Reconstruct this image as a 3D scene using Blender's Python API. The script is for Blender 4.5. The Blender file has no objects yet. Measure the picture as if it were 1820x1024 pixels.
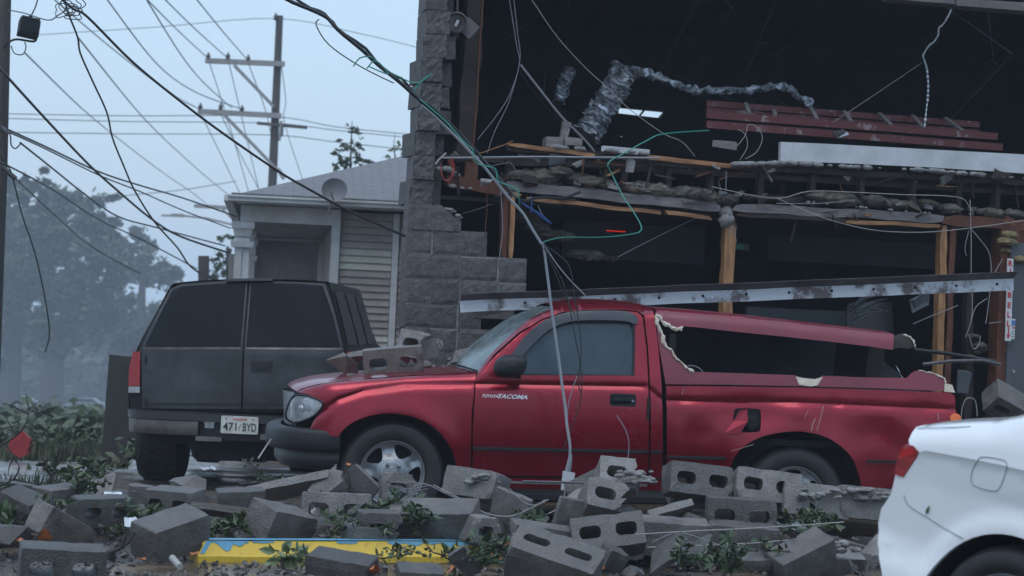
import bpy, bmesh, math, random
from mathutils import Vector, Matrix, Euler, noise
from mathutils.geometry import delaunay_2d_cdt
R = math.radians
random.seed(7)
scene = bpy.context.scene
COL = scene.collection

# ------------------------------------------------------------------ camera
FPX, CX, CY = 4000.0, 910.0, 512.0          # focal length in photograph pixels
CAM_H, PITCH, ROLL = 1.25, R(1.217), R(2.5)
cd = bpy.data.cameras.new('camera')
cam = bpy.data.objects.new('camera', cd); COL.objects.link(cam)
_F = Vector((0, math.cos(PITCH), math.sin(PITCH)))
_u0 = Vector((0, -math.sin(PITCH), math.cos(PITCH))); _r0 = Vector((1, 0, 0))
_Rt = _r0*math.cos(ROLL) + _u0*math.sin(ROLL)
_Up = -_r0*math.sin(ROLL) + _u0*math.cos(ROLL)
CAM = Vector((0, 0, CAM_H))
m = Matrix((( _Rt.x, _Up.x, -_F.x, 0), (_Rt.y, _Up.y, -_F.y, 0), (_Rt.z, _Up.z, -_F.z, CAM_H), (0, 0, 0, 1)))
cam.matrix_world = m
cd.sensor_width = 36.0; cd.lens = 36.0*FPX/1820.0
cd.clip_start = 0.1; cd.clip_end = 3000
cd.dof.use_dof = True; cd.dof.focus_distance = 14.6; cd.dof.aperture_fstop = 4.5
scene.camera = cam

# ------------------------------------------------------------------ overcast storm light
SUN_EL, SUN_AZ = R(68), R(200)              # azimuth measured from +Y towards +X
world = bpy.data.worlds.new('World'); scene.world = world; world.use_nodes = True
nt = world.node_tree; nt.nodes.clear()
def N(t, typ, **kw):
    n = t.nodes.new(typ)
    for k, v in kw.items(): setattr(n, k, v)
    return n
wo = N(nt, 'ShaderNodeOutputWorld'); bg = N(nt, 'ShaderNodeBackground'); bg2 = N(nt, 'ShaderNodeBackground')
sky = N(nt, 'ShaderNodeTexSky', sky_type='NISHITA', sun_disc=False)
sky.sun_elevation = SUN_EL; sky.sun_rotation = SUN_AZ; sky.air_density = 1.5; sky.dust_density = 3.0
nt.links.new(sky.outputs[0], bg.inputs[0]); bg.inputs[1].default_value = 0.05
# overcast cloud deck: (1 + 2 sin e) / 3 over the whole dome, the same in every direction
tc = N(nt, 'ShaderNodeTexCoord'); sp = N(nt, 'ShaderNodeSeparateXYZ')
nt.links.new(tc.outputs['Generated'], sp.inputs[0])
mx = N(nt, 'ShaderNodeMath', operation='MAXIMUM'); nt.links.new(sp.outputs[2], mx.inputs[0]); mx.inputs[1].default_value = 0
ma = N(nt, 'ShaderNodeMath', operation='MULTIPLY_ADD'); nt.links.new(mx.outputs[0], ma.inputs[0]); ma.inputs[1].default_value = 0.40; ma.inputs[2].default_value = 0.60
bg2.inputs[0].default_value = (0.535, 0.74, 1.0, 1)
sm = N(nt, 'ShaderNodeMath', operation='MULTIPLY'); nt.links.new(ma.outputs[0], sm.inputs[0]); sm.inputs[1].default_value = 1.2
nt.links.new(sm.outputs[0], bg2.inputs[1])
ad = N(nt, 'ShaderNodeAddShader'); nt.links.new(bg.outputs[0], ad.inputs[0]); nt.links.new(bg2.outputs[0], ad.inputs[1])
nt.links.new(ad.outputs[0], wo.inputs[0])
sd = bpy.data.lights.new('sun', 'SUN'); sd.energy = 0.9; sd.angle = R(40); sd.color = (1.0, 0.95, 0.9)
sun = bpy.data.objects.new('sun', sd); COL.objects.link(sun)
dirv = Vector((math.sin(SUN_AZ)*math.cos(SUN_EL), math.cos(SUN_AZ)*math.cos(SUN_EL), math.sin(SUN_EL)))
sun.rotation_euler = (-dirv).to_track_quat('-Z', 'Y').to_euler(); sun.location = dirv*60
vs = scene.view_settings; vs.view_transform = 'Standard'; vs.look = 'None'; vs.exposure = 0.0; vs.gamma = 1.0
vs.use_curve_mapping = False
scene.cycles.volume_bounces = 1; scene.cycles.max_bounces = 7; scene.cycles.transparent_max_bounces = 12
scene.cycles.use_denoising = True

# ------------------------------------------------------------------ picture geometry helpers
def ray(px, py):
    return (_F + _Rt*((px-CX)/FPX) - _Up*((py-CY)/FPX))
def at(px, py, Y):
    d = ray(px, py); t = Y/d.y
    return CAM + d*t
def at_z(px, py, z):
    d = ray(px, py); t = (z-CAM_H)/d.z
    return CAM + d*t
class Frame:
    """A vertical working frame: local x along, local y into the depth, z up."""
    def __init__(s, loc, yaw):
        s.loc = Vector(loc); s.yaw = yaw; s.c = math.cos(yaw); s.s = math.sin(yaw)
    def loc2(s, v):
        x, y = v.x, v.y
        return Vector((x*s.c + y*s.s, -x*s.s + y*s.c, v.z))
    def p(s, px, py, yl=0.0):
        o = s.loc2(CAM - s.loc); d = s.loc2(ray(px, py))
        t = (yl-o.y)/d.y
        q = o + d*t
        return (q.x, q.z)
    def px_x(s, px, py, xl=0.0):
        o = s.loc2(CAM - s.loc); d = s.loc2(ray(px, py)); t = (xl-o.x)/d.x; q = o+d*t
        return (q.y, q.z)
    def trace(s, pts, f=None, y0=0.0):
        out = []
        for (a, b) in pts:
            x, z = s.p(a, b, y0)
            if f:
                for _ in range(14):
                    x2, z2 = s.p(a, b, y0+f(x, z)); x = .35*x+.65*x2; z = .35*z+.65*z2
            out.append((x, z))
        return out

# ------------------------------------------------------------------ materials
MATS = {}
def mat(name, col, rough=0.6, metal=0.0, col2=None, nscale=4.0, bump=0.0, bscale=40.0, coat=0.0, spec=0.5,
        emit=None, estr=0.0, trans=0.0, alpha=1.0, rnd=0.0, rough2=None, detail=6.0, contrast=(0.35, 0.65), stretch=None, speck=0.0):
    if name in MATS: return MATS[name]
    m = bpy.data.materials.new(name); m.use_nodes = True; t = m.node_tree
    b = t.nodes['Principled BSDF']
    b.inputs['Base Color'].default_value = (*col, 1); b.inputs['Roughness'].default_value = rough
    b.inputs['Metallic'].default_value = metal; b.inputs['Coat Weight'].default_value = coat
    b.inputs['Coat Roughness'].default_value = 0.08
    b.inputs['Specular IOR Level'].default_value = spec
    b.inputs['Transmission Weight'].default_value = trans; b.inputs['Alpha'].default_value = alpha
    if emit: b.inputs['Emission Color'].default_value = (*emit, 1); b.inputs['Emission Strength'].default_value = estr
    tcn = N(t, 'ShaderNodeTexCoord'); vec = tcn.outputs['Object']
    oi = N(t, 'ShaderNodeObjectInfo')
    if rnd or col2:
        va = N(t, 'ShaderNodeVectorMath', operation='ADD'); sc_ = N(t, 'ShaderNodeVectorMath', operation='SCALE')
        cb = N(t, 'ShaderNodeCombineXYZ')
        for i in range(3): t.links.new(oi.outputs['Random'], cb.inputs[i])
        t.links.new(cb.outputs[0], sc_.inputs[0]); sc_.inputs['Scale'].default_value = 37.0
        t.links.new(vec, va.inputs[0]); t.links.new(sc_.outputs[0], va.inputs[1]); vec = va.outputs[0]
    if stretch:
        mp = N(t, 'ShaderNodeMapping'); mp.inputs['Scale'].default_value = stretch
        t.links.new(vec, mp.inputs[0]); vec = mp.outputs[0]
    colout = None
    if col2:
        nz = N(t, 'ShaderNodeTexNoise'); nz.inputs['Scale'].default_value = nscale; nz.inputs['Detail'].default_value = detail
        nz.inputs['Roughness'].default_value = 0.65
        t.links.new(vec, nz.inputs['Vector'])
        mr = N(t, 'ShaderNodeMapRange'); mr.inputs[1].default_value = contrast[0]; mr.inputs[2].default_value = contrast[1]
        t.links.new(nz.outputs[0], mr.inputs[0])
        mixn = N(t, 'ShaderNodeMix', data_type='RGBA'); mixn.inputs['A'].default_value = (*col, 1); mixn.inputs['B'].default_value = (*col2, 1)
        t.links.new(mr.outputs[0], mixn.inputs['Factor']); colout = mixn.outputs['Result']
        if rough2 is not None:
            r2 = N(t, 'ShaderNodeMapRange'); t.links.new(mr.outputs[0], r2.inputs[0]); r2.inputs[3].default_value = rough; r2.inputs[4].default_value = rough2
            t.links.new(r2.outputs[0], b.inputs['Roughness'])
    if speck and colout:
        n3 = N(t, 'ShaderNodeTexNoise'); n3.inputs['Scale'].default_value = 170; n3.inputs['Detail'].default_value = 3; t.links.new(vec, n3.inputs['Vector'])
        m3 = N(t, 'ShaderNodeMapRange'); m3.inputs[1].default_value = .3; m3.inputs[2].default_value = .7; m3.inputs[3].default_value = 1-speck; m3.inputs[4].default_value = 1+speck; t.links.new(n3.outputs[0], m3.inputs[0])
        h3 = N(t, 'ShaderNodeHueSaturation'); t.links.new(m3.outputs[0], h3.inputs['Value']); t.links.new(colout, h3.inputs['Color']); colout = h3.outputs[0]
    if rnd:
        hs = N(t, 'ShaderNodeHueSaturation')
        mr2 = N(t, 'ShaderNodeMapRange'); t.links.new(oi.outputs['Random'], mr2.inputs[0]); mr2.inputs[3].default_value = 1-rnd; mr2.inputs[4].default_value = 1+rnd
        t.links.new(mr2.outputs[0], hs.inputs['Value'])
        if colout: t.links.new(colout, hs.inputs['Color'])
        else: hs.inputs['Color'].default_value = (*col, 1)
        colout = hs.outputs[0]
    if colout: t.links.new(colout, b.inputs['Base Color'])
    if bump:
        nb = N(t, 'ShaderNodeTexNoise'); nb.inputs['Scale'].default_value = bscale; nb.inputs['Detail'].default_value = 5
        t.links.new(vec, nb.inputs['Vector'])
        bp_ = N(t, 'ShaderNodeBump'); bp_.inputs['Strength'].default_value = min(1, bump); bp_.inputs['Distance'].default_value = 0.01*max(1, bump)
        t.links.new(nb.outputs[0], bp_.inputs['Height']); t.links.new(bp_.outputs[0], b.inputs['Normal'])
    MATS[name] = m
    return m

M = {}
M['paint_red'] = mat('wet dark red metallic paint', (0.27, 0.002, 0.019), 0.26, 0.68, (0.215, 0.002, 0.014), 3, coat=0.5, rough2=0.34, bump=0.035, bscale=240)
M['shell_red'] = mat('matt red shell fibreglass', (0.17, 0.004, 0.017), 0.36, 0.0, (0.13, 0.003, 0.013), 5, coat=0.3, bump=0.05, bscale=200)
M['black_plastic'] = mat('weathered black bumper plastic', (0.009, 0.0095, 0.011), 0.5, 0, (0.016, 0.017, 0.019), 9, bump=0.05, bscale=150, spec=0.3)
M['rubber'] = mat('tyre rubber', (0.010, 0.010, 0.011), 0.62, 0, (0.02, 0.019, 0.018), 18, bump=0.15, bscale=90)
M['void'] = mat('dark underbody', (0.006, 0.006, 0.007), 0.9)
M['seam'] = mat('panel gap', (0.006, 0.004, 0.004), 0.8)
M['alloy'] = mat('silver wheel alloy', (0.34, 0.355, 0.375), 0.38, 0.7, (0.24, 0.25, 0.265), 25, rough2=0.5)
M['chrome'] = mat('dull chrome', (0.45, 0.46, 0.48), 0.22, 0.9, (0.25, 0.25, 0.26), 30, rough2=0.4)
M['glass_dark'] = mat('rain wet dark window', (0.006, 0.008, 0.010), 0.10, 0, (0.010, 0.012, 0.015), 3, rough2=0.16, bump=0.02, bscale=160, spec=0.12)
M['glass_fog'] = mat('misted truck door window', (0.016, 0.030, 0.042), 0.12, 0, (0.030, 0.048, 0.064), 5, rough2=0.26, bump=0.02, bscale=150, spec=0.45)
M['windshield'] = mat('rain covered windscreen', (0.05, 0.075, 0.08), 0.1, 0, (0.12, 0.16, 0.16), 14, rough2=0.3, bump=0.2, bscale=60, spec=0.9)
M['visor'] = mat('smoked plastic window visor', (0.022, 0.026, 0.032), 0.3, 0, spec=0.6)
M['lens_clear'] = mat('clear lamp lens', (0.75, 0.8, 0.83), 0.05, 0, alpha=0.22, spec=0.9)
M['reflector'] = mat('lamp reflector', (0.75, 0.77, 0.8), 0.2, 0.8, (0.4, 0.4, 0.42), 40)
M['lens_red'] = mat('red tail lamp lens', (0.36, 0.010, 0.012), 0.14, 0, (0.25, 0.006, 0.008), 50, coat=0.8)
M['lens_amber'] = mat('amber lamp lens', (0.75, 0.13, 0.01), 0.2, coat=0.5)
M['white_print'] = mat('white vinyl letters', (0.82, 0.83, 0.85), 0.4)
M['torn_fibre'] = mat('raw cream fibreglass edge', (0.62, 0.56, 0.46), 0.85, 0, (0.40, 0.33, 0.26), 30, bump=0.4, bscale=80)
M['suv_paint'] = mat('worn charcoal paint', (0.030, 0.033, 0.038), 0.34, 0.45, (0.075, 0.08, 0.09), 2.6, rough2=0.45, coat=0.15, bump=0.03, bscale=180, contrast=(0.4, 0.7))
M['suv_dark'] = mat('black trim', (0.012, 0.012, 0.014), 0.45)
M['bumper_metal'] = mat('dull steel bumper', (0.22, 0.21, 0.20), 0.45, 0.6, (0.12, 0.105, 0.095), 6, rough2=0.65)
M['plate'] = mat('licence plate white', (0.62, 0.62, 0.58), 0.5, 0, (0.45, 0.45, 0.42), 12)
M['plate_ink'] = mat('licence plate black ink', (0.02, 0.025, 0.02), 0.6)
M['plate_red'] = mat('licence plate red script', (0.5, 0.04, 0.03), 0.6)
M['white_paint'] = mat('white car paint', (0.70, 0.705, 0.71), 0.22, 0, (0.66, 0.665, 0.67), 2, coat=0.7, bump=0.025, bscale=260)
M['block'] = mat('wet grey concrete block', (0.050, 0.046, 0.043), 0.40, 0, (0.122, 0.114, 0.107), 7, bump=0.7, bscale=110, rnd=0.42, detail=12, rough2=0.75, contrast=(.3,.7), speck=0.4)
M['block_warm'] = mat('buff grey concrete block', (0.058, 0.048, 0.042), 0.45, 0, (0.12, 0.103, 0.09), 7, bump=0.7, bscale=95, rnd=0.42, detail=9, speck=0.4)
M['block_pale'] = mat('pale dry concrete', (0.090, 0.085, 0.081), 0.45, 0, (0.19, 0.181, 0.173), 7, bump=0.6, bscale=100, rnd=0.42, detail=12, rough2=0.8, contrast=(.3,.7), speck=0.4)
M['splitface'] = mat('split face wall block', (0.050, 0.047, 0.047), 0.75, 0, (0.105, 0.098, 0.096), 16, bump=0.7, bscale=55, rnd=0.15, detail=10, speck=0.4)
M['mortar'] = mat('mortar', (0.13, 0.127, 0.124), 0.8, 0, (0.24, 0.235, 0.23), 18, bump=0.6, bscale=60)
M['wood_new'] = mat('torn orange timber', (0.20, 0.085, 0.032), 0.7, 0, (0.40, 0.21, 0.09), 5, bump=0.3, bscale=40, stretch=(6, 6, 0.8))
M['wood_newh'] = mat('torn orange plank edge', (0.13, 0.055, 0.022), 0.7, 0, (0.36, 0.18, 0.075), 5, bump=0.3, bscale=40, stretch=(0.8, 6, 6))
M['wood_red'] = mat('old red brown timber', (0.070, 0.020, 0.010), 0.75, 0, (0.12, 0.038, 0.018), 6, bump=0.3, bscale=40, stretch=(4, 4, 1))
M['wood_dark'] = mat('dark old timber', (0.018, 0.012, 0.010), 0.85, 0, (0.035, 0.022, 0.018), 6, bump=0.3, bscale=40)
M['wood_grey'] = mat('weathered grey timber', (0.11, 0.10, 0.10), 0.8, 0, (0.20, 0.185, 0.18), 8, bump=0.3, bscale=40, stretch=(0.8, 5, 5))
M['interior'] = mat('near-black interior', (0.018, 0.020, 0.023), 0.8, 0, (0.034, 0.038, 0.044), 2, bump=0.2, bscale=20)  # near-black base with slightly paler mottling
M['interior_grey'] = mat('dark grey board', (0.06, 0.07, 0.08), 0.8, 0, (0.08, 0.09, 0.10), 2)
M['insul'] = mat('dirty insulation wool', (0.05, 0.045, 0.037), 0.95, 0, (0.13, 0.118, 0.095), 9, bump=0.8, bscale=30, rnd=0.2)
M['insul_y'] = mat('yellow insulation wool', (0.24, 0.19, 0.09), 0.95, 0, (0.12, 0.095, 0.05), 14, bump=0.8, bscale=30)
M['foil'] = mat('crinkled black foil with painted sheen', (0.46, 0.49, 0.54), 0.28, 0.3, (0.05, 0.054, 0.06), 26, rough2=0.5, bump=0.5, bscale=30)  # pale noise on black foil stands in for sheen the dark loft lacks
M['steel_white'] = mat('white painted steel with peeling', (0.44, 0.46, 0.49), 0.45, 0.1, (0.12, 0.095, 0.095), 3.2, rough2=0.8, bump=0.15, bscale=30, contrast=(0.5, 0.58), detail=8)
M['steel_dark'] = mat('shaded flange and dark steel', (0.075, 0.064, 0.07), 0.5, 0.3, (0.13, 0.115, 0.12), 5)  # dark tone puts shade into the lintel flange; plain dark steel elsewhere
M['ladder'] = mat('worn red ladder rail', (0.09, 0.010, 0.009), 0.5, 0, (0.22, 0.17, 0.165), 9, rough2=0.7, contrast=(0.58, 0.66))
M['white_board'] = mat('stained white board', (0.52, 0.54, 0.56), 0.55, 0, (0.38, 0.39, 0.40), 3, bump=0.08, bscale=20)
M['cable'] = mat('black cable', (0.012, 0.013, 0.014), 0.5)
M['cable_grey'] = mat('grey cable', (0.20, 0.21, 0.23), 0.45)
M['cable_white'] = mat('white cable', (0.30, 0.29, 0.275), 0.5)
M['cable_green'] = mat('green wire', (0.02, 0.22, 0.17), 0.4)
M['cable_blue'] = mat('blue wire', (0.04, 0.09, 0.30), 0.4)
M['cable_red'] = mat('red wire', (0.35, 0.02, 0.02), 0.4)
M['pole_wood'] = mat('utility pole timber', (0.05, 0.043, 0.04), 0.9, 0, (0.09, 0.08, 0.075), 5, bump=0.3, bscale=20, stretch=(4, 4, .5))
M['arm_wood'] = mat('bleached cross arm', (0.24, 0.23, 0.23), 0.9, 0, (0.32, 0.31, 0.30), 8)
M['insulator'] = mat('porcelain insulator', (0.03, 0.028, 0.03), 0.3)
M['house_white'] = mat('flaking white paint', (0.62, 0.63, 0.64), 0.6, 0, (0.48, 0.47, 0.46), 4, bump=0.1, bscale=30)
M['siding'] = mat('faded tan siding', (0.27, 0.235, 0.215), 0.75, 0, (0.34, 0.30, 0.28), 5, bump=0.1, bscale=40, rnd=0.08)
M['siding_pale'] = mat('pale cream siding', (0.50, 0.49, 0.42), 0.75, 0, (0.44, 0.42, 0.36), 5, rnd=0.05)
M['ceil_board'] = mat('porch ceiling', (0.30, 0.295, 0.29), 0.85, 0, (0.20, 0.195, 0.19), 3)
M['dish'] = mat('grey dish', (0.13, 0.135, 0.145), 0.5, 0.2)
M['leaf_far'] = mat('oak leaves', (0.035, 0.05, 0.022), 0.6, 0, (0.06, 0.085, 0.035), 2, rnd=0.0)
M['leaf_near'] = mat('torn green leaves', (0.018, 0.036, 0.013), 0.4, 0, (0.055, 0.085, 0.03), 18)
M['leaf_pale'] = mat('pale leaf undersides', (0.16, 0.20, 0.11), 0.5, 0, (0.09, 0.13, 0.05), 15)
M['leaf_orange'] = mat('dead orange leaf', (0.45, 0.13, 0.03), 0.6, 0, (0.25, 0.07, 0.025), 20)
M['bark'] = mat('bark', (0.045, 0.038, 0.032), 0.9, 0, (0.08, 0.07, 0.06), 7, bump=0.6, bscale=30)
M['twig'] = mat('wet black twig', (0.02, 0.016, 0.014), 0.7)
M['kerb_yellow'] = mat('yellow kerb paint', (0.58, 0.385, 0.035), 0.5, 0, (0.20, 0.13, 0.035), 11, contrast=(.54, .78), bump=0.2, bscale=60)
M['kerb_blue'] = mat('blue kerb paint', (0.08, 0.27, 0.42), 0.55, 0, (0.12, 0.30, 0.42), 8, bump=0.2, bscale=60)
M['paper'] = mat('white scrap', (0.62, 0.66, 0.72), 0.6, 0, (0.5, 0.52, 0.56), 20)
M['ply'] = mat('dark slab', (0.035, 0.034, 0.034), 0.85, 0, (0.055, 0.052, 0.05), 3, bump=0.2, bscale=20)
M['red_cloth'] = mat('wet red plastic', (0.40, 0.025, 0.03), 0.5, 0, (0.25, 0.015, 0.02), 9)

# ------------------------------------------------------------------ object helpers
def setp(o, label=None, cat=None, group=None, kind=None):
    if label: o['label'] = label
    if cat: o['category'] = cat
    if group: o['group'] = group
    if kind: o['kind'] = kind
    return o
def link(name, me, mt=None, parent=None, loc=None, rot=None):
    o = bpy.data.objects.new(name, me); COL.objects.link(o)
    if mt is not None and me is not None and len(me.materials) == 0: me.materials.append(mt)
    if parent: o.parent = parent
    if loc is not None: o.location = loc
    if rot is not None: o.rotation_euler = rot
    return o
def thing(name, label, cat, loc=(0, 0, 0), rot=(0, 0, 0), group=None):
    o = bpy.data.objects.new(name, None); COL.objects.link(o)
    o.location = loc; o.rotation_euler = rot; o.empty_display_size = 0.2
    return setp(o, label, cat, group)
def copy_tree(o, parent=None):
    c = o.copy(); COL.objects.link(c); c.parent = parent
    for ch in [q for q in bpy.data.objects if q.parent == o]: copy_tree(ch, c)
    return c
class MB:
    def __init__(s): s.v = []; s.f = []
    def raw(s, vs_, fs):
        b = len(s.v); s.v += [tuple(q) for q in vs_]; s.f += [tuple(i+b for i in f) for f in fs]; return s
    def box(s, c, size, rot=None, j=0.0, taper=None):
        hx, hy, hz = [q/2 for q in size]
        vs_ = [Vector((x*hx, y*hy, z*hz)) for z in (-1, 1) for y in (-1, 1) for x in (-1, 1)]
        if taper:
            for q in vs_:
                if q.z > 0: q.x *= taper; q.y *= taper
        if j: vs_ = [q + Vector([random.uniform(-j, j) for _ in range(3)]) for q in vs_]
        if rot is not None:
            rm = Euler(rot).to_matrix() if not isinstance(rot, Matrix) else rot
            vs_ = [rm @ q for q in vs_]
        c = Vector(c)
        return s.raw([q+c for q in vs_], [(0, 2, 3, 1), (4, 5, 7, 6), (0, 1, 5, 4), (2, 6, 7, 3), (0, 4, 6, 2), (1, 3, 7, 5)])
    def beam(s, a, b, w, h, up=(0, 0, 1), j=0.0):
        a, b = Vector(a), Vector(b); d = (b-a); L = d.length; d.normalize(); up = Vector(up)
        sx = d.cross(up).normalized(); sz = sx.cross(d)
        vs_ = []
        for p in (a, b):
            for (q, r) in ((-1, -1), (1, -1), (1, 1), (-1, 1)):
                vs_.append(p + sx*(q*w/2) + sz*(r*h/2) + Vector([random.uniform(-j, j) for _ in range(3)]))
        return s.raw(vs_, [(3, 2, 1, 0), (4, 5, 6, 7), (0, 1, 5, 4), (1, 2, 6, 5), (2, 3, 7, 6), (3, 0, 4, 7)])
    def tube(s, pts, r, n=6, cap=True):
        pts = [Vector(p) for p in pts]; rr = r if isinstance(r, (list, tuple)) else [r]*len(pts)
        b = len(s.v); prev = None
        for i, p in enumerate(pts):
            d = (pts[min(i+1, len(pts)-1)] - pts[max(i-1, 0)])
            d = d.normalized() if d.length > 1e-9 else Vector((0, 0, 1))
            if prev is None: u = d.cross(Vector((0.3, 0.2, 1))).normalized() if abs(d.z) < .95 else d.cross(Vector((1, 0, 0))).normalized()
            else: u = (prev - d*prev.dot(d)).normalized()
            prev = u; w = d.cross(u)
            for k in range(n):
                a = 2*math.pi*k/n
                s.v.append(tuple(p + (u*math.cos(a) + w*math.sin(a))*rr[i]))
        for i in range(len(pts)-1):
            for k in range(n):
                k2 = (k+1) % n
                s.f.append((b+i*n+k, b+i*n+k2, b+(i+1)*n+k2, b+(i+1)*n+k))
        if cap:
            s.f.append(tuple(b+k for k in range(n))[::-1]); s.f.append(tuple(b+(len(pts)-1)*n+k for k in range(n)))
        return s
    def lathe(s, prof, c, axis='y', n=40):
        b = len(s.v); c = Vector(c)
        for (r, h) in prof:
            for k in range(n):
                a = 2*math.pi*k/n
                if axis == 'y': q = Vector((r*math.cos(a), h, r*math.sin(a)))
                elif axis == 'x': q = Vector((h, r*math.cos(a), r*math.sin(a)))
                else: q = Vector((r*math.cos(a), r*math.sin(a), h))
                s.v.append(tuple(c+q))
        for i in range(len(prof)-1):
            for k in range(n):
                k2 = (k+1) % n
                s.f.append((b+i*n+k, b+i*n+k2, b+(i+1)*n+k2, b+(i+1)*n+k))
        return s
    def grid(s, fn, nu, nv):
        b = len(s.v)
        for i in range(nu+1):
            for k in range(nv+1): s.v.append(tuple(fn(i/nu, k/nv)))
        for i in range(nu):
            for k in range(nv):
                a = b+i*(nv+1)+k; s.f.append((a, a+1, a+nv+2, a+nv+1))
        return s
    def mesh(s, name, smooth=None, recalc=True):
        me = bpy.data.meshes.new(name); me.from_pydata(s.v, [], s.f); me.update()
        if recalc:
            bm = bmesh.new(); bm.from_mesh(me); bmesh.ops.recalc_face_normals(bm, faces=bm.faces); bm.to_mesh(me); bm.free()
        if smooth is not None:
            me.polygons.foreach_set('use_smooth', [True]*len(me.polygons)); me.set_sharp_from_angle(angle=R(smooth))
        return me
    def build(s, name, mt, parent=None, smooth=None, loc=None, rot=None, recalc=True):
        return link(name, s.mesh(name, smooth, recalc), mt, parent, loc, rot)
    def build_at(s, name, mt, label, cat, group=None, smooth=None, base=None):
        """a one mesh thing whose origin sits at its own base"""
        xs = [q[0] for q in s.v]; ys = [q[1] for q in s.v]; zs = [q[2] for q in s.v]
        o = Vector(base) if base else Vector((sum(xs)/len(xs), sum(ys)/len(ys), min(zs)))
        s.v = [tuple(Vector(q)-o) for q in s.v]
        return setp(s.build(name, mt, None, smooth, loc=o), label, cat, group)

def inpoly(x, y, P):
    c = False; n = len(P); j = n-1
    for i in range(n):
        xi, yi = P[i]; xj, yj = P[j]
        if (yi > y) != (yj > y) and x < (xj-xi)*(y-yi)/(yj-yi)+xi: c = not c
        j = i
    return c
def resample(P, step):
    out = []
    for i in range(len(P)):
        a = P[i]; b = P[(i+1) % len(P)]; L = math.hypot(b[0]-a[0], b[1]-a[1]); k = max(1, int(math.ceil(L/step)))
        for q in range(k): out.append((a[0]+(b[0]-a[0])*q/k, a[1]+(b[1]-a[1])*q/k))
    return out
def cr(P, n=6, closed=False):
    """Catmull-Rom through the points"""
    out = []; m_ = len(P)
    for i in range(m_ if closed else m_-1):
        g = (lambda k: P[k % m_]) if closed else (lambda k: P[max(0, min(m_-1, k))])
        a, b, c, d = g(i-1), g(i), g(i+1), g(i+2)
        for q in range(n):
            t = q/n; t2 = t*t; t3 = t2*t
            out.append(tuple(0.5*(2*b[k]+(c[k]-a[k])*t+(2*a[k]-5*b[k]+4*c[k]-d[k])*t2+(3*b[k]-a[k]-3*c[k]+d[k])*t3) for k in range(len(b))))
    if not closed: out.append(tuple(P[-1]))
    return out
def seg_d(p, a, b):
    ax, ay = a; bx, by = b; dx, dy = bx-ax, by-ay; L = dx*dx+dy*dy
    t = 0 if L == 0 else max(0, min(1, ((p[0]-ax)*dx+(p[1]-ay)*dy)/L))
    return math.hypot(p[0]-ax-t*dx, p[1]-ay-t*dy)
def panel(outl, fn, step=0.05, holes=(), thick=(0, 0.02, 0), mb=None, back=False, lines=()):
    """sheet with outline and holes given in 2D, bent into space by fn(a, b) -> (x, y, z), edges turned in by thick"""
    mb = mb or MB()
    loops = [resample(outl, step)] + [resample(h, step) for h in holes]
    V = []; E = []
    for L in loops:
        b = len(V); V += [Vector(q) for q in L]; E += [(b+i, b+(i+1) % len(L)) for i in range(len(L))]
    for L in lines:            # feature lines the mesh must follow
        pr = None
        for (a, b), (c, d) in zip(L, L[1:]):
            k = max(1, int(math.hypot(c-a, d-b)/step))
            for q in range(k+1):
                p = (a+(c-a)*q/k, b+(d-b)*q/k)
                if not inpoly(*p, loops[0]) or any(inpoly(*p, h) for h in loops[1:]) or any(seg_d(p, V[e0], V[e1]) < step*.25 for e0, e1 in E[:sum(len(q_) for q_ in loops)]): pr = None; continue
                if pr is not None and (Vector(p)-V[pr]).length < 1e-6: continue
                V.append(Vector(p))
                if pr is not None: E.append((pr, len(V)-1))
                pr = len(V)-1
    segs = [(V[a], V[b]) for a, b in E]
    x0 = min(q[0] for q in outl); x1 = max(q[0] for q in outl); y0 = min(q[1] for q in outl); y1 = max(q[1] for q in outl)
    nx = int((x1-x0)/step)+1; ny = int((y1-y0)/step)+1
    for i in range(nx+1):
        for k in range(ny+1):
            p = (x0+(i+.5*(k % 2))*step, y0+k*step*0.92)
            if not inpoly(*p, loops[0]) or any(inpoly(*p, h) for h in loops[1:]): continue
            if any(abs(p[0]-a[0]) < 3*step and abs(p[1]-a[1]) < 3*step and seg_d(p, a, b) < step*0.4 for a, b in segs): continue
            V.append(Vector(p))
    ov, oe, of, *_ = delaunay_2d_cdt(V, E, [], 0, 1e-7)
    F = []
    for f in of:
        cx = sum(ov[i][0] for i in f)/len(f); cy = sum(ov[i][1] for i in f)/len(f)
        if inpoly(cx, cy, loops[0]) and not any(inpoly(cx, cy, h) for h in loops[1:]): F.append(tuple(f))
    P3 = [Vector(fn(q[0], q[1])) for q in ov]
    cnt = {}
    for f in F:
        for i in range(len(f)):
            a, b = f[i], f[(i+1) % len(f)]; cnt[(min(a, b), max(a, b))] = cnt.get((min(a, b), max(a, b)), 0)+1
    b0 = len(mb.v); mb.v += [tuple(q) for q in P3]; mb.f += [tuple(i+b0 for i in f) for f in F]
    if thick:
        T = Vector(thick); idx = {}
        for (a, b), c in cnt.items():
            if c == 1:
                for q in (a, b):
                    if q not in idx: idx[q] = len(mb.v); mb.v.append(tuple(P3[q]+T))
                mb.f.append((a+b0, b+b0, idx[b], idx[a]))
        if back:
            b1 = len(mb.v); mb.v += [tuple(q+T) for q in P3]; mb.f += [tuple(i+b1 for i in f)[::-1] for f in F]
    return mb
def circ(cx, cz, r, n=24, a0=0, a1=2*math.pi):
    return [(cx+r*math.cos(a0+(a1-a0)*i/n), cz+r*math.sin(a0+(a1-a0)*i/n)) for i in range(n)]
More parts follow.
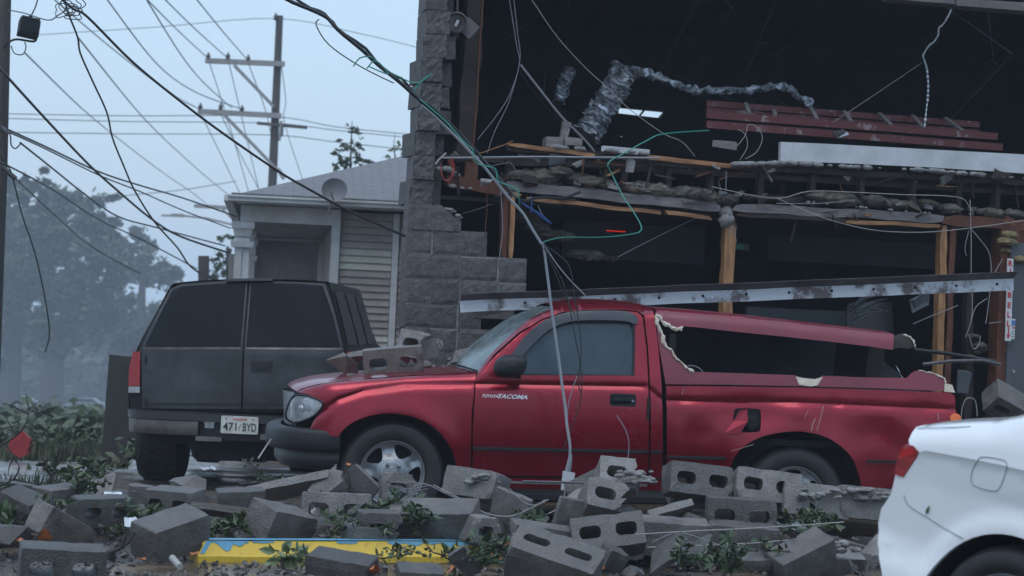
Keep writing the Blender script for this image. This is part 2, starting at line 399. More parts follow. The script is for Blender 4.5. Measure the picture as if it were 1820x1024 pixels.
def rrect(x0, z0, x1, z1, r, n=4):
    out = []
    for (cx, cz, a) in ((x1-r, z1-r, 0), (x0+r, z1-r, 90), (x0+r, z0+r, 180), (x1-r, z0+r, 270)):
        for i in range(n+1):
            t = R(a+90*i/n); out.append((cx+r*math.cos(t), cz+r*math.sin(t)))
    return out
def text_mesh(s, size, bold=0.0, shear=0.0, extrude=0.001, spacing=1.0, xs=1.0):
    cu = bpy.data.curves.new('lettering', 'FONT'); cu.body = s; cu.size = size; cu.offset = bold; cu.shear = shear
    cu.extrude = extrude; cu.space_character = spacing; cu.resolution_u = 3
    ob = bpy.data.objects.new('lettering', cu); COL.objects.link(ob)
    dg = bpy.context.evaluated_depsgraph_get(); dg.update()
    me = bpy.data.meshes.new_from_object(ob.evaluated_get(dg))
    bpy.data.objects.remove(ob); bpy.data.curves.remove(cu)
    for v in me.vertices: v.co = Vector((v.co.x*xs, -v.co.z, v.co.y))     # stand up, facing -Y
    me.materials.clear()
    return me
def smooth01(t):
    t = max(0.0, min(1.0, t)); return t*t*(3-2*t)
def nz(x, y, z, s=1.0): return noise.noise(Vector((x*s, y*s, z*s)))
# ------------------------------------------------------------------ ground
def gz(x, y):
    """height of the lot: flat, dipping a little to the grass at the back left and towards the street"""
    z = -0.11*smooth01((y-16.2)/1.6)*smooth01((-0.2-x)/1.0)
    if y > 20: z -= 0.0365*(y-20)
    z += -0.06*smooth01((9.6-y)/1.0)
    z += 0.02*nz(x, y, 3, .6) if y < 40 else 0
    return z
gm = MB()
def axis(a, b, fine0, fine1, st):
    o = []; v = fine0
    while v < fine1: o.append(v); v += st
    s = st; v = fine1
    while v < b: o.append(v); s *= 1.35; v += s
    o.append(b); s = st; v = fine0-st; l = []
    while v > a: l.append(v); s *= 1.35; v -= s
    l.append(a)
    return l[::-1]+o
gx = axis(-300, 300, -7, 6, .22); gy = axis(-60, 420, 5, 24, .22)
for y in gy:
    for x in gx: gm.v.append((x, y, gz(x, y)))
nx_ = len(gx)
for j in range(len(gy)-1):
    for i in range(nx_-1): gm.f.append((j*nx_+i, j*nx_+i+1, (j+1)*nx_+i+1, (j+1)*nx_+i))
def ground_mat():
    m = bpy.data.materials.new('wet muddy asphalt'); m.use_nodes = True; t = m.node_tree; b = t.nodes['Principled BSDF']
    tcn = N(t, 'ShaderNodeTexCoord')
    def noise_(s, d=6):
        n = N(t, 'ShaderNodeTexNoise'); n.inputs['Scale'].default_value = s; n.inputs['Detail'].default_value = d; t.links.new(tcn.outputs['Object'], n.inputs['Vector']); return n.outputs[0]
    def mixc(f, a, bcol, lo, hi):
        mr = N(t, 'ShaderNodeMapRange'); mr.inputs[1].default_value = lo; mr.inputs[2].default_value = hi; t.links.new(f, mr.inputs[0])
        mn = N(t, 'ShaderNodeMix', data_type='RGBA'); t.links.new(mr.outputs[0], mn.inputs['Factor'])
        if isinstance(a, tuple): mn.inputs['A'].default_value = (*a, 1)
        else: t.links.new(a, mn.inputs['A'])
        mn.inputs['B'].default_value = (*bcol, 1); return mn.outputs['Result']
    c = mixc(noise_(.9), (0.055, 0.052, 0.050), (0.13, 0.088, 0.055), .42, .60)
    c = mixc(noise_(60, 3), c, (0.15, 0.13, 0.11), .62, .75)
    c = mixc(noise_(7), c, (0.03, 0.028, 0.026), .5, .75)
    t.links.new(c, b.inputs['Base Color'])
    rr = N(t, 'ShaderNodeMapRange'); t.links.new(noise_(1.7), rr.inputs[0]); rr.inputs[1].default_value = .4; rr.inputs[2].default_value = .6; rr.inputs[3].default_value = .06; rr.inputs[4].default_value = .5
    t.links.new(rr.outputs[0], b.inputs['Roughness'])
    bm_ = N(t, 'ShaderNodeBump'); bm_.inputs['Strength'].default_value = .35; bm_.inputs['Distance'].default_value = .02; t.links.new(noise_(28, 8), bm_.inputs['Height']); t.links.new(bm_.outputs[0], b.inputs['Normal'])
    return m
M['ground'] = ground_mat()
setp(gm.build('ground', M['ground'], None, 60), kind='structure')
# ------------------------------------------------------------------ wheels (axis along local y, outer face towards -y)
def make_wheel(parent, c, R_, rim, width=0.2, style='five', name='wheel', tread=False, rot=0.0):
    w = thing(name, None, None); w.parent = parent; w.location = c
    prof = [(rim*0.98, 0.012), (rim*1.03, 0.0), (rim*1.1, -0.012), ((R_+rim)/2, -0.018), (R_*0.93, -0.008), (R_*0.975, 0.012), (R_, 0.04), (R_, width-0.04), (R_*0.975, width-0.012), (R_*0.9, width), (rim, width-0.02)]
    t = MB().lathe(prof, (0, 0, 0), 'y', 56)
    if tread:
        for k in range(40):
            a = 2*math.pi*k/40
            for q in range(4):
                t.box(((R_+0.004)*math.cos(a+.08*(q % 2)), 0.03+(width-.06)*(q+.5)/4, (R_+0.004)*math.sin(a+.08*(q % 2))), (0.022, (width-.06)/4-.012, 0.034), rot=(0, -(a+.08*(q % 2)), 0))
    t.build('tyre', M['rubber'], w, 35)
    lip = MB().lathe([(rim*0.99, 0.03), (rim*1.0, 0.002), (rim*0.985, -0.004), (rim*0.955, 0.0), (rim*0.93, 0.02), (rim*0.90, 0.05), (rim*0.88, 0.12)], (0, 0, 0), 'y', 48)
    lip.build('rim_lip', M['alloy'], w, 40)
    MB().lathe([(rim*0.9, 0.10), (0.001, 0.10)], (0, 0, 0), 'y', 24).build('brake_drum', M['void'], w)
    def dish(r):
        q = r/rim
        return 0.030 - 0.030*smooth01((0.75-q)/0.45) + 0.012*math.sin(min(1, max(0, (q-.45)/.45))*math.pi)
    holes = []
    if style == 'five':
        for k in range(5):
            a = R(90+36+72*k+rot)
            P = []
            for (rr, da) in ((.50, -.12), (.50, .12), (.62, .30), (.78, .37), (.86, .33), (.885, .15), (.885, -.15), (.86, -.33), (.78, -.37), (.62, -.30)):
                P.append((rim*rr*math.cos(a+da), rim*rr*math.sin(a+da)))
            holes.append(cr(P, 2, True))
        def fn(a, b):
            r = math.hypot(a, b); th = math.degrees(math.atan2(b, a))-90-rot
            th = (th+36) % 72 - 36                      # 0 on a spoke
            rid = 0.010*math.exp(-(th/9)**2)*smooth01((r/rim-.42)/.2)
            return (a, dish(r)+rid, b)
    else:
        for k in range(8):
            a = 2*math.pi*(k+.5)/8
            holes.append(circ(rim*.72*math.cos(a), rim*.72*math.sin(a), rim*.1, 10))
        def fn(a, b): return (a, dish(math.hypot(a, b)), b)
    panel(circ(0, 0, rim*0.93, 60), fn, 0.016, holes, (0, 0.03, 0)).build('rim', M['alloy'], w, 40)
    MB().lathe([(rim*.42, 0.012), (rim*.40, -0.004), (rim*.36, -0.010), (rim*.24, -0.012), (rim*.22, -0.02), (rim*.19, -0.026), (0.001, -0.028)], (0, 0, 0), 'y', 30).build('hub_cap', M['alloy'], w, 35)
    for k in range(5):
        a = R(90+72*k+rot+20)
        MB().lathe([(0.013, 0.0), (0.013, -0.016), (0.010, -0.022), (0.001, -0.024)], (rim*.305*math.cos(a), -0.008, rim*.305*math.sin(a)), 'y', 8).build('lug_nut', M['chrome'], w, 30)
    return w
def mirror_y(mb, W):
    o = MB(); o.v = [(x, W-y, z) for x, y, z in mb.v]; o.f = [tuple(f)[::-1] for f in mb.f]; return o
def interp(P, x):
    if x <= P[0][0]: return P[0][1]
    for (a, b), (c, d) in zip(P, P[1:]):
        if x <= c: return b+(d-b)*(x-a)/(c-a) if c > a else d
    return P[-1][1]

# ------------------------------------------------------------------ red pickup truck
TW = 1.69
hub = at(698, 842, 14.4)
TF = Frame((hub.x, hub.y, hub.z-0.33), R(6))
truck = thing('pickup_truck', 'crushed dark red pickup truck with broken bed cap, blocks lying on its hood', 'pickup truck', TF.loc, (0, 0, TF.yaw))
_ft_top = TF.trace([(500, 700), (527, 692), (545, 686), (580, 679), (640, 674), (720, 668), (845, 660)], None, 0.06)
_rf_top = TF.trace([(845, 660), (870, 628), (900, 600), (940, 567), (985, 547), (1020, 541), (1080, 539), (1130, 543), (1162, 549), (1300, 560), (1588, 592), (1720, 605)], None, 0.17)
_crease = TF.trace([(548, 750), (566, 735), (600, 712), (650, 694), (720, 684), (850, 683), (1154, 688), (1180, 712), (1290, 716), (1420, 716), (1690, 728)])
_dents = [(q[0], q[1], sx, sz, d) for q, sx, sz, d in zip(TF.trace([(1330, 735), (1420, 735), (1250, 770), (1560, 770), (1640, 735), (1480, 745), (1210, 730), (1610, 800)]),
          (0.22, 0.10, 0.12, 0.16, 0.10, 0.05, 0.05, 0.12), (0.09, 0.05, 0.08, 0.10, 0.06, 0.16, 0.16, 0.08), (0.030, -0.012, 0.009, 0.016, 0.012, 0.016, 0.010, 0.010))]
_archR = TF.p(1412, 886)
def ftr(x, z):
    d = 0.0
    if z < .52: d += 0.22*(.52-z)**1.25
    d += 0.018*min(1, abs((z-.74)/.26))**2
    if z > 1.0: d += 0.30*(z-1.0)
    top = interp(_ft_top, x) if x < .52 else interp(_rf_top, x)
    r = 0.09 if x < .52 else 0.075
    t = (z-(top-r))/r
    if t > 0: d += r*(1-math.sqrt(max(0, 1-min(1, t)**2)))*(1.0 if x < 1.7 else .6)
    if x < -.36: d += .30*((-.36-x)/.33)**2.0
    for (cx, cz, rr, amp) in ((0, .33, .40, .022), (_archR[0], _archR[1], .43, .02)):
        q = math.hypot(x-cx, z-cz)-rr
        if q > -.05: d -= amp*math.exp(-(q/.09)**2)
    zc = interp(_crease, x)
    if -.62 < x < 3.7:
        d += 0.012*math.exp(-((z-zc)/.015)**2) - (0.014*smooth01((z-zc)/-.06) if z < zc else 0)*(1 if x < .5 else .6)
    if x > 1.75:
        for (cx, cz, sx, sz, dd) in _dents: d += dd*math.exp(-((x-cx)/sx)**2-((z-cz)/sz)**2)
        d += 0.006*nz(x, z, 0, 4)
    return d + 0.03
def resample_open(P, st):
    out = []
    for (a, b), (c, d) in zip(P, P[1:]):
        k = max(1, int(math.hypot(c-a, d-b)/st)); out += [(a+(c-a)*q/k, b+(d-b)*q/k) for q in range(k)]
    return out+[P[-1]]
def tmap(x, z): return (x, ftr(x, z), z)
def tpanel(px, step=0.024, holes=(), off=0.0, thick=0.022, fn=None):
    fn = fn or ftr
    o = TF.trace(px, fn); hs = [TF.trace(h, fn) for h in holes]
    ln = [[(x, z+dz) for x, z in resample_open(_crease, .03)] for dz in (.022, .011, 0, -.011, -.022)] if step < .0255 else ()
    return panel(o, lambda x, z: (x, fn(x, z)+off, z), step, hs, (0, thick, 0), lines=ln)
ARCH_F = [(600, 777), (618, 757), (648, 742), (684, 735), (716, 737), (748, 746), (776, 764), (796, 788), (808, 812), (814, 850)]
ARCH_R = [(1296, 852), (1300, 826), (1315, 800), (1345, 780), (1380, 770), (1420, 767), (1460, 774), (1490, 790), (1515, 815), (1528, 850), (1531, 868)]
fen = tpanel([(528, 697), (546, 689), (580, 681), (640, 675), (720, 669), (846, 662), (843, 684), (838, 740), (837, 800), (837, 852)] + cr(ARCH_F, 4)[::-1] + [(570, 771), (549, 767), (558, 747), (571, 732), (576, 716), (548, 701)], 0.014)
fen.build('fender', M['paint_red'], truck, 50); mirror_y(fen, TW).build('fender', M['paint_red'], truck, 50)
WIN = cr([(904, 667), (911, 640), (940, 603), (975, 579), (1005, 570)], 4) + cr([(1100, 569), (1124, 571), (1129, 590), (1128, 668)], 3)
door = tpanel([(845, 670), (880, 633), (925, 593), (965, 569), (1000, 557), (1040, 553), (1100, 552), (1132, 555), (1142, 563), (1149, 620), (1152, 690), (1152, 834), (1148, 848), (841, 845), (840, 760), (845, 690)], 0.024, [WIN])
door.build('door', M['paint_red'], truck, 50); mirror_y(door, TW).build('door', M['paint_red'], truck, 50)
ROOFL = cr([(847, 664), (870, 632), (900, 602), (940, 568), (985, 548), (1020, 541), (1080, 539), (1130, 543), (1158, 549)], 4)
ring = tpanel(ROOFL + [(1169, 608), (1176, 686), (1177, 850), (1155, 850), (1155, 690), (1152, 620), (1145, 561), (1134, 553), (1100, 550), (1040, 551), (998, 555), (963, 567), (922, 591), (877, 631), (848, 669)], 0.022)
ring.build('cab_frame', M['paint_red'], truck, 50); mirror_y(ring, TW).build('cab_frame', M['paint_red'], truck, 50)
rock = tpanel([(838, 849), (1178, 853), (1178, 872), (838, 868)], 0.03)
rock.build('rocker_panel', M['paint_red'], truck, 50); mirror_y(rock, TW).build('rocker_panel', M['paint_red'], truck, 50)
gl = tpanel([(896, 674), (905, 638), (936, 601), (972, 576), (1003, 567), (1126, 566), (1133, 590), (1132, 674)], 0.06, off=0.016)
gl.build('side_window', M['glass_fog'], truck, 60); mirror_y(gl, TW).build('side_window', M['glass_fog'], truck, 60)
# black window rubber round the pane
wr = tpanel([(901, 670), (908, 639), (938, 601), (973, 576), (1004, 567), (1102, 566), (1127, 568), (1133, 590), (1132, 672)], 0.05, [cr([(911, 664), (917, 641), (944, 606), (977, 583), (1006, 574)], 3) + [(1120, 574), (1125, 592), (1124, 666)]], off=0.004, thick=0.01)
wr.build('window_seal', M['black_plastic'], truck, 60)
vis = tpanel(cr([(906, 634), (936, 594), (972, 567), (1010, 555), (1060, 552), (1108, 553), (1130, 561), (1133, 574)], 4) + cr([(1126, 577), (1112, 571), (1060, 569), (1012, 572), (978, 585), (948, 611), (918, 645)], 4), 0.03, off=-0.020, thick=0.03)
vis.build('window_visor', M['visor'], truck, 50)
MB().raw([tmap(*TF.p(a, b))[:1] + (tmap(*TF.p(a, b))[1]+0.034, TF.p(a, b)[1]) for a, b in ((838, 686), (1176, 690), (1176, 862), (838, 862))], [(0, 1, 2, 3)]).build('gap_shade_sheet', M['seam'], truck)  # near-black sheet puts the shade into the door gaps
# roof, windscreen, hood as lofts between the two sides
def loft(pts, n=12, crown=0.04, bulge=0.0, ends=0.0):
    mb = MB(); k = len(pts)
    def fn(u, v):
        i = min(int(u*(k-1)), k-2); t = u*(k-1)-i
        x = pts[i][0]+(pts[i+1][0]-pts[i][0])*t; y = pts[i][1]+(pts[i+1][1]-pts[i][1])*t; z = pts[i][2]+(pts[i+1][2]-pts[i][2])*t
        q = 1-(2*v-1)**2; q = q**0.8
        return (x-bulge*q*(1-u*.9 if bulge > .1 else 1), y+(TW-2*y)*v, z+crown*q)
    return mb.grid(fn, max(6, k*2), n)
roofpts = [tmap(*q) for q in TF.trace([(985, 548), (1000, 544), (1020, 541), (1050, 539), (1080, 539), (1130, 543), (1158, 549)], ftr)]
loft(roofpts, 16, 0.035).build('cab_roof', M['paint_red'], truck, 60)
wsp = [tmap(*q) for q in TF.trace([(848, 662), (872, 631), (901, 601), (940, 568), (984, 548)], ftr)]
loft(wsp, 16, 0.02, 0.13).build('windshield', M['windshield'], truck, 60)
hp = [tmap(*q) for q in TF.trace([(528, 696), (536, 691), (548, 687), (564, 683), (582, 680), (610, 677), (640, 674), (680, 671), (720, 668), (780, 665), (846, 661)], ftr)]
hood = loft(hp, 22, 0.030, 0.06); hood.build('hood', M['paint_red'], truck, 60)
cowl = [(hp[-1][0]-.01, .10, hp[-1][2]+.012), (hp[-1][0]+.06, .10, hp[-1][2]+.012)]
loft(cowl, 12, 0.03, 0.10).build('cowl', M['black_plastic'], truck, 60)
for k in range(2):
    MB().tube([(hp[-1][0]+.0-.08*k, .35+.5*k, hp[-1][2]+.05), (hp[-1][0]+.12-.08*k, .75+.5*k, hp[-1][2]+.12)], 0.008, 5).build('wiper', M['black_plastic'], truck)
# front end
nose = hp[0]
g = MB()
g.grid(lambda u, v: (nose[0]-.02-.07*(1-(2*v-1)**2)+0.02*u, nose[1]+(TW-2*nose[1])*v, nose[2]-.005-(nose[2]-.60)*u), 6, 16)
g.build('nose_panel', M['chrome'], truck, 50)
gs = MB()
for zz in (0.64, 0.70, 0.76):
    gs.tube([(nose[0]-.008-.07*(1-(2*v-1)**2)+.03, .34+(TW-.68)*v, zz) for v in [i/12 for i in range(13)]], 0.012, 6)
gs.build('grille_bar', M['black_plastic'], truck, 40)
HL = cr([(524, 703), (546, 704), (573, 716), (566, 732), (547, 745), (522, 751), (508, 741), (512, 720)], 4, True)
hl = thing('headlight', None, None); hl.parent = truck
def ftl(x, z): return ftr(max(x, -.66), z)
panel(TF.trace(HL, ftl), lambda x, z: (x+.01, ftl(x, z)+.035+.03*math.sin(max(0, (x+.7)*12)), z), 0.02, (), (0, 0.02, 0)).build('reflector', M['reflector'], hl, 50)
panel(TF.trace(HL, ftl), lambda x, z: (x, ftl(x, z)-.004, z), 0.025, (), (0, 0.02, 0)).build('lens', M['lens_clear'], hl, 50)
hlp = [tuple((x, ftl(x, z)-.006, z)) for x, z in TF.trace(HL, ftl)]; hlp.append(hlp[0])
MB().tube(hlp, 0.0075, 6, False).build('bezel', M['black_plastic'], hl, 50)
bl = TF.trace([(538, 726)], ftl)[0]
MB().lathe([(0.03, 0), (0.022, -.02), (0.001, -.03)], (bl[0], ftl(*bl)+.04, bl[1]), 'y', 12).build('bulb', M['chrome'], hl, 50)
bp_path = cr([(-.345, .035, 0), (-.50, .045, 0), (-.63, .10, 0), (-.735, .24, 0), (-.785, .46, 0), (-.805, .845, 0)], 5)
bp_path = bp_path + [(x, TW-y, z) for x, y, z in bp_path[::-1][1:]]
def sweep(path, prof):
    mb = MB(); n = len(path)
    for i, p in enumerate(path):
        a = Vector(path[max(0, i-1)]); b = Vector(path[min(n-1, i+1)]); d = (b-a).normalized(); nrm = Vector((d.y, -d.x, 0))
        nrm = nrm if i else nrm
        for (o, z) in prof: mb.v.append((p[0]-abs(nrm.x)*o if True else 0, p[1]+(nrm.y*o if False else (-1 if p[1] < TW/2 else 1)*abs(nrm.y)*o), z))
    m_ = len(prof)
    for i in range(n-1):
        for k in range(m_-1): mb.f.append((i*m_+k, i*m_+k+1, (i+1)*m_+k+1, (i+1)*m_+k))
    return mb
sweep(bp_path, [(-.08, .594), (-.015, .592), (.006, .583), (.014, .565), (.017, .53), (.017, .49), (.012, .462), (.0, .452)]).build('front_bumper', M['black_plastic'], truck, 50)
sweep(bp_path, [(-.03, .458), (-.055, .446), (-.055, .436), (-.045, .41), (-.05, .365), (-.065, .345), (-.08, .335), (-.12, .33)]).build('bumper_valance', M['suv_dark'], truck, 50)
# side mirror
mr_ = MB()
mc = TF.p(907, 651, -0.10)
mr_.grid(lambda u, v: (mc[0]+0.105*math.copysign(abs(math.cos(2*math.pi*v))**.75, math.cos(2*math.pi*v))*math.sin(math.pi*min(.999, max(.001, u)))**.6+.02*math.sin(2*math.pi*v), -.10-.085*math.cos(math.pi*u), mc[1]+0.075*math.copysign(abs(math.sin(2*math.pi*v))**.8, math.sin(2*math.pi*v))*math.sin(math.pi*u)**.6), 10, 24)
mr_.build('side_mirror', M['black_plastic'], truck, 60)
MB().beam((mc[0]+.03, -.06, mc[1]-.05), (mc[0]+.05, .06, mc[1]-.06), .08, .04).build('mirror_arm', M['black_plastic'], truck)
# mouldings, handle, hinge
def strip(p0, p1, h, off=-.010, mt='black_plastic', nm='side_moulding'):
    a = TF.trace([p0], ftr)[0]; b = TF.trace([p1], ftr)[0]
    mb = MB(); n = 14
    pts = [(a[0]+(b[0]-a[0])*i/n, a[1]+(b[1]-a[1])*i/n) for i in range(n+1)]
    for x, z in pts:
        y = ftr(x, z)
        mb.v += [(x, y+.005, z+h/2), (x, y+off, z+h/3), (x, y+off, z-h/3), (x, y+.005, z-h/2)]
    for i in range(n):
        for k in range(3): q = i*4+k; mb.f.append((q, q+1, q+5, q+4))
    return mb.build(nm, M[mt], truck, 50)
strip((841, 797), (1151, 803), .026); strip((1157, 803), (1176, 804), .026); strip((1186, 812), (1289, 815), .022); strip((1540, 820), (1690, 823), .022)
strip((900, 857), (1150, 863), .02, mt='chrome', nm='sill_highlight')  # pale strip stands in for the highlight along the rocker
def on_side(px, py): x, z = TF.trace([(px, py)], ftr)[0]; return x, ftr(x, z), z
hx, hy, hz = on_side(1107, 711)
hd = thing('door_handle', None, None); hd.parent = truck; hd.location = (hx, hy-.004, hz)
panel(rrect(-.085, -.040, .085, .040, .016), lambda a, b: (a, -.004, b), .05, [rrect(-.072, -.026, .050, .024, .012)], (0, .012, 0)).build('bezel', M['black_plastic'], hd, 40)
MB().box((-.01, .004, 0), (.13, .004, .055)).build('recess', M['void'], hd)
MB().box((-.01, -.012, .008), (.115, .014, .026)).build('pull', M['black_plastic'], hd)
MB().lathe([(.008, 0), (.008, -.006), (.001, -.006)], (.064, -.003, -.004), 'y', 10).build('lock', M['chrome'], hd)
hx, hy, hz = on_side(1152, 726); MB().box((hx, hy-.004, hz), (.016, .02, .14)).build('door_hinge_cover', M['black_plastic'], truck)
# lettering on the door
lx, ly, lz = on_side(857, 707)
def lettering(txt, px0, px1, h, bold, shear, py):
    a = on_side(px0, py); b = on_side(px1, py-.0)
    me = text_mesh(txt, 1.0, bold, shear, 0.0)
    x0 = min(v.co.x for v in me.vertices); x1 = max(v.co.x for v in me.vertices); zh = max(v.co.z for v in me.vertices)
    for v in me.vertices:
        x = a[0]+(v.co.x-x0)/(x1-x0)*(b[0]-a[0]); z = a[2]+v.co.z/zh*h
        v.co = Vector((x, ftr(x, z)-.004, z))
    return link('lettering', me, M['white_print'], truck)
lettering('TOYOTA', 857, 885, .019, 0.018, .3, 706)
lettering('TACOMA', 885, 937, .027, 0.03, .35, 707.5)
# bed side with filler pocket
bed = tpanel([(1184, 686), (1300, 687), (1420, 689), (1560, 693), (1688, 698), (1697, 704), (1701, 745), (1699, 868)] + cr(ARCH_R, 4)[::-1] + [(1240, 872), (1184, 868)], 0.022, [cr([(1305, 730), (1315, 726), (1346, 727), (1352, 733), (1352, 760), (1346, 768), (1312, 768), (1303, 760)], 2, True)])
bed.build('bed_side', M['paint_red'], truck, 50); mirror_y(bed, TW).build('bed_side', M['paint_red'], truck, 50)
px_, py_, pz_ = on_side(1328, 747)
MB().box((px_, py_+.09, pz_), (.19, .15, .17)).build('filler_pocket', M['void'], truck)
MB().lathe([(.05, .0), (.05, -.03), (.035, -.04), (.001, -.04)], (px_+.03, py_+.03, pz_-.02), 'y', 14).build('fuel_cap', M['void'], truck, 30)
flp = [on_side(1325, 727), on_side(1326, 748), on_side(1312, 772), on_side(1287, 770), on_side(1303, 748), on_side(1312, 730)]
fo = [-.045, -.06, -.03, -.012, -.012, -.03]
fl = MB(); fl.v = [(x, y+o, z) for (x, y, z), o in zip(flp, fo)] + [(x+.004, y+o+.008, z) for (x, y, z), o in zip(flp, fo)]
fl.f = [(0, 1, 4, 5), (1, 2, 3, 4), (6, 11, 10, 7), (7, 10, 9, 8)] + [(i, (i+1) % 6, (i+1) % 6+6, i+6) for i in range(6)]
fl.build('fuel_flap', M['paint_red'], truck)
# torn open bed cap
SH_T = [(1166, 550), (1230, 554), (1300, 560), (1450, 577), (1588, 593)]
shell = tpanel([(1166, 551), (1230, 555), (1300, 561), (1450, 578), (1588, 594), (1587, 622), (1540, 615), (1480, 608), (1390, 598), (1300, 589), (1240, 582), (1214, 580), (1209, 586), (1200, 585), (1190, 579), (1180, 572), (1166, 562), (1175, 585), (1183, 600), (1184, 614), (1196, 622), (1204, 636), (1217, 648), (1232, 661), (1300, 663), (1414, 667), (1420, 683), (1440, 686), (1454, 684), (1461, 668), (1540, 671), (1612, 672), (1624, 661), (1634, 658), (1660, 665), (1678, 673), (1680, 682), (1692, 690), (1694, 696), (1560, 690), (1420, 686.5), (1300, 684), (1183, 683), (1172, 620), (1164, 562)], 0.026)
shell.build('cap_side', M['shell_red'], truck, 50)
farside = tpanel([(1166, 556), (1300, 561), (1450, 578), (1588, 594), (1587, 622), (1390, 598), (1214, 580), (1200, 590), (1215, 655), (1232, 665), (1600, 676), (1690, 690), (1694, 696), (1300, 684), (1183, 683), (1172, 620)], 0.04)
mirror_y(farside, TW).build('cap_side', M['shell_red'], truck, 50)
loft([tmap(*q) for q in TF.trace([(1166, 551), (1230, 555), (1300, 561), (1380, 570), (1450, 578), (1520, 586), (1588, 594)], ftr)], 14, 0.03).build('cap_roof', M['shell_red'], truck, 60)
# cream torn edges
def torn(pts, r, nm='torn_edge'):
    P = [on_side(a, b) for a, b in pts]; P2 = []
    for i in range(len(P)-1):
        for k in range(4):
            t = k/4; q = Vector(P[i]).lerp(Vector(P[i+1]), t); P2.append(q+Vector((random.uniform(-.006, .006), -.006+random.uniform(-.004, .004), random.uniform(-.006, .006))))
    P2.append(Vector(P[-1]))
    MB().tube(P2, [r*random.uniform(.4, 1.4) for _ in P2], 5).build(nm, M['torn_fibre'], truck)
torn([(1164, 562), (1170, 580), (1178, 600), (1182, 616), (1194, 624), (1203, 638), (1216, 650), (1232, 661)], .011)
torn([(1166, 560), (1180, 573), (1190, 580), (1200, 586), (1209, 586), (1213, 581)], .012)
torn([(1632, 658), (1660, 664), (1678, 672), (1681, 680)], .006)
chip = tpanel([(1414, 669), (1420, 684), (1441, 687), (1454, 684), (1462, 670), (1448, 674), (1428, 672)], .03, off=-.004, thick=.004); chip.build('torn_patch', M['torn_fibre'], truck)
chip = tpanel([(1679, 681), (1692, 684), (1697, 698), (1678, 696)], .03, off=-.006, thick=.02); chip.build('torn_patch', M['torn_fibre'], truck)
chip = tpanel([(1590, 597), (1606, 593), (1620, 601), (1626, 617), (1618, 620), (1600, 618), (1590, 621)], .03, off=.03, thick=.02); chip.build('cap_rear_scrap', M['wood_dark'], truck)
torn([(1604, 594), (1617, 599), (1625, 608), (1627, 618)], .005)
# cap inside: dark sheet added so the opening reads black, frame stubs and a spare tyre arc
i0 = TF.p(1185, 690); i1 = TF.p(1690, 700)
bx = MB(); bx.box(((i0[0]+i1[0])/2, TW/2, .62), (i1[0]-i0[0]-.1, TW-.2, .04)); bx.build('bed_floor', M['void'], truck)
MB().box((i0[0]+.05, TW/2, .95), (.04, TW-.25, .70)).build('cab_back_wall', M['void'], truck)
panel(TF.trace([(1186, 692), (1690, 704), (1606, 640), (1590, 604), (1450, 584), (1300, 567), (1172, 557)], None, .9), lambda x, z: (x, TW-.14-.25*max(0, z-1.0), z), .2, (), (0, .01, 0)).build('cap_dark_backing', M['interior'], truck)
wl = TF.p(1540, 640, .5); MB().box((wl[0], .7, wl[1]), (.12, .5, .24), rot=(0, .1, .2)).build('cap_prop', M['wood_dark'], truck)
ar = TF.p(1228, 662, .25)
MB().tube([(ar[0]+.09*math.cos(a), .25, ar[1]-.03+.075*math.sin(a)) for a in [math.pi*i/14 for i in range(15)]], .005, 5).build('cap_cable_loop', M['cable_grey'], truck)
# underbody, wells, wheels, lamps
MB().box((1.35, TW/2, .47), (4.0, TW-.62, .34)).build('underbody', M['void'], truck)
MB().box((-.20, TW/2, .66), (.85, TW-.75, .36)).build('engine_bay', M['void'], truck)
for arch in (ARCH_F, ARCH_R):
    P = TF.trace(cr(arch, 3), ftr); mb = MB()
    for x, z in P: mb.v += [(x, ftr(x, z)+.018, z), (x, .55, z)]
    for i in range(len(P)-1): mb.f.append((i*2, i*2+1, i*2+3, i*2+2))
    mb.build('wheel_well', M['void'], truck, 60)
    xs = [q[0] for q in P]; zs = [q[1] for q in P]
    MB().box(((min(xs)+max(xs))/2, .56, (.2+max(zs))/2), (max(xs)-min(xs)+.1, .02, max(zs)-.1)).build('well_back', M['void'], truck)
make_wheel(truck, (0, 0.055, .33), .335, .210, .215, rot=12)
rw = TF.p(1412, 886, .06)
make_wheel(truck, (rw[0], 0.07, rw[1]), .335, .210, .215, rot=40)
for (x, z) in ((0, .33), (rw[0], rw[1])):
    w2 = make_wheel(truck, (x, TW-.055, z), .335, .210, .215); w2.rotation_euler = (0, 0, math.pi)
lamp = panel(TF.trace(cr([(1688, 741), (1694, 735), (1704, 737), (1708, 746), (1700, 748), (1690, 748)], 2, True), ftr), lambda x, z: (x, ftr(x, z)-.012, z), .03, (), (0, .03, 0)); lamp.build('side_marker_lamp', M['lens_amber'], truck, 50)
MB().box((i1[0]+.02, TW/2, .72), (.04, TW-.2, .40)).build('tailgate', M['paint_red'], truck)
MB().box((i1[0]+.10, TW/2, .42), (.12, TW-.1, .14)).build('rear_bumper', M['black_plastic'], truck)

for (P, r) in (([(1442, 766), (1446, 750), (1450, 744)], .0035), ([(1452, 766), (1458, 744), (1464, 722)], .003), ([(1430, 744), (1436, 730)], .002), ([(1668, 748), (1667, 734)], .003), ([(1300, 802), (1340, 790)], .002), ([(1212, 702), (1216, 690)], .002)):
    MB().tube([(x, ftr(x, z)-.001, z) for x, z in TF.trace(cr(P, 4), ftr)], r, 4).build('paint_scratch', mat('bare scratched primer', (.32, .22, .22), .7), truck)
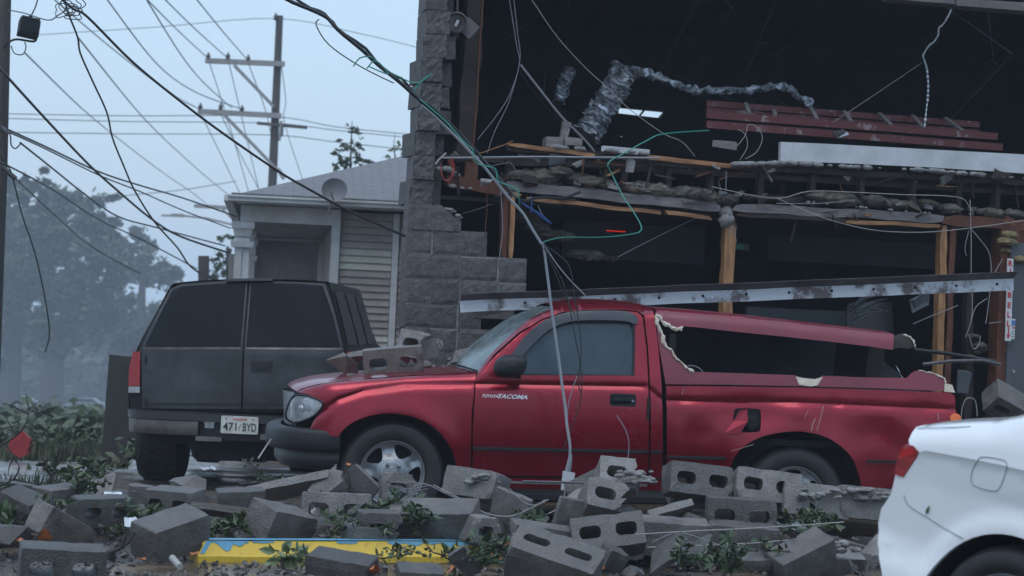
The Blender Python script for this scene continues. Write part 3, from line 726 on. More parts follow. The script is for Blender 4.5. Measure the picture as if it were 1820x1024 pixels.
# ------------------------------------------------------------------ charcoal SUV seen from behind
sc0 = at(425, 866, 18.6)
SF = Frame((sc0.x, 18.6, -0.11), R(-1.2))
suv = thing('parked_suv', 'worn charcoal SUV parked with its rear doors towards the camera', 'suv', SF.loc, (0, 0, SF.yaw))
_zb = SF.p(430, 620)[1]
def fs(x, z):
    d = 0.10*min(1.2, abs(x/.96))**6
    if z > _zb: d += .34*(z-_zb)
    if z < _zb-.35: d += .06*(_zb-.35-z)
    return d
def smap(o): return lambda x, z: (x, fs(x, z)+o, z)
SEC = cr([(228, 732), (227, 700), (229, 655), (240, 624), (257, 590), (278, 553), (300, 512), (318, 502), (404, 496), (444, 496), (520, 497), (576, 500), (586, 507), (600, 560), (615, 618), (631, 650), (634, 694), (634, 733)], 3)
sec = SF.trace(SEC, fs)
body = MB(); zb2 = _zb
ys = [0, .03, .3, .9, 1.6, 2.3, 2.9, 3.15, 3.6, 4.0, 4.1, 4.6, 5.0, 5.1]
n = len(sec)
for i, yy in enumerate(ys):
    for x, z in sec:
        k = 0
        if yy > 3.15 and z > zb2: k = smooth01((yy-3.15)/.9)
        zz = z+(zb2+.02-z)*k; y = yy + fs(x, z)*(1-smooth01(yy/1.5)) + .012
        if yy > 4.9: zz = zz-(.08 if z > zb2-.3 else 0)
        body.v.append((x*(1 if yy > .02 else .995), y, zz))
for i in range(len(ys)-1):
    for k in range(n-1): body.f.append((i*n+k, i*n+k+1, (i+1)*n+k+1, (i+1)*n+k))
body.f.append(tuple((len(ys)-1)*n+k for k in range(n)))
body.build('body', M['suv_paint'], suv, 40)
def spanel(px, off, mt, nm, par=None, step=.06, thick=.02, holes=()):
    return panel(SF.trace(px, fs), smap(off), step, [SF.trace(h, fs) for h in holes], (0, thick, 0)).build(nm, M[mt], par or suv, 50)
spanel([(231, 732), (230, 700), (231, 655), (242, 626), (259, 590), (280, 553), (302, 513), (320, 504), (404, 498), (576, 502), (584, 509), (598, 560), (612, 618), (628, 650), (631, 694), (631, 733)], .012, 'seam', 'rear_frame')
dl = spanel([(304, 514), (322, 506), (404, 500), (440, 500), (431, 620), (428, 727), (253, 726), (252, 650), (249, 624), (264, 590), (283, 553)], -.004, 'suv_paint', 'rear_door')
dr = spanel([(445, 500), (520, 501), (578, 505), (596, 560), (611, 622), (612, 727), (432, 727), (435, 620)], -.004, 'suv_paint', 'rear_door')
spanel([(308, 515), (324, 509), (404, 503), (437, 503), (427.5, 615), (258, 615), (270, 590), (288, 553)], -.016, 'glass_dark', 'window', dl, .09, .012)
spanel([(447, 503), (520, 504), (574, 508), (592, 560), (605, 616), (438, 616)], -.016, 'glass_dark', 'window', dr, .09, .012)
spanel([(256, 617.5), (428, 617.5), (428, 621), (255, 621)], -.010, 'bumper_metal', 'belt_highlight', dl, .2, .01)  # light strips drawn as the highlight along the belt line
spanel([(437, 617.5), (607, 618.5), (608, 622), (437, 621)], -.010, 'bumper_metal', 'belt_highlight', dr, .2, .01)
spanel([(254, 716), (427, 717), (427, 721), (254, 720)], -.008, 'suv_dark', 'door_rib', dl, .2, .01)
spanel([(433, 717), (611, 717), (611, 721), (433, 721)], -.008, 'suv_dark', 'door_rib', dr, .2, .01)
def sbox(px0, py0, px1, py1, y0, y1, mt, nm, par=None, bev=0):
    a = SF.p(px0, py1); b = SF.p(px1, py0)
    fy = fs((a[0]+b[0])/2, (a[1]+b[1])/2)
    return MB().box(((a[0]+b[0])/2, fy+(y0+y1)/2, (a[1]+b[1])/2), (b[0]-a[0], y1-y0, b[1]-a[1]), rot=(0, 0.0, 0)).build(nm, M[mt], par or suv)
sbox(446, 643, 484, 660, -.018, .0, 'suv_dark', 'door_handle', dr); sbox(452, 648, 478, 655, -.03, -.012, 'suv_dark', 'handle_pull', dr)
for (zx, zy) in ((254, 632), (254, 708)): sbox(zx, zy, zx+5, zy+15, -.02, .0, 'suv_dark', 'hinge', dl)
tl = spanel([(237, 625), (250, 625), (249, 686), (229, 686), (230, 655)], -.020, 'lens_red', 'tail_lamp', None, .05, .05)
spanel([(229, 687), (249, 687), (249, 698), (229, 698)], -.018, 'reflector', 'reverse_lens', tl, .05, .05)
spanel([(616, 625), (627, 625), (632, 655), (632, 698), (617, 698)], -.020, 'lens_red', 'tail_lamp', None, .05, .05)
spanel([(404, 495.5), (486, 495), (486, 499), (402, 500)], -.05, 'suv_dark', 'roof_visor', None, .1, .08)
# side glass on the right flank
pa = SF.trace([(589, 516), (601, 563), (613, 614)], fs)
for (y0, y1) in ((.18, 1.15), (1.3, 2.1), (2.25, 3.0)):
    w = MB()
    for yy in (y0, (y0+y1)/2, y1):
        for (x, z) in pa: w.v.append((x+.010, yy+fs(x, z)*(1-smooth01(yy/1.5))+.02, z))
    w.f = [(0, 1, 4, 3), (1, 2, 5, 4), (3, 4, 7, 6), (4, 5, 8, 7)]
    w.build('side_window', M['glass_dark'], suv, 60)
# bumper
b0 = SF.p(223, 736); b1 = SF.p(640, 736); zt = SF.p(425, 738)[1]; zm = SF.p(425, 751)[1]; zl = SF.p(425, 778)[1]
def bsweep(prof, x0, x1, nm, mt):
    mb = MB(); N_ = 24
    for i in range(N_+1):
        x = x0+(x1-x0)*i/N_; q = abs((x-(b0[0]+b1[0])/2)/((b1[0]-b0[0])/2)); c = .28*max(0, (q-.80)/.2)**2.2
        for (o, z) in prof: mb.v.append((x, -.14+c-o, z+(x*-.0)))
    k = len(prof)
    for i in range(N_):
        for j in range(k-1): mb.f.append((i*k+j, i*k+j+1, (i+1)*k+j+1, (i+1)*k+j))
    mb.f.append(tuple(range(k))); mb.f.append(tuple(N_*k+j for j in range(k))[::-1])
    return mb.build(nm, M[mt], suv, 40)
tilt = lambda px: SF.p(px, 738)[1]-zt
bsweep([(-.30, zt+.01), (-.02, zt+.01), (.03, zt), (.035, zm+.004), (-.02, zm), (-.30, zm)], b0[0], b1[0], 'bumper_step', 'suv_dark')
for (pa0, pa1) in ((226, 357), (508, 637)):
    bsweep([(-.2, zm), (.015, zm-.002), (.02, (zm+zl)/2), (-.01, zl+.01), (-.06, zl), (-.2, zl)], SF.p(pa0, 760)[0], SF.p(pa1, 760)[0], 'bumper_end', 'bumper_metal')
sbox(355, 741, 510, 780, -.09, .1, 'suv_dark', 'bumper_recess')
for a in (367, 478): sbox(a, 748, a+17, 760, -.115, -.08, 'chrome', 'plate_lamp')
sbox(352, 776, 398, 782, -.16, -.02, 'bumper_metal', 'bumper_lower_lip')
sbox(466, 772, 500, 780, -.16, -.02, 'bumper_metal', 'bumper_lower_lip')
pl = thing('licence_plate', None, None); pl.parent = suv
p0 = SF.p(398, 768); p1 = SF.p(465, 740)
pw = p1[0]-p0[0]; ph = p1[1]-p0[1]
pl.location = ((p0[0]+p1[0])/2, -.19, (p0[1]+p1[1])/2)
panel(rrect(-pw/2, -ph/2, pw/2, ph/2, .012), lambda a, b: (a, 0, b), .1, (), (0, .006, 0), back=True).build('plate', M['plate'], pl)
def plate_text(s, w, h, x, z, mt, bold=0.0, shear=0):
    me = text_mesh(s, 1, bold, shear, 0); X = [v.co.x for v in me.vertices]; Z = [v.co.z for v in me.vertices]
    for v in me.vertices: v.co = Vector((x+(v.co.x-min(X))/(max(X)-min(X))*w, -.004, z+(v.co.z-min(Z))/(max(Z)-min(Z))*h))
    link('lettering', me, M[mt], pl)
plate_text('471', pw*.36, ph*.46, -pw*.44, -ph*.34, 'plate_ink', .01)
plate_text('BYD', pw*.36, ph*.46, pw*.09, -ph*.34, 'plate_ink', .01)
plate_text('Louisiana', pw*.38, ph*.17, -pw*.19, ph*.26, 'plate_red', .012, .3)
MB().tube([(0, -.003, -ph*.30), (-.008, -.003, -ph*.1), (.006, -.003, ph*.06), (0, -.003, ph*.14)], [.003, .007, .006, .002], 6).build('plate_bird', M['plate'], pl)
for (a, b) in ((-.36, .34), (.36, .34)): MB().lathe([(.006, 0), (.006, -.005), (.001, -.006)], (pw*a, -.002, ph*b), 'y', 8).build('plate_screw', M['plate_ink'], pl)
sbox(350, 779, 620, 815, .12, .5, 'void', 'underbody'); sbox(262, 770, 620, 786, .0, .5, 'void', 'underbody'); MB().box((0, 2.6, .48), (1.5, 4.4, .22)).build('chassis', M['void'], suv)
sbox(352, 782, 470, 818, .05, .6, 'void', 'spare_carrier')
sbox(366, 746, 372, 752, -.12, -.08, 'chrome', 'hitch_pin')
x_l = SF.p(253, 830, .75)[0]; x_l2 = SF.p(327, 830, .75)[0]; wid = x_l2-x_l
for (x, y, r) in ((x_l, .75, 1), (x_l, 3.58, 1)):
    w = make_wheel(suv, (x, y, .37), .37, .20, wid if y < 1 else .27, style='steel', tread=True); w.rotation_euler = (0, 0, -math.pi/2)
for y in (.75, 3.58):
    w = make_wheel(suv, (-x_l+.02, y, .37), .37, .20, .27, style='steel', tread=True); w.rotation_euler = (0, 0, math.pi/2)

# ------------------------------------------------------------------ white saloon car in the right foreground
wc = at(1757, 1127, 8.2)
WF = Frame((wc.x, wc.y, wc.z-.316), R(-45))
car = thing('white_car', 'clean white saloon car cut off by the right edge in the foreground', 'car', WF.loc, (0, 0, WF.yaw))
CWID = 1.76
_ctop0 = WF.trace([(1628, 757), (1645, 753), (1668, 751), (1700, 749), (1730, 748), (1763, 747), (1791, 738), (1820, 728)], None, .14)
_e = _ctop0[-1]
_ctop = _ctop0 + [(_e[0]+.35, _e[1]+.16), (_e[0]+.7, _e[1]+.28), (_e[0]+1.2, _e[1]+.32), (_e[0]+1.8, _e[1]+.27), (_e[0]+2.4, _e[1]+.06), (_e[0]+2.75, _e[1]-.12), (_e[0]+3.5, _e[1]-.25)]
_ccr = WF.trace([(1628, 803), (1700, 816), (1760, 828), (1820, 842)], None, .02)
_cbs = WF.trace([(1560, 965), (1600, 983), (1640, 1000), (1675, 1018)], None, .02)
def fc(x, z):
    d = 0
    if x < -.50: d += .30*((-.50-x)/.46)**2.2
    top = interp(_ctop, x); r = .10
    t = (z-(top-r))/r
    if t > 0: d += .09*(1-math.sqrt(max(0, 1-min(1, t)**2)))
    if z > .82: d += .16*(z-.82)
    if z > 1.0: d += .30*(z-1.0)
    zc = interp(_ccr, x) if x < _ccr[-1][0] else _ccr[-1][1]
    d += .008*smooth01((zc-z)/.012)*smooth01((z-.45)/.2) + .22*max(0, min(zc-z, .13))*smooth01((z-.40)/.2)
    if z < .5: d += .10*(.5-z)
    if x < -.28:                                   # bumper shelf and its lower crease
        zq = interp(_cbs, x); d -= .035*smooth01((.66-.35*(x+.6)-z)/.10)*smooth01((-.28-x)/.25); d += .018*max(0, min(1, (zq-z)/.03))*smooth01((-.34-x)/.2)
    q = math.hypot(x, z-.316)-.36
    d -= .020*(1-smooth01((q-.03)/.05))
    return d + .06
def cmap(o): return lambda x, z: (x, fc(x, z)+o, z)
left = WF.trace([(1572, 1040), (1566, 1010), (1562, 990), (1560, 966), (1561, 930), (1566, 905), (1576, 890), (1584, 877), (1589, 855), (1592, 842)], fc)
lamp_o = WF.trace([(1606, 849), (1634, 804)], fc)
top_o = WF.trace([(1616, 790), (1615, 782), (1621, 769), (1629, 759), (1645, 755), (1668, 753), (1700, 751), (1730, 749), (1763, 748)], fc)
rest = [(q[0], q[1]) for q in _ctop[6:]]
xe = rest[-1][0]
out_c = left + lamp_o + top_o + rest + [(xe+.08, .55), (xe+.04, .25)] + [(2.62+.36*math.cos(a), max(.22, .316+.36*math.sin(a))) for a in [R(-15+210*i/24) for i in range(25)]] + [(1.2, .2)] + [(.36*math.cos(a), .316+.36*math.sin(a)) for a in [R(-15+200*i/30) for i in range(31)]] + [(-.40, .22)]
_cl = [[(x, z+dz) for x, z in resample_open(_ccr, .03)] for dz in (.004, -.012, -.13)] + [[(x, z+dz) for x, z in resample_open(_cbs, .03)] for dz in (.004, -.030)]
cs = panel(out_c, cmap(0), .030, (), (0, .02, 0), lines=_cl); cs.build('body_side', M['white_paint'], car, 35)
o2 = MB(); o2.v = [(x, CWID-y, z) for x, y, z in cs.v]; o2.f = [tuple(f)[::-1] for f in cs.f]; o2.build('body_side', M['white_paint'], car, 50)
tpts = [(x, fc(x, z), z) for x, z in top_o[2:] + rest]
k = len(tpts)
MB().grid(lambda u, v: (lambda i, t: (tpts[i][0]+(tpts[i+1][0]-tpts[i][0])*t - .10*(1-(2*v-1)**2)*max(0, 1-u*5), (tpts[i][1]+(tpts[i+1][1]-tpts[i][1])*t)*(1-v)+v*(CWID-tpts[i][1]-(tpts[i+1][1]-tpts[i][1])*t), tpts[i][2]+(tpts[i+1][2]-tpts[i][2])*t+.03*(1-(2*v-1)**2)))(min(int(u*(k-1)), k-2), u*(k-1)-min(int(u*(k-1)), k-2)), 30, 12).build('upper_body', M['white_paint'], car, 50)
rl = [(x, fc(x, z), z) for x, z in (left + lamp_o[:1] + WF.trace([(1616, 792), (1621, 769)], fc))]
MB().grid(lambda u, v: (lambda i, t: (rl[i][0]+(rl[i+1][0]-rl[i][0])*t - .13*(1-abs(2*v-1)**3), (rl[i][1]+(rl[i+1][1]-rl[i][1])*t)*(1-v)+v*(CWID-rl[i][1]), rl[i][2]+(rl[i+1][2]-rl[i][2])*t))(min(int(u*(len(rl)-1)), len(rl)-2), u*(len(rl)-1)-min(int(u*(len(rl)-1)), len(rl)-2)), 24, 12).build('rear_panel', M['white_paint'], car, 50)
TLP = [(1613, 789), (1625, 793), (1633, 803), (1620, 825), (1606, 848), (1598, 846), (1590, 841), (1596, 815), (1603, 796)]
tlc = thing('tail_lamp', None, None); tlc.parent = car
panel(WF.trace(TLP, fc), cmap(-.004), .025, (), (0, .04, 0)).build('lens', M['lens_red'], tlc, 50)
panel(WF.trace([(1603, 800), (1622, 797), (1626, 808), (1612, 812), (1600, 815)], fc), cmap(-.006), .03, (), (0, .01, 0)).build('upper_lens', mat('bright red lens', (0.6, 0.02, 0.02), .15, coat=.6), tlc, 50)
panel(WF.trace([(1597, 818), (1616, 822), (1611, 832), (1594, 828)], fc), cmap(-.006), .03, (), (0, .01, 0)).build('indicator_lens', mat('smoky red lens', (0.22, 0.006, 0.008), .15, coat=.6), tlc, 50)
def groove(px, r=.0032, closed=False):
    P = [(x, fc(x, z)-.0016, z) for x, z in WF.trace(px, fc)]
    if closed: P.append(P[0])
    return MB().tube(P, r, 5, not closed)
groove(cr([(1748, 812), (1778, 816), (1790, 823), (1786, 845), (1776, 868), (1764, 872), (1735, 864), (1727, 855), (1728, 838), (1738, 818)], 3, True),   .0022, True).build('fuel_flap_gap', mat('grey shut line', (0.33, 0.35, 0.37), .7), car)
groove(cr([(1607, 880), (1614, 896), (1630, 908), (1650, 920), (1690, 945), (1712, 957)], 4), .0022).build('bumper_gap', mat('grey shut line', (0, 0, 0)), car)
groove(cr([(1630, 761), (1660, 760.5), (1700, 759.5), (1726, 758)], 3), .002).build('boot_lid_gap', mat('grey shut line', (0, 0, 0)), car)
ww = MB(); P = [(.362*math.cos(a), .316+.362*math.sin(a)) for a in [R(-15+210*i/30) for i in range(31)]]
for x, z in P: ww.v += [(x, fc(x, z)+.015, z), (x, .5, z)]
for i in range(30): ww.f.append((i*2, i*2+1, i*2+3, i*2+2))
ww.build('wheel_well', M['void'], car, 60)
MB().box((0, .52, .4), (.9, .02, .7)).build('well_back', M['void'], car)
MB().box((1.45, CWID/2, .35), (4, CWID-.6, .25)).build('underbody', M['void'], car)
for x in (0, 2.62):
    make_wheel(car, (x, .10, .316), .316, .215, .2)
    w = make_wheel(car, (x, CWID-.10, .316), .316, .215, .2); w.rotation_euler = (0, 0, math.pi)
e0 = _e[0]; e1 = _e[1]
panel([(e0+.30, e1+.02), (e0+.5, e1+.16), (e0+.8, e1+.25), (e0+1.3, e1+.27), (e0+1.8, e1+.20), (e0+2.3, e1-.02)], cmap(-.006), .08, (), (0, .01, 0)).build('side_window', M['glass_dark'], car, 50)
# a single leaf stuck to the bumper
lf = WF.trace([(1646, 913), (1648, 905), (1653, 898), (1653, 907), (1650, 912)], fc)
setp(panel(lf, lambda x, z: tuple(Vector(WF.loc)+Vector(((x*WF.c-(fc(x, z)-.006)*WF.s), x*WF.s+(fc(x, z)-.006)*WF.c, z))), .03, (), (0, 0.002, 0)).build('leaf', M['leaf_near']), 'small dark green leaf stuck to the bumper of the white car', 'leaf')
# ------------------------------------------------------------------ broken block building
bc = at(720, 620, 16.7)
BYAW = R(14)
BF = Frame((bc.x, 16.7, 0.0), BYAW)
bld = thing('block_building', 'dark split-faced block building with its front wall torn away, open loft above', 'building', BF.loc, (0, 0, BYAW))
def bp(px, py, v=0.0): return BF.p(px, py, v)
def bv(px, py, v=0.0): x, z = bp(px, py, v); return Vector((x, v, z))
H_ = 4.75; DEP = 8.0; WID = 9.0
# the side wall leaves the front at an angle: lot lines are not square
def sidex(v): return v*(math.tan(BYAW)-.045)
# --- split-face blocks with uneven fronts, a few shared variants per length
def splitblock(L, Hh=.19, D=.19, seed=0, cut=None):
    rnd = random.Random(seed); mb = MB(); nu, nv = max(3, int(L/.035)), 6
    def fn(u, v):
        e = min(u, 1-u, v*.8, (1-v)*.8)
        y = -.005*smooth01(e/.05) - .011*abs(nz(u*L*9+seed*7, v*2.2, seed, 1))*smooth01(e/.06)
        return (u*L+rnd.uniform(-.003, .003)*(0 < u < 1), y, v*Hh)
    mb.grid(fn, nu, nv)
    b = len(mb.v)
    mb.v += [(0, 0, 0), (L, 0, 0), (L, 0, Hh), (0, 0, Hh), (0, D, 0), (L, D, 0), (L, D, Hh), (0, D, Hh)]
    mb.f += [(b, b+1, b+5, b+4), (b+1, b+2, b+6, b+5), (b+2, b+3, b+7, b+6), (b+3, b, b+4, b+7), (b+4, b+5, b+6, b+7)]
    return mb
_sb = {}
def put_block(x, z, L, v=0.0, dz=0.0, seed=None, nm='wall_block', mt='splitface'):
    key = (round(L, 2), (seed if seed is not None else random.randrange(3)))
    if key not in _sb: _sb[key] = splitblock(L-.010, seed=key[1]).mesh(nm, None, True); _sb[key].materials.append(M[mt])
    return link(nm, _sb[key], None, bld, (x+.005+random.uniform(-.002, .002), v+random.uniform(-.004, .004), z+.005), (random.uniform(-.006, .006), random.uniform(-.004, .004), 0))
def px2x(px, z): 
    # local x of a picture column at wall height z
    lo, hi = -3.0, 12.0
    for _ in range(40):
        mid = (lo+hi)/2; w = BF.loc + Vector((mid*BF.c, mid*BF.s, z)); d = w-CAM
        q = CX + FPX*(d.dot(_Rt)/d.dot(_F))
        if q < px: lo = mid
        else: hi = mid
    return lo
courses = {0: [722, 770, 868, 905], 1: [722, 818, 905], 2: [720, 768, 866, 905], 3: [719, 817, 905], 4: [718, 764, 862, 905], 5: [717, 815, 905],
           6: [716, 762, 812, 877, 905], 7: [715, 813, 856], 8: [718, 765, 817, 886, 936], 9: [720, 817, 885, 935], 10: [722, 768, 866]}
zs0 = bp(721, 408)[1]                              # top of course 10
pitch = zs0/11.0
for c, xs in courses.items():
    z = pitch*c
    X = [px2x(q, z+pitch/2) for q in xs]
    for a, b in zip(X, X[1:]): put_block(a, z, b-a)
    a, b = X[0], X[-1]
    MB().box(((a+b)/2+.004, .052, z+pitch), (b-a-.02, .105, .013)).build('mortar_bed', M['mortar'], bld)
    for q in X[1:-1]: MB().box((q, .052, z+pitch/2), (.011, .103, pitch-.02)).build('mortar_joint', M['mortar'], bld)
# broken block of the course above: sloping fracture
z11 = pitch*11; xa = px2x(724, z11+.1); xb = px2x(818, z11+.05); xm = px2x(784, z11+.19)
fb = panel([(xa+.005, z11+.006), (xb, z11+.006), (xb+.005, z11+.085), (xb-.05, z11+.11), (xb-.09, z11+.155), (xm+.03, z11+.165), (xm, z11+.195), (xa+.005, z11+.195)],
           lambda x, z: (x, -.012-.016*abs(nz(x*9, z*9, 4)), z), .03, (), (0, .19, 0), back=True)
fb.build('wall_block', M['splitface'], bld)
# ragged end of the side wall, stacked block by block
z = z11+.20; i = 0
while z < H_:
    off = .03+random.uniform(-.02, .02)+.04*(z-2.4)
    w_ = random.uniform(.15, .185)
    mb = MB(); rnd = random.Random(100+i)
    def fn(u, v): 
        return (u*w_+.012*nz(u*3+i*5, v*3, 2, 1), -.02*abs(nz(u*4+i*9, v*4, 1, 1)), v*(pitch-.008))
    mb.grid(fn, 6, 6); b = len(mb.v)
    mb.v += [(0, .01, 0), (w_, .01, 0), (w_, .01, pitch-.01), (0, .01, pitch-.01)]; mb.v += [(x+.0, .39, q) for x, q in ((0, 0), (w_, 0), (w_, pitch-.01), (0, pitch-.01))]
    mb.f += [(b, b+1, b+5, b+4), (b+1, b+2, b+6, b+5), (b+2, b+3, b+7, b+6), (b+3, b, b+4, b+7), (b+4, b+5, b+6, b+7)]
    mb.build('wall_block', M['splitface'], bld, None, (xa+off+.01, .02+random.uniform(-.03, .03), z), (0, random.uniform(-.04, .04), random.uniform(-.10, .06)))
    # the darker core of the next block back
    MB().box((xa+off+.22, .24+.06*(i % 3), z+pitch/2), (.09+.04*(i % 2), .2, pitch-.012), j=.014).build('wall_block', M['splitface'], bld)
    MB().box((xa+.095+off, .22, z-.004), (.14, .30, .012)).build('mortar_bed', M['mortar'], bld)
    z += pitch; i += 1
# side wall, back wall with its openings, roof, floors
sw = MB(); 
sw.v = [(xa+.01, .22, 0), (xa+sidex(DEP), DEP, 0), (xa+sidex(DEP)+.14, DEP, H_), (xa+.15, .42, H_), (xa+.19, .22, 0), (xa+.19+sidex(DEP), DEP, 0), (xa+.19+sidex(DEP), DEP, H_), (xa+.19, .42, H_)]
sw.f = [(0, 1, 2, 3), (4, 7, 6, 5), (0, 3, 7, 4), (3, 2, 6, 7), (0, 4, 5, 1)]
sw.build('side_wall', M['splitface'], bld)
def slab(nm, x0, x1, v0, v1, z, t, mt):
    q = MB(); q.v = [(x+(sidex(v) if x < 3 else 0), v, zz) for zz in (z-t/2, z+t/2) for x, v in ((x0, v0), (x1, v0), (x1, v1), (x0, v1))]
    q.f = [(0, 3, 2, 1), (4, 5, 6, 7), (0, 1, 5, 4), (1, 2, 6, 5), (2, 3, 7, 6), (3, 0, 4, 7)]; return q.build(nm, M[mt], bld)
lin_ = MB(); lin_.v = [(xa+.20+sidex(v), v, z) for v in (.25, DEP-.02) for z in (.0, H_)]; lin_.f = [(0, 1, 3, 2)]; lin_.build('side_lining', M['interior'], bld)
BW0 = sidex(DEP)+xa+.02; BW1 = WID
sk = [BF.p(a, b, DEP) for a, b in ((1103, 190), (1185, 198), (1174, 210), (1096, 201))]
sk2 = [BF.p(a, b, DEP) for a, b in ((1103, 240), (1112, 241), (1112, 244), (1109, 244), (1108, 262), (1105, 262), (1106, 244), (1103, 243))]
sk3 = [BF.p(a, b, DEP) for a, b in ((796, 11), (800, 11), (799, 25), (795, 25))]
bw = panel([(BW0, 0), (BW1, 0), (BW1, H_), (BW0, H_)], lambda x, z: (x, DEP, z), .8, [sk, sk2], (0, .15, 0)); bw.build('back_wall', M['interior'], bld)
mA = Vector((sk[0][0]+.52*(sk[1][0]-sk[0][0]), DEP-.01, sk[0][1]+.52*(sk[1][1]-sk[0][1]))); mB = Vector((sk[3][0]+.52*(sk[2][0]-sk[3][0]), DEP-.01, sk[3][1]+.52*(sk[2][1]-sk[3][1])))
MB().beam(mA, mB, .02, .02, up=(0, 1, 0)).build('skylight_bar', M['wood_dark'], bld)
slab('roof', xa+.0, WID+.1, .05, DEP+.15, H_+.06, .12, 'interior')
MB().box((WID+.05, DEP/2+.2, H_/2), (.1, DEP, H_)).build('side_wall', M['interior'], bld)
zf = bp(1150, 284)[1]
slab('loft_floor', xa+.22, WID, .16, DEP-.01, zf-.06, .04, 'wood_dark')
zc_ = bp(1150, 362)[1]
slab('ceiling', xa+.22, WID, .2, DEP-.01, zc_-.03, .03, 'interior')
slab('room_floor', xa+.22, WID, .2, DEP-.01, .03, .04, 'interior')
for k in range(7):
    x = 1.0+k*1.15; MB().beam((x, .5, H_-.10), (x+sidex(1)*6, DEP-.2, H_-.10), .05, .16).build('rafter', M['wood_dark'], bld)
# grey boards in the lower room
a = bp(1000, 372, 2.2); b = bp(1250, 470, 2.2)
MB().box(((a[0]+b[0])/2, 2.2, (a[1]+b[1])/2), (b[0]-a[0], .05, a[1]-b[1])).build('inner_partition', M['interior_grey'], bld)
a = bp(1365, 395, 2.6); b = bp(1660, 478, 2.6)
MB().box(((a[0]+b[0])/2, 2.6, (a[1]+b[1])/2), (b[0]-a[0], .05, a[1]-b[1])).build('inner_partition', M['interior_grey'], bld)
a = bp(1325, 545, 1.2); b = bp(1500, 595, 1.2)
MB().box(((a[0]+b[0])/2, 1.2, (a[1]+b[1])/2-.25), (b[0]-a[0], .05, a[1]-b[1]+.5)).build('counter_panel', M['interior_grey'], bld)
a = bp(1500, 545, 1.3); b = bp(1560, 600, 1.3)
MB().box(((a[0]+b[0])/2, 1.3, (a[1]+b[1])/2), (.04, .05, .5)).build('window_mullion', M['interior_grey'], bld)
# timber: posts, header, joists
def timber(p0, p1, w, h, nm, mt, v=0.1, v2=None, j=.004, up=(0, 1, 0)):
    a, b = bv(*p0, v), bv(*p1, v if v2 is None else v2); L = (b-a).length; k = max(2, int(L/.09)); mb = MB(); u = Vector(up)
    d = (b-a).normalized(); sx = d.cross(u).normalized(); sz = sx.cross(d); sd_ = random.random()*90
    for i in range(k+1):
        c = a.lerp(b, i/k); e = 1.0 if 0 < i < k else random.uniform(.5, 1.0)
        for n4, (q, r) in enumerate(((-1, -1), (1, -1), (1, 1), (-1, 1))):
            g = 1+ .16*nz(i*.8+n4*9, sd_, 0)
            mb.v.append(tuple(c + sx*(q*w/2*g*e) + sz*(r*h/2*g) + d*random.uniform(-.02, .02)*(i in (0, k)) + sx*.012*nz(i*.35, sd_, 4)))
    for i in range(k):
        for q in range(4): mb.f.append((i*4+q, i*4+(q+1) % 4, (i+1)*4+(q+1) % 4, (i+1)*4+q))
    mb.f += [(3, 2, 1, 0), tuple(k*4+q for q in range(4))]
    return mb.build(nm, M[mt], bld)
s_ = 16.9/FPX
timber((843, 0), (820, 318), .13, .14, 'column', 'wood_dark', .35); timber((859, -20), (838, 318), .012, .02, 'column_edge', 'wood_red', .275)
timber((898, 345), (893, 466), .045, .10, 'stud', 'wood_red', .12); timber((911, 343), (906, 466), .034, .06, 'stud', 'wood_new', .08)
timber((908, 346), (925, 348), .03, .05, 'stud_block', 'wood_new', .07)
timber((1296, 385), (1286, 640), .085, .09, 'stud', 'wood_new', .12)
timber((1675, 398), (1664, 720), .055, .09, 'stud', 'wood_new', .12); timber((1690, 398), (1679, 720), .05, .09, 'stud', 'wood_red', .14)
timber((1790, 388), (1776, 760), .16, .14, 'corner_post', 'wood_red', .12); timber((1812, 388), (1808, 470), .05, .10, 'stud', 'wood_red', .12); timber((1772, 388), (1760, 760), .03, .12, 'stud', 'wood_red', .16)
timber((1722, 500), (1716, 760), .06, .09, 'stud', 'wood_dark', .25)
timber((792, 322), (905, 340), .09, .10, 'header_beam', 'wood_red', .12)
timber((900, 330), (1280, 370), .075, .085, 'header_beam', 'wood_grey', .10, j=.008); timber((1302, 369), (1674, 388), .07, .08, 'header_beam', 'wood_grey', .10, j=.008)
timber((1674, 391), (1840, 402), .085, .09, 'header_beam', 'wood_red', .10)
timber((938, 353), (1170, 378), .03, .05, 'header_strip', 'wood_newh', .075, j=.006); timber((1182, 378), (1262, 388), .032, .05, 'header_strip', 'wood_newh', .075, j=.006); timber((1500, 394), (1668, 402), .03, .05, 'header_strip', 'wood_newh', .075, j=.006)
timber((1310, 381), (1500, 392), .03, .05, 'header_strip', 'wood_dark', .075)
timber((900, 256), (1054, 276), .03, .05, 'deck_edge', 'wood_newh', .06, j=.006); timber((900, 263), (1160, 284), .05, .05, 'deck_edge', 'wood_dark', .08)
timber((1150, 281), (1330, 298), .035, .05, 'deck_edge', 'wood_newh', .06, j=.006); timber((1150, 290), (1840, 326), .045, .06, 'deck_edge', 'wood_dark', .09)
timber((900, 290), (1160, 292), .05, .05, 'deck_edge', 'wood_dark', .10)
for k, xx in enumerate((800, 838, 905, 985, 1075, 1110, 1185, 1263, 1351, 1443, 1528, 1622, 1703, 1770)):
    y0 = 286+(xx-900)*.042; y1 = 338+(xx-900)*.062
    timber((xx, y0), (xx-2, y1), .042, .09, 'cripple_stud', 'wood_red' if k in (0, 1) else 'wood_dark', .14)
timber((838, 286), (836, 330), .10, .04, 'stud_block', 'wood_red', .10)
for k in range(10):
    x = .8+k*.75; MB().beam((x, .35, (zf+zc_)/2), (x+sidex(1)*5, 6, (zf+zc_)/2), .04, .14).build('joist', M['wood_dark'], bld)
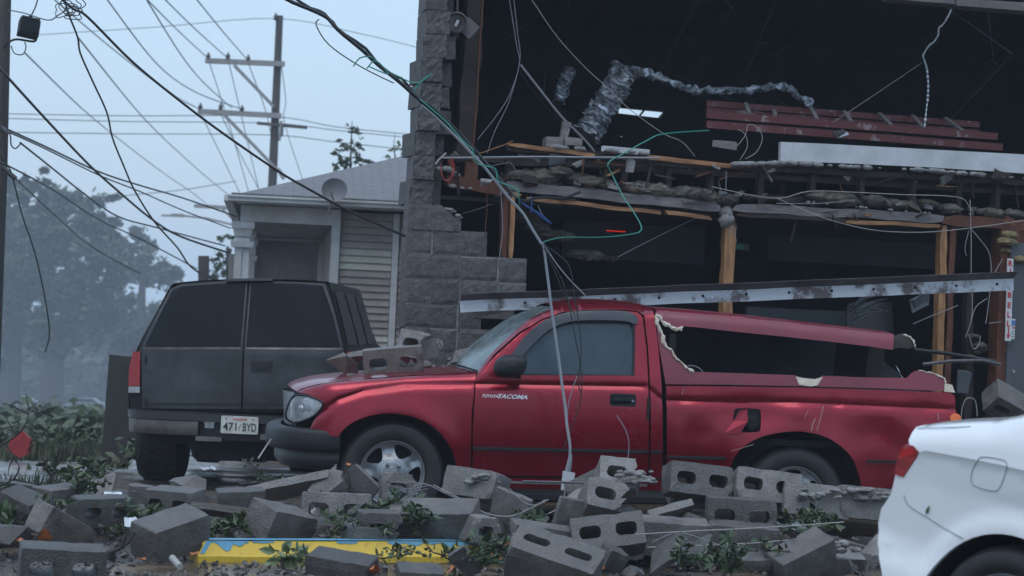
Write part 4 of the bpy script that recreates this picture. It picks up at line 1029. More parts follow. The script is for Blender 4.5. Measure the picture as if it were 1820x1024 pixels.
# concrete lintel at the top right
mbx = panel([bp(1583, -14), bp(1694, -2), bp(1694, 8), bp(1600, 1), bp(1583, -2)], lambda x, z: (x, -.03, z), .3, (), (0, .2, 0), back=True); mbx.build('lintel', M['block_pale'], bld)
mbx = panel([bp(1696, -2), bp(1860, 8), bp(1860, 24), bp(1696, 11)], lambda x, z: (x, -.04, z), .3, (), (0, .2, 0), back=True); mbx.build('lintel', M['block_pale'], bld)
MB().box((WID/2+3.2, .1, H_-.15), (WID-5.0, .2, .5)).build('parapet', M['block'], bld)
# white stained fascia board with mortar crumbs under it
fbp = panel([bp(1389, 252), bp(1480, 256), bp(1571, 261), bp(1700, 268), bp(1850, 276), bp(1850, 310), bp(1650, 297), bp(1500, 290), bp(1388, 286)], lambda x, z: (x, .01, z), .3, (), (0, .05, 0), back=True); fbp.build('fascia_board', M['white_board'], bld)
def lumps(pts, r, nm, mt, n, v=0.0, squash=.6, par=None, seed=1):
    rnd = random.Random(seed); mb = MB()
    for i in range(n):
        t = rnd.random()*(len(pts)-1); k = min(int(t), len(pts)-2); t -= k
        c = bv(pts[k][0]+(pts[k+1][0]-pts[k][0])*t, pts[k][1]+(pts[k+1][1]-pts[k][1])*t, v+rnd.uniform(-.02, .03)); rr = r*rnd.uniform(.5, 1.5); sd_ = rnd.random()*50
        def fn(u, w):
            a = 2*math.pi*u; e = math.pi*(w-.5); d = Vector((math.cos(a)*math.cos(e), math.sin(a)*math.cos(e)*.8, math.sin(e)*squash)); q = 1+.45*nz(d.x+sd_, d.y, d.z, 2.2)
            return c+d*(rr*q)
        mb.grid(fn, 9, 6)
    return setp(mb.build(nm, M[mt], par or bld, 70), kind='stuff')
lumps([(1300, 293), (1400, 290), (1500, 296), (1650, 303), (1830, 318)], .032, 'mortar_crumbs', 'mortar', 70, 0.0, .5)
lumps([(1080, 268), (1120, 270), (1165, 276)], .045, 'mortar_crumbs', 'mortar', 9, 0.05, .4)
lumps([(985, 262), (1040, 266)], .035, 'mortar_crumbs', 'mortar', 7, 0.06, .5, seed=4)
lumps([(735, 318), (770, 300), (795, 300), (812, 312)], .026, 'mortar_crumbs', 'mortar', 22, 0.06, .6, seed=5)
lumps([(793, 372), (812, 378), (816, 390)], .024, 'broken_core', 'mortar', 9, 0.0, .6, seed=6)
lumps([(1288, 372), (1294, 385), (1290, 392)], .045, 'post_wrapping', 'mortar', 9, 0.09, .9, seed=7)
lumps([(800, 330), (830, 336), (850, 332)], .018, 'mortar_crumbs', 'mortar', 8, .05, .6, seed=8)
lumps([(1100, 325), (1500, 366), (1700, 384)], .016, 'mortar_crumbs', 'mortar', 30, .05, .6, seed=9)
# insulation wool: each wad is a piece of its own
def wad(pts, r, mt, seed, v=.12, label=None):
    rnd = random.Random(seed); mb = MB()
    for i in range(6):
        t = rnd.random()*(len(pts)-1); k = min(int(t), len(pts)-2); t -= k
        c = bv(pts[k][0]+(pts[k+1][0]-pts[k][0])*t, pts[k][1]+(pts[k+1][1]-pts[k][1])*t, v+rnd.uniform(-.03, .05)); rr = r*rnd.uniform(.6, 1.3); sd_ = rnd.random()*60
        mb.grid(lambda u, w: c+(lambda d: Vector((d.x*1.5, d.y, d.z*.6))*(rr*(1+.55*nz(d.x+sd_, d.y, d.z, 2.6)+.25*nz(d.x+sd_, d.y, d.z, 7))))(Vector((math.cos(2*math.pi*u)*math.cos(math.pi*(w-.5)), math.sin(2*math.pi*u)*math.cos(math.pi*(w-.5)), math.sin(math.pi*(w-.5))))), 16, 10)
    mb.build('insulation_wad', M[mt], bld, 80)
for k, (p, r, mt) in enumerate([([(915, 312), (960, 316)], .075, 'insul'), ([(990, 305), (1015, 308)], .055, 'insul'), ([(1030, 320), (1075, 330)], .07, 'insul'), ([(1065, 326), (1076, 330)], .04, 'insul_y'), ([(1120, 335), (1170, 340)], .075, 'insul'), ([(1180, 340), (1250, 348)], .08, 'insul'),
        ([(1265, 352), (1310, 356)], .06, 'insul'), ([(1330, 352), (1420, 358)], .05, 'wood_dark'), ([(1455, 350), (1520, 358)], .075, 'insul'), ([(1550, 356), (1610, 368)], .08, 'insul'), ([(1640, 362), (1690, 372)], .065, 'insul'), ([(1725, 372), (1780, 382)], .06, 'insul'), ([(1795, 380), (1830, 386)], .05, 'insul')]):
    wad(p, r, mt, 30+k)
wad([(1794, 412), (1790, 430), (1787, 452)], .045, 'insul_y', 60, .03); wad([(1808, 458), (1820, 466)], .04, 'insul_y', 61, .02)
wad([(930, 380), (960, 402), (1000, 424)], .06, 'insul', 62, .5); wad([(1020, 452), (1060, 456), (1095, 462)], .05, 'insul', 63, .5); wad([(955, 405), (985, 420)], .06, 'insul', 64, .45)
wad([(1725, 590), (1745, 620), (1720, 640)], .035, 'insul', 65, .15)
# wire mesh panel / cracked sheet of plastic
def W2(v): return BF.loc + Vector((v.x*BF.c - v.y*BF.s, v.x*BF.s + v.y*BF.c, v.z))
# ---------------------------------------------------------------- things in and on the building
# fallen steel lintel: an angle with the shade on its upright flange painted dark, white face, bolt holes
st0, st1 = at(817, 523, 16.15), at(1800, 483, 17.25)
sb0, sb1 = at(818, 556, 16.12), at(1801, 517, 17.22)
lin = thing('steel_lintel', 'long white peeling steel angle hanging above the truck roof', 'steel beam', st0)
def lp(t, s, d=0.0):
    return st0.lerp(st1, t).lerp(sb0.lerp(sb1, t), s) + Vector((.2*d, -d, 0)) - st0
mb = MB(); NN = 60
for i in range(NN+1):
    t = i/NN; w_ = .006*nz(t*9, 0, 0, 1)
    for (s, d) in ((.0, .10), (.02, .10), (.30, .022), (.36, .006), (.98, .0), (.98, -.012), (.36, -.008), (.28, .010), (.0, .088)):
        mb.v.append(tuple(lp(t, s, d+w_*.5)+Vector((0, 0, w_))))
for i in range(NN):
    for k in range(9): k2 = (k+1) % 9; mb.f.append((i*9+k, i*9+k2, (i+1)*9+k2, (i+1)*9+k))
mb.f.append(tuple(range(9))); mb.f.append(tuple(NN*9+k for k in range(9))[::-1])
mb2 = MB(); mb2.v = mb.v; 
face = MB(); fl_ = MB()
for i in range(NN+1):
    t = i/NN; w_ = .006*nz(t*9, 0, 0, 1)
    for s, d in ((.36, .010), (.70, .0075), (.985, .0045)): face.v.append(tuple(lp(t, s, d+w_*.5)+Vector((0, 0, w_))))
for i in range(NN):
    for k in range(2): a = i*3+k; face.f.append((a, a+1, a+4, a+3))
mb.build('flange', M['steel_dark'], lin, 30); face.build('painted_face', M['steel_white'], lin, 40)
for t in [(.02+.078*i) for i in range(1, 13)]:
    p = lp(t+.012, .62, .012); MB().lathe([(.011, -.002), (.011, .0), (.001, .001)], p, 'y', 10).build('bolt_hole', M['void'], lin)
for t, s in ((.115, .75), (.15, .85), (.125, .9), (.21, .6), (.3, .95)):
    MB().box(lp(t, s, .016), (.05, .003, .022), rot=(.2, .3, 0), j=.01).build('paint_flake', M['white_board'], lin)
# block lodged under the lintel's left end
lb = at(878, 568, 16.45); mb = MB(); mb.box((0, 0, .0), (.28, .2, .07), j=.02)
o = mb.build_at('block_slab', M['block'], 'grey block slab wedged under the left end of the steel lintel', 'concrete slab'); o.location = lb
# conduit along the loft edge
def wire(nm, pts, r, mt, label, cat='wire', group=None, n=5, smooth=4, wob=0.0, seed=0):
    P = cr([tuple(p) for p in pts], smooth) if smooth else pts
    if wob: P = [tuple(Vector(p)+Vector((nz(i*.37, seed, 1), nz(i*.37, seed, 2), nz(i*.37, seed, 3)))*wob) for i, p in enumerate(P)]
    return MB().tube(P, r, n).build_at(nm, M[mt], label, cat, group, 70, base=P[0])
wire('conduit', [W2(bv(787, 281, -.02)), W2(bv(950, 279, -.02)), W2(bv(1172, 281, -.02))], .008, 'cable_grey', 'thin grey conduit running level along the torn loft edge', 'conduit', smooth=0)
wire('conduit', [W2(bv(774, 292, -.05)), W2(bv(781, 283, -.05)), W2(bv(793, 272, -.05))], .007, 'cable_white', 'short bent white pipe end sticking out by the block corner', 'conduit', smooth=0)
# ladder lying on the loft
lad = thing('red_ladder', 'worn red ladder lying on its side on the loft floor', 'ladder', W2(bv(1260, 225, .5)))
lo = W2(bv(1260, 225, .5))
def lr(p, v): return W2(bv(*p, v)) - lo
def rail(a, b, v, w, h, mt='ladder', nm='rail'): MB().beam(lr(a, v), lr(b, v), w, h, (0, 0, 1)).build(nm, M[mt], lad)
rail((1255, 204), (1772, 243), .45, .03, .055); rail((1255, 221), (1781, 262), .40, .03, .058)
rail((1255, 184), (1740, 222), 1.0, .03, .05); rail((1255, 196), (1740, 236), 1.0, .03, .045)
for (a, b) in (((1325, 184), (1332, 202)), ((1440, 190), (1452, 212)), ((1563, 202), (1583, 222)), ((1680, 210), (1712, 234)), ((1375, 196), (1378, 204)), ((1500, 198), (1512, 216)), ((1622, 206), (1640, 226))):
    MB().beam(lr(a, .95), lr(b, .46), .03, .02).build('rung', M['wood_grey'], lad)
# ducts
def duct(nm, pts, r, label, v, seed):
    P = cr([tuple(W2(bv(a, b, v+dv))) for a, b, dv in pts], 14); P = [Vector(p) for p in P]
    rr = []
    for i in range(len(P)): rr.append(r*(1+.10*((i % 2)*2-1)+.35*nz(i*.45, seed, 0)))
    mb = MB().tube(P, rr, 22)
    mb.v = [tuple(Vector(q)+Vector((nz(q[0]*20, q[1]*20, q[2]*20), nz(q[0]*20+9, q[1]*20, q[2]*20), nz(q[0]*20, q[1]*20+5, q[2]*20)))*.035) for q in mb.v]
    return mb.build_at(nm, M['foil'], label, 'duct', None, 25, base=P[0])
duct('flexible_duct', [(1112, 122, 0), (1098, 150, 0), (1070, 195, 0), (1040, 240, 0)], .10, 'crinkled shiny black foil duct hanging down to the loft floor', .8, 1)
duct('flexible_duct', [(1120, 122, .3), (1170, 138, .3), (1240, 160, .3), (1330, 160, .3), (1390, 155, .4), (1440, 186, .4)], .028, 'thin crinkled foil duct running right above the red ladder', .8, 2)
duct('flexible_duct', [(1014, 122, .6), (1003, 150, .6), (993, 182, .6)], .045, 'short piece of foil duct left of the long hanging duct', 1.0, 3)
# bits on the loft edge
def bitbox(nm, p, size, mt, label, cat, v=.1, rot=(0, 0, 0), j=.01):
    o_ = MB().box((0, 0, 0), size, j=j).build(nm, M[mt]); o_.location = W2(bv(*p, v)); o_.rotation_euler = (rot[0], rot[1], rot[2]+BYAW); setp(o_, label, cat)
bitbox('metal_bracket', (1494, 236), (.10, .08, .03), 'chrome', 'small shiny bent metal bracket lying against the ladder', 'bracket', .25, (.3, -.3, .2))
bitbox('plastic_box', (983, 253), (.13, .1, .07), 'wood_grey', 'grey box on the loft edge left of the light pipe stub', 'box', .12)
bitbox('plastic_box', (1016, 253), (.15, .1, .06), 'wood_grey', 'grey flat box on the loft edge beside the duct end', 'box', .12)
bitbox('pipe_stub', (1003, 240), (.05, .05, .20), 'wood_grey', 'grey pipe stub standing on the loft edge', 'pipe', .2, (0, .15, 0))
bitbox('wall_plate', (1287, 258), (.20, .02, .055), 'wood_grey', 'small grey metal plate on the dark loft wall left of the white board', 'plate', .2)
bitbox('plaster_scrap', (1120, 295), (.06, .03, .09), 'mortar', 'pale plaster scrap hanging below the loft edge', 'plaster', .0)
bitbox('plaster_scrap', (1112, 267), (.38, .05, .04), 'white_board', 'long pale plaster strip on the loft edge', 'plaster', .05, (0, .05, 0))
# round floodlight in the top left corner of the opening
fl0 = W2(bv(812, 40, .1)); fd = thing('flood_lamp', 'round floodlight hanging in the upper corner of the broken wall', 'floodlight', fl0)
MB().lathe([(.02, .10), (.07, .06), (.082, 0), (.074, -.004), (.06, .03), (.001, .05)], (0, 0, 0), 'y', 20).build('reflector', M['steel_dark'], fd, 40)
MB().box((.0, .01, -.005), (.02, .02, .05), rot=(0, .4, 0)).build('bulb', M['white_board'], fd)
MB().beam((0, .05, .07), (-.01, .05, .35), .012, .012).build('bracket', M['steel_dark'], fd)
MB().box((.09, .06, -.03), (.12, .03, .12), rot=(0, .7, 0)).build('back_plate', M['steel_dark'], fd)
# red tube lamp at the back of the lower room, green exit box
rl_ = MB().beam(W2(bv(1078, 410, 2.0)), W2(bv(1112, 412, 2.0)), .012, .008).build_at('neon_tube', mat('red neon', (0.3, 0.01, 0.01), .4, emit=(1, .03, .02), estr=.55), 'short red glowing light tube inside the dark lower room', 'light')
ex = thing('exit_box', 'small dim green sign box hanging behind the middle post', 'sign', W2(bv(1305, 438, .9)), (0, 0, BYAW))
MB().box((0, 0, 0), (.24, .05, .055)).build('case', M['interior_grey'], ex); MB().box((.04, -.03, -.002), (.075, .006, .036)).build('panel', mat('dim green panel', (0.03, 0.17, 0.11), .5), ex)
# RING BELL strip
rb = thing('bell_sign', 'narrow white upright strip sign reading RING BELL in red', 'sign', W2(bv(1790, 606, -.0)), (0, 0, BYAW))
o_ = bv(1790, 606, 0)
t_ = bv(1794.5, 460, 0); dvec = (t_-o_)
hh = dvec.length
MB().beam((0, -.012, 0), (dvec.x, -.012, dvec.z), .052, .006, (0, 1, 0)).build('board', M['house_white'], rb)
chars = 'RING BELL'; 
red_ink = mat('red sign paint', (0.42, 0.02, 0.015), .6)
ys_ = [468, 482, 496, 509, None, 524, 542, 559, 575]
for ch, yy in zip(chars, ys_):
    if yy is None: continue
    c = bv(1794.5-(yy-460)/146*4.5, yy, 0)-o_
    me = text_mesh(ch, .062, .002, 0, 0); X = [v.co.x for v in me.vertices]
    for v in me.vertices: v.co = Vector((v.co.x-(min(X)+max(X))/2+c.x, -.020, v.co.z+c.z-.022))
    link('letter', me, red_ink, rb)
c = bv(1790.5, 594, 0)-o_
aw = MB(); aw.v = [(c.x-.004, -.020, c.z+.055), (c.x+.006, -.020, c.z+.055), (c.x+.005, -.020, c.z-.005), (c.x-.005, -.020, c.z-.005), (c.x-.016, -.020, c.z-.004), (c.x+.014, -.020, c.z-.004), (c.x-.002, -.020, c.z-.038)]; aw.f = [(0, 1, 2, 3), (4, 5, 6)]
aw.build('arrow', red_ink, rb, recalc=False)
stk = thing('notice_sticker', 'small white sticker with coloured blocks beside the bell sign', 'sticker', W2(bv(1799, 585, 0)), (0, 0, BYAW))
MB().box((0, -.01, 0), (.035, .004, .16)).build('sheet', M['house_white'], stk); MB().box((0, -.014, .05), (.028, .004, .04)).build('blue_block', mat('print blue', (.06, .16, .4), .6), stk); MB().box((.004, -.014, .012), (.018, .004, .02)).build('orange_block', mat('print orange', (.4, .15, .08), .6), stk)
for zz in (-.02, -.04, -.06): MB().box((0, -.014, zz), (.024, .004, .006)).build('print_line', M['cable_grey'], stk)
bitbox('door_panel', (1830, 600), (.4, .04, 1.5), 'interior_grey', 'dark grey door panel at the right edge beside the bell sign', 'door', .05, j=0)
bitbox('door_bell', (1800, 660), (.03, .02, .03), 'cable_grey', 'small round grey bell push below the sign', 'bell', -.02)
# torn plastic sheet and cracked glass behind the truck cap
gl_ = thing('cracked_glass', 'dark cracked window pane with white crack lines behind the truck cap', 'glass pane', W2(bv(1545, 570, .6)))
g0 = W2(bv(1545, 570, .6))
gp = [W2(bv(a, b, .6))-g0 for a, b in ((1505, 540), (1585, 536), (1590, 610), (1505, 600))]
mb = MB(); mb.raw(gp, [(0, 1, 2, 3)]); mb.build('pane', mat('black plastic film', (.008, .009, .011), .25, spec=.6), gl_)
rnd = random.Random(5)
for i in range(16):
    a = (rnd.uniform(1506, 1530), rnd.uniform(542, 605)); b = (a[0]+rnd.uniform(20, 60), a[1]+rnd.uniform(-26, 10))
    m_ = ((a[0]+b[0])/2, (a[1]+b[1])/2-rnd.uniform(0, 6))
    MB().tube(cr([tuple(W2(bv(*q, .57))-g0) for q in (a, m_, b)], 4), .0028, 4).build('crack', M['cable_grey'], gl_)
for (a, b, c_) in (((1623, 576), (1660, 560), (1703, 543)),): wire('glass_splinter', [W2(bv(*q, -.05)) for q in (a, b, c_)], .003, 'cable_grey', 'thin shiny splinter line left of the brown corner post', 'splinter')
bitbox('plastic_sheet', (1635, 535), (.16, .02, .09), 'interior_grey', 'grey torn plastic flap below the steel lintel', 'plastic', -.1, (0, -.4, 0), .03)
# debris behind the truck's tail
wire('bent_bar', [W2(bv(1625, 622, -.2)), W2(bv(1680, 628, -.2)), W2(bv(1770, 643, -.2))], .016, 'cable', 'bent dark bar jutting out behind the truck cap', 'bar', smooth=0)
wire('bent_bar', [W2(bv(1640, 648, -.25)), W2(bv(1690, 642, -.25)), W2(bv(1745, 641, -.25)), W2(bv(1778, 648, -.25))], .014, 'steel_dark', 'second dark bar with a grey sheen under the first one', 'bar', smooth=0)
bitbox('wall_scrap', (1712, 680), (.10, .03, .18), 'interior_grey', 'grey board scrap standing behind the truck tail', 'board', -.1, (0, .1, .3))
wire('white_cable', [W2(bv(*q, -.2)) for q in ((1708, 745), (1711, 722), (1719, 708), (1733, 712), (1737, 740))], .004, 'cable_white', 'white cable loop behind the rear end of the truck', 'cable')

# splintered laths, torn scraps and crumbs along the torn floor edge
rnd = random.Random(77)
for k in range(46):
    px = rnd.uniform(800, 1815); lo_ = rnd.choice((300+(px-900)*.03, 345+(px-900)*.055, 275+(px-900)*.04)); an = rnd.choice((rnd.uniform(-.25, .35), rnd.uniform(.9, 1.9))); L = rnd.uniform(14, 60)
    P = bv(px, lo_+rnd.uniform(-6, 10), rnd.uniform(-.02, .12)); Q = bv(px+L*math.cos(an), lo_+L*math.sin(an), rnd.uniform(-.03, .2))
    MB().beam(P, Q, rnd.uniform(.006, .02), rnd.uniform(.008, .025), (0, 1, .2), .004).build('splintered_lath', M[rnd.choice(('wood_dark', 'wood_red', 'wood_grey', 'wood_dark', 'wood_newh'))], bld)
for k in range(40):
    px = rnd.uniform(790, 1815); py = rnd.choice((282+(px-900)*.04, 322+(px-900)*.066, 318+(px-900)*.066))+rnd.uniform(-5, 4)
    c = bv(px, py, rnd.uniform(-.02, .1)); s_ = rnd.uniform(.02, .07)
    MB().box(c, (s_*1.6, s_*.5, s_*rnd.uniform(.4, 1)), rot=(rnd.uniform(-.5, .5), rnd.uniform(-.7, .7), rnd.uniform(-.5, .5)), j=s_*.3).build('plaster_crumb', M[rnd.choice(('mortar', 'insul', 'wood_dark', 'interior_grey'))], bld)
for k in range(10):
    x = rnd.uniform(1, 8); MB().tube([(x, rnd.uniform(.4, 3), H_-.05), (x+rnd.uniform(-.2, .2), rnd.uniform(.4, 3), H_-rnd.uniform(.6, 1.2)), (x+rnd.uniform(-.3, .3), rnd.uniform(.4, 3), H_-rnd.uniform(1.0, 1.7))], .004, 4).build('hanging_strand', M['interior_grey'], bld)
# ------------------------------------------------------------------ weathered house behind
h0 = at(583, 560, 27)
HF = Frame((h0.x, 27, -.4), R(6))
hs = thing('old_house', 'old tan clapboard house with white porch and low grey hip roof behind the SUV', 'house', HF.loc, (0, 0, HF.yaw))
def hv(px, py, v=0.0): x, z = HF.p(px, py, v); return Vector((x, v, z))
ze = HF.p(560, 372)[1]
xL = HF.p(415, 365)[0]; xR = 7.0
rh = 1.42; ridge = 4.0
rf = MB(); e0_ = xL-.02; W_ = xR-e0_; zr = ze+.10
rf.v = [(e0_, -.35, zr), (xR, -.35, zr), (xR, 13, zr), (e0_, 13, zr), (e0_+W_/2, W_/2-.35, zr+rh), (e0_+W_/2, 9, zr+rh)]
rf.f = [(0, 1, 4), (1, 2, 5, 4), (2, 3, 5), (3, 0, 4, 5), (0, 3, 2, 1)]
def shingle_mat():
    m = bpy.data.materials.new('grey shingles'); m.use_nodes = True; t = m.node_tree; b = t.nodes['Principled BSDF']
    tcn = N(t, 'ShaderNodeTexCoord'); br = N(t, 'ShaderNodeTexBrick'); br.inputs['Scale'].default_value = 1.0
    br.inputs['Brick Width'].default_value = .24; br.inputs['Row Height'].default_value = .09; br.inputs['Mortar Size'].default_value = .010
    br.inputs['Color1'].default_value = (.15, .15, .16, 1); br.inputs['Color2'].default_value = (.17, .17, .18, 1); br.inputs['Mortar'].default_value = (.115, .115, .12, 1)
    t.links.new(tcn.outputs['Object'], br.inputs['Vector']); t.links.new(br.outputs[0], b.inputs['Base Color']); b.inputs['Roughness'].default_value = .85
    return m
M['shingle'] = shingle_mat()
rf.build('roof', M['shingle'], hs)
for k in range(1):      # drip courses of thicker shingles along the eave
    d = .12*k; MB().beam((e0_+d*1.0, -.36+d, zr+.02+d*rh/(W_/2)), (xR, -.36+d, zr+.02+d*rh/(W_/2)), .14, .015).build('shingle_course', M['shingle'], hs)
MB().beam((e0_-.04, -.36, ze+.07), (xR, -.36, ze+.07), .10, .07).build('gutter', M['house_white'], hs)
MB().beam((e0_-.05, -.42, ze+.095), (xR, -.42, ze+.095), .03, .025).build('gutter_lip', M['house_white'], hs)
MB().beam((e0_-.04, -.30, ze+.07), (e0_-.04, 13, ze+.07), .10, .07).build('gutter', M['house_white'], hs)
MB().box(((e0_+xR)/2, -.16, ze+.03), (xR-e0_-.1, .34, .02)).build('soffit', M['house_white'], hs)
zfz = HF.p(500, 398)[1]
MB().box(((e0_+.12)/2+.04, .0, (ze+zfz)/2+.01), (abs(e0_)-.02, .10, ze-zfz)).build('porch_frieze', M['house_white'], hs)
MB().box((e0_+.16, 5.6, (ze+zfz)/2+.01), (.10, 11.0, ze-zfz)).build('porch_frieze', M['house_white'], hs)
for k in range(9): MB().box((e0_/2+.1, .35+k*.62, zfz+.06), (abs(e0_)-.16, .60, .02)).build('ceiling_board', M['ceil_board'], hs)
MB().box((e0_/2+.1, 8.5, zfz+.06), (abs(e0_)-.16, 5.4, .02)).build('porch_ceiling', M['ceil_board'], hs)
MB().box((3.4, 6.6, ze/2), (6.76, 12.8, ze)).build('house_body', M['siding'], hs)
# clapboards, one by one
pit = .0855; nrow = 31; z = ze-.02
for k in range(nrow):
    zz = z-pit*(k+1); pale = 5 <= k <= 7 or k in (17, 18)
    for (xa_, xb_) in ((.10, HF.p(697, 450)[0]-.01), (HF.p(708, 450)[0]+.01, 3.2)):
        q = MB(); q.raw([(xa_, -.006, zz+pit), (xb_, -.006, zz+pit), (xb_, -.030, zz+.004), (xa_, -.030, zz+.004), (xa_, .04, zz+pit), (xb_, .04, zz+pit), (xb_, .04, zz+.004), (xa_, .04, zz+.004)], [(0, 3, 2, 1), (3, 7, 6, 2), (0, 1, 5, 4), (0, 4, 7, 3), (1, 2, 6, 5)])
        q.build('siding_board', M['siding_pale' if pale else 'siding'], hs)
xt = HF.p(702, 450)[0]; MB().box((xt, -.03, ze/2), (.075, .05, ze-.02)).build('corner_trim', M['house_white'], hs)
MB().beam(Vector((.03, -.03, 0)), Vector((.05, -.03, ze)), .10, .10, (0, 1, 0)).build('corner_post', M['house_white'], hs)
# porch columns with capitals
def column(x, v, nm='porch_column'):
    c = thing(nm, None, None); c.parent = hs; c.location = (x, v, 0)
    MB().box((-.045, 0, (zfz-.30)/2), (.085, .18, zfz-.30)).build('shaft', M['house_white'], c); MB().box((.05, 0, (zfz-.30)/2), (.075, .15, zfz-.30)).build('shaft_panel', M['house_white'], c)
    MB().box((0, 0, zfz-.27), (.26, .26, .07), taper=1.1).build('capital', M['house_white'], c); MB().box((0, 0, zfz-.22), (.17, .17, .06)).build('neck', M['house_white'], c)
    MB().box((.0, 0, zfz-.13), (.19, .19, .10), taper=1.25).build('capital_block', M['house_white'], c); MB().box((.0, 0, zfz-.04), (.27, .27, .08)).build('abacus', M['house_white'], c)
cx0 = HF.p(430, 450)[0]
column(cx0, .0)
for v in (2.7, 5.4, 8.1): column(cx0, v)
MB().box((e0_/2+.1, 5.6, zfz/2), (abs(e0_)-.3, .1, zfz)).build('porch_backing', M['ceil_board'], hs)  # wall added to shut out bright sky seen through the porch
MB().box((e0_+.02, .4, (zfz-.4)/2), (.06, .06, zfz-.35)).build('downpipe', M['ceil_board'], hs)
# satellite dish on its mast
ds = at(584, 382, 26.4); dt = at(595, 338, 26.4)
dish = thing('satellite_dish', 'grey round satellite dish on a mast at the house eave', 'satellite dish', ds)
MB().tube([(0, 0, 0), Vector((.03, 0, .18)), dt-ds+Vector((0, .02, -.03))], .016, 6).build('mast', M['dish'], dish)
c = dt-ds; rr = 23*26.4/FPX
mb = MB(); mb.grid(lambda u, v: (rr*v*math.cos(2*math.pi*u), -.02-.03*v*v+.02*math.sin(2*math.pi*u)*v, rr*.92*v*math.sin(2*math.pi*u)), 28, 5); mb.v = [tuple(Vector(q)+c) for q in mb.v]; mb.build('reflector_dish', M['dish'], dish, 60)
MB().tube([c+Vector((0, -.02, -rr*.8)), c+Vector((-.02, -.20, -rr*.5)), c+Vector((-.015, -.24, -.03))], .008, 5).build('feed_arm', M['dish'], dish)

# ------------------------------------------------------------------ utility poles
def gy_at(x, y): return gz(x, y)
PY = 62
up = thing('utility_pole', 'tall brown utility pole with two long cross arms above the house', 'utility pole', (at(483, 345, PY).x-.25, PY, gz(-6, PY)))
uo = Vector(up.location)
def A(px, py, Y=PY): return at(px, py, Y)-uo
MB().tube([Vector((0, 0, 0)), A(484, 330), A(497, 28)], [.15, .125, .10], 10).build('pole_shaft', M['pole_wood'], up, 50)
def arm(a, b, w=.12, h=.14, mt='arm_wood', nm='cross_arm', dy=-.15): MB().beam(A(*a, PY+dy), A(*b, PY+dy), w, h).build(nm, M[mt], up)
arm((365, 108), (506, 114)); arm((352, 198), (500, 206)); arm((457, 219), (546, 227), .1, .08, 'pole_wood')
def brace(a, b): MB().beam(A(*a, PY-.25), A(*b, PY-.15), .05, .09).build('brace', M['arm_wood'], up)
brace((416, 116), (487, 190)); brace((396, 202), (491, 300)); brace((500, 215), (497, 250))
for (a, b) in ((370, 106), (405, 106), (441, 110), (356, 196), (392, 196), (430, 200), (490, 36)):
    MB().lathe([(.05, 0), (.075, .03), (.045, .06), (.07, .10), (.035, .15), (.02, .2), (.001, .2)], A(a, b, PY-.15), 'z', 8).build('insulator', M['insulator'], up, 40)
MB().box(A(500, 232, PY-.15), (.10, .12, .32)).build('bracket_box', M['pole_wood'], up)
MB().tube([A(494, 300, PY-.1), A(505, 318, PY-.1)], .06, 6).build('step_bracket', M['arm_wood'], up)
PY2 = 95
up2 = thing('utility_pole', 'far utility pole hidden by the porch, its pale cross arm showing left of it', 'utility pole', (at(424, 420, PY2).x, PY2, gz(-10, PY2)))
u2 = Vector(up2.location)
MB().tube([Vector((0, 0, 0)), at(424, 420, PY2)-u2, at(426, 352, PY2)-u2], [.16, .14, .12], 8).build('pole_shaft', M['pole_wood'], up2)
MB().beam(at(345, 366, PY2)-u2, at(428, 371, PY2)-u2, .12, .16).build('cross_arm', M['arm_wood'], up2)
MB().beam(at(395, 372, PY2)-u2, at(424, 400, PY2)-u2, .08, .08).build('brace', M['arm_wood'], up2)
MB().tube([at(287, 383, PY2)-u2, at(330, 384, PY2)-u2, at(366, 388, PY2)-u2, at(424, 402, PY2)-u2], .05, 5).build('lamp_arm', M['arm_wood'], up2)
MB().box(at(316, 383, PY2)-u2, (.5, .25, .14)).build('lamp_head', M['arm_wood'], up2)
# near pole at the left edge with its floodlight
PY3 = 19
pn = thing('utility_pole', 'dark utility pole cut by the left edge of the picture with a floodlight', 'utility pole', (at(-22, 640, PY3).x, PY3, -.1))
n0 = Vector(pn.location)
MB().tube([Vector((0, 0, 0)), at(-8, 300, PY3)-n0, at(5, 0, PY3)-n0, at(10, -120, PY3)-n0], [.12, .10, .07, .06], 10).build('pole_shaft', M['pole_wood'], pn, 50)
fb_ = at(51, 51, PY3-.3)
fl2 = thing('flood_light', 'square black floodlight on a bent bracket beside the left edge pole', 'floodlight', fb_, (R(-18), R(8), R(20)))
MB().box((0, 0, 0), (.17, .09, .14)).build('housing', M['suv_dark'], fl2); MB().box((0, -.05, 0), (.15, .012, .12)).build('glass', M['glass_dark'], fl2)
MB().box((0, -.005, .08), (.15, .11, .014), rot=(.1, 0, 0)).build('hood', M['suv_dark'], fl2); MB().box((0, 0, .10), (.03, .03, .04)).build('knuckle', M['suv_dark'], fl2)
wire('bracket_arm', [at(8, 85, PY3-.1), at(16, 75, PY3-.2), at(30, 70, PY3-.3), at(60, 74, PY3-.3), at(65, 66, PY3-.3)], .010, 'cable', 'curved bracket arm holding the floodlight on the pole', 'bracket')
wire('lamp_cable', [at(20, 82, PY3-.2), at(26, 95, PY3-.25), at(40, 97, PY3-.3), at(46, 85, PY3-.3), at(44, 75, PY3-.3)], .005, 'cable', 'looped black cable below the floodlight', 'cable')
wire('lamp_cable', [at(52, 34, PY3-.3), at(62, 15, PY3-.4), at(68, -4, PY3-.4)], .006, 'cable', 'short black lead rising from the floodlight top', 'cable')
# strain insulators on the left edge
for k, (a, b) in enumerate((((2, 228), (12, 238)), ((5, 298), (28, 318)))):
    wire('strain_insulator', [at(*a, 18), at(*b, 18)], .022, 'insulator', ['small dark wire clamp at the left edge, upper one', 'long dark wire clamp at the left edge, lower one'][k], 'wire clamp', smooth=0, n=7)
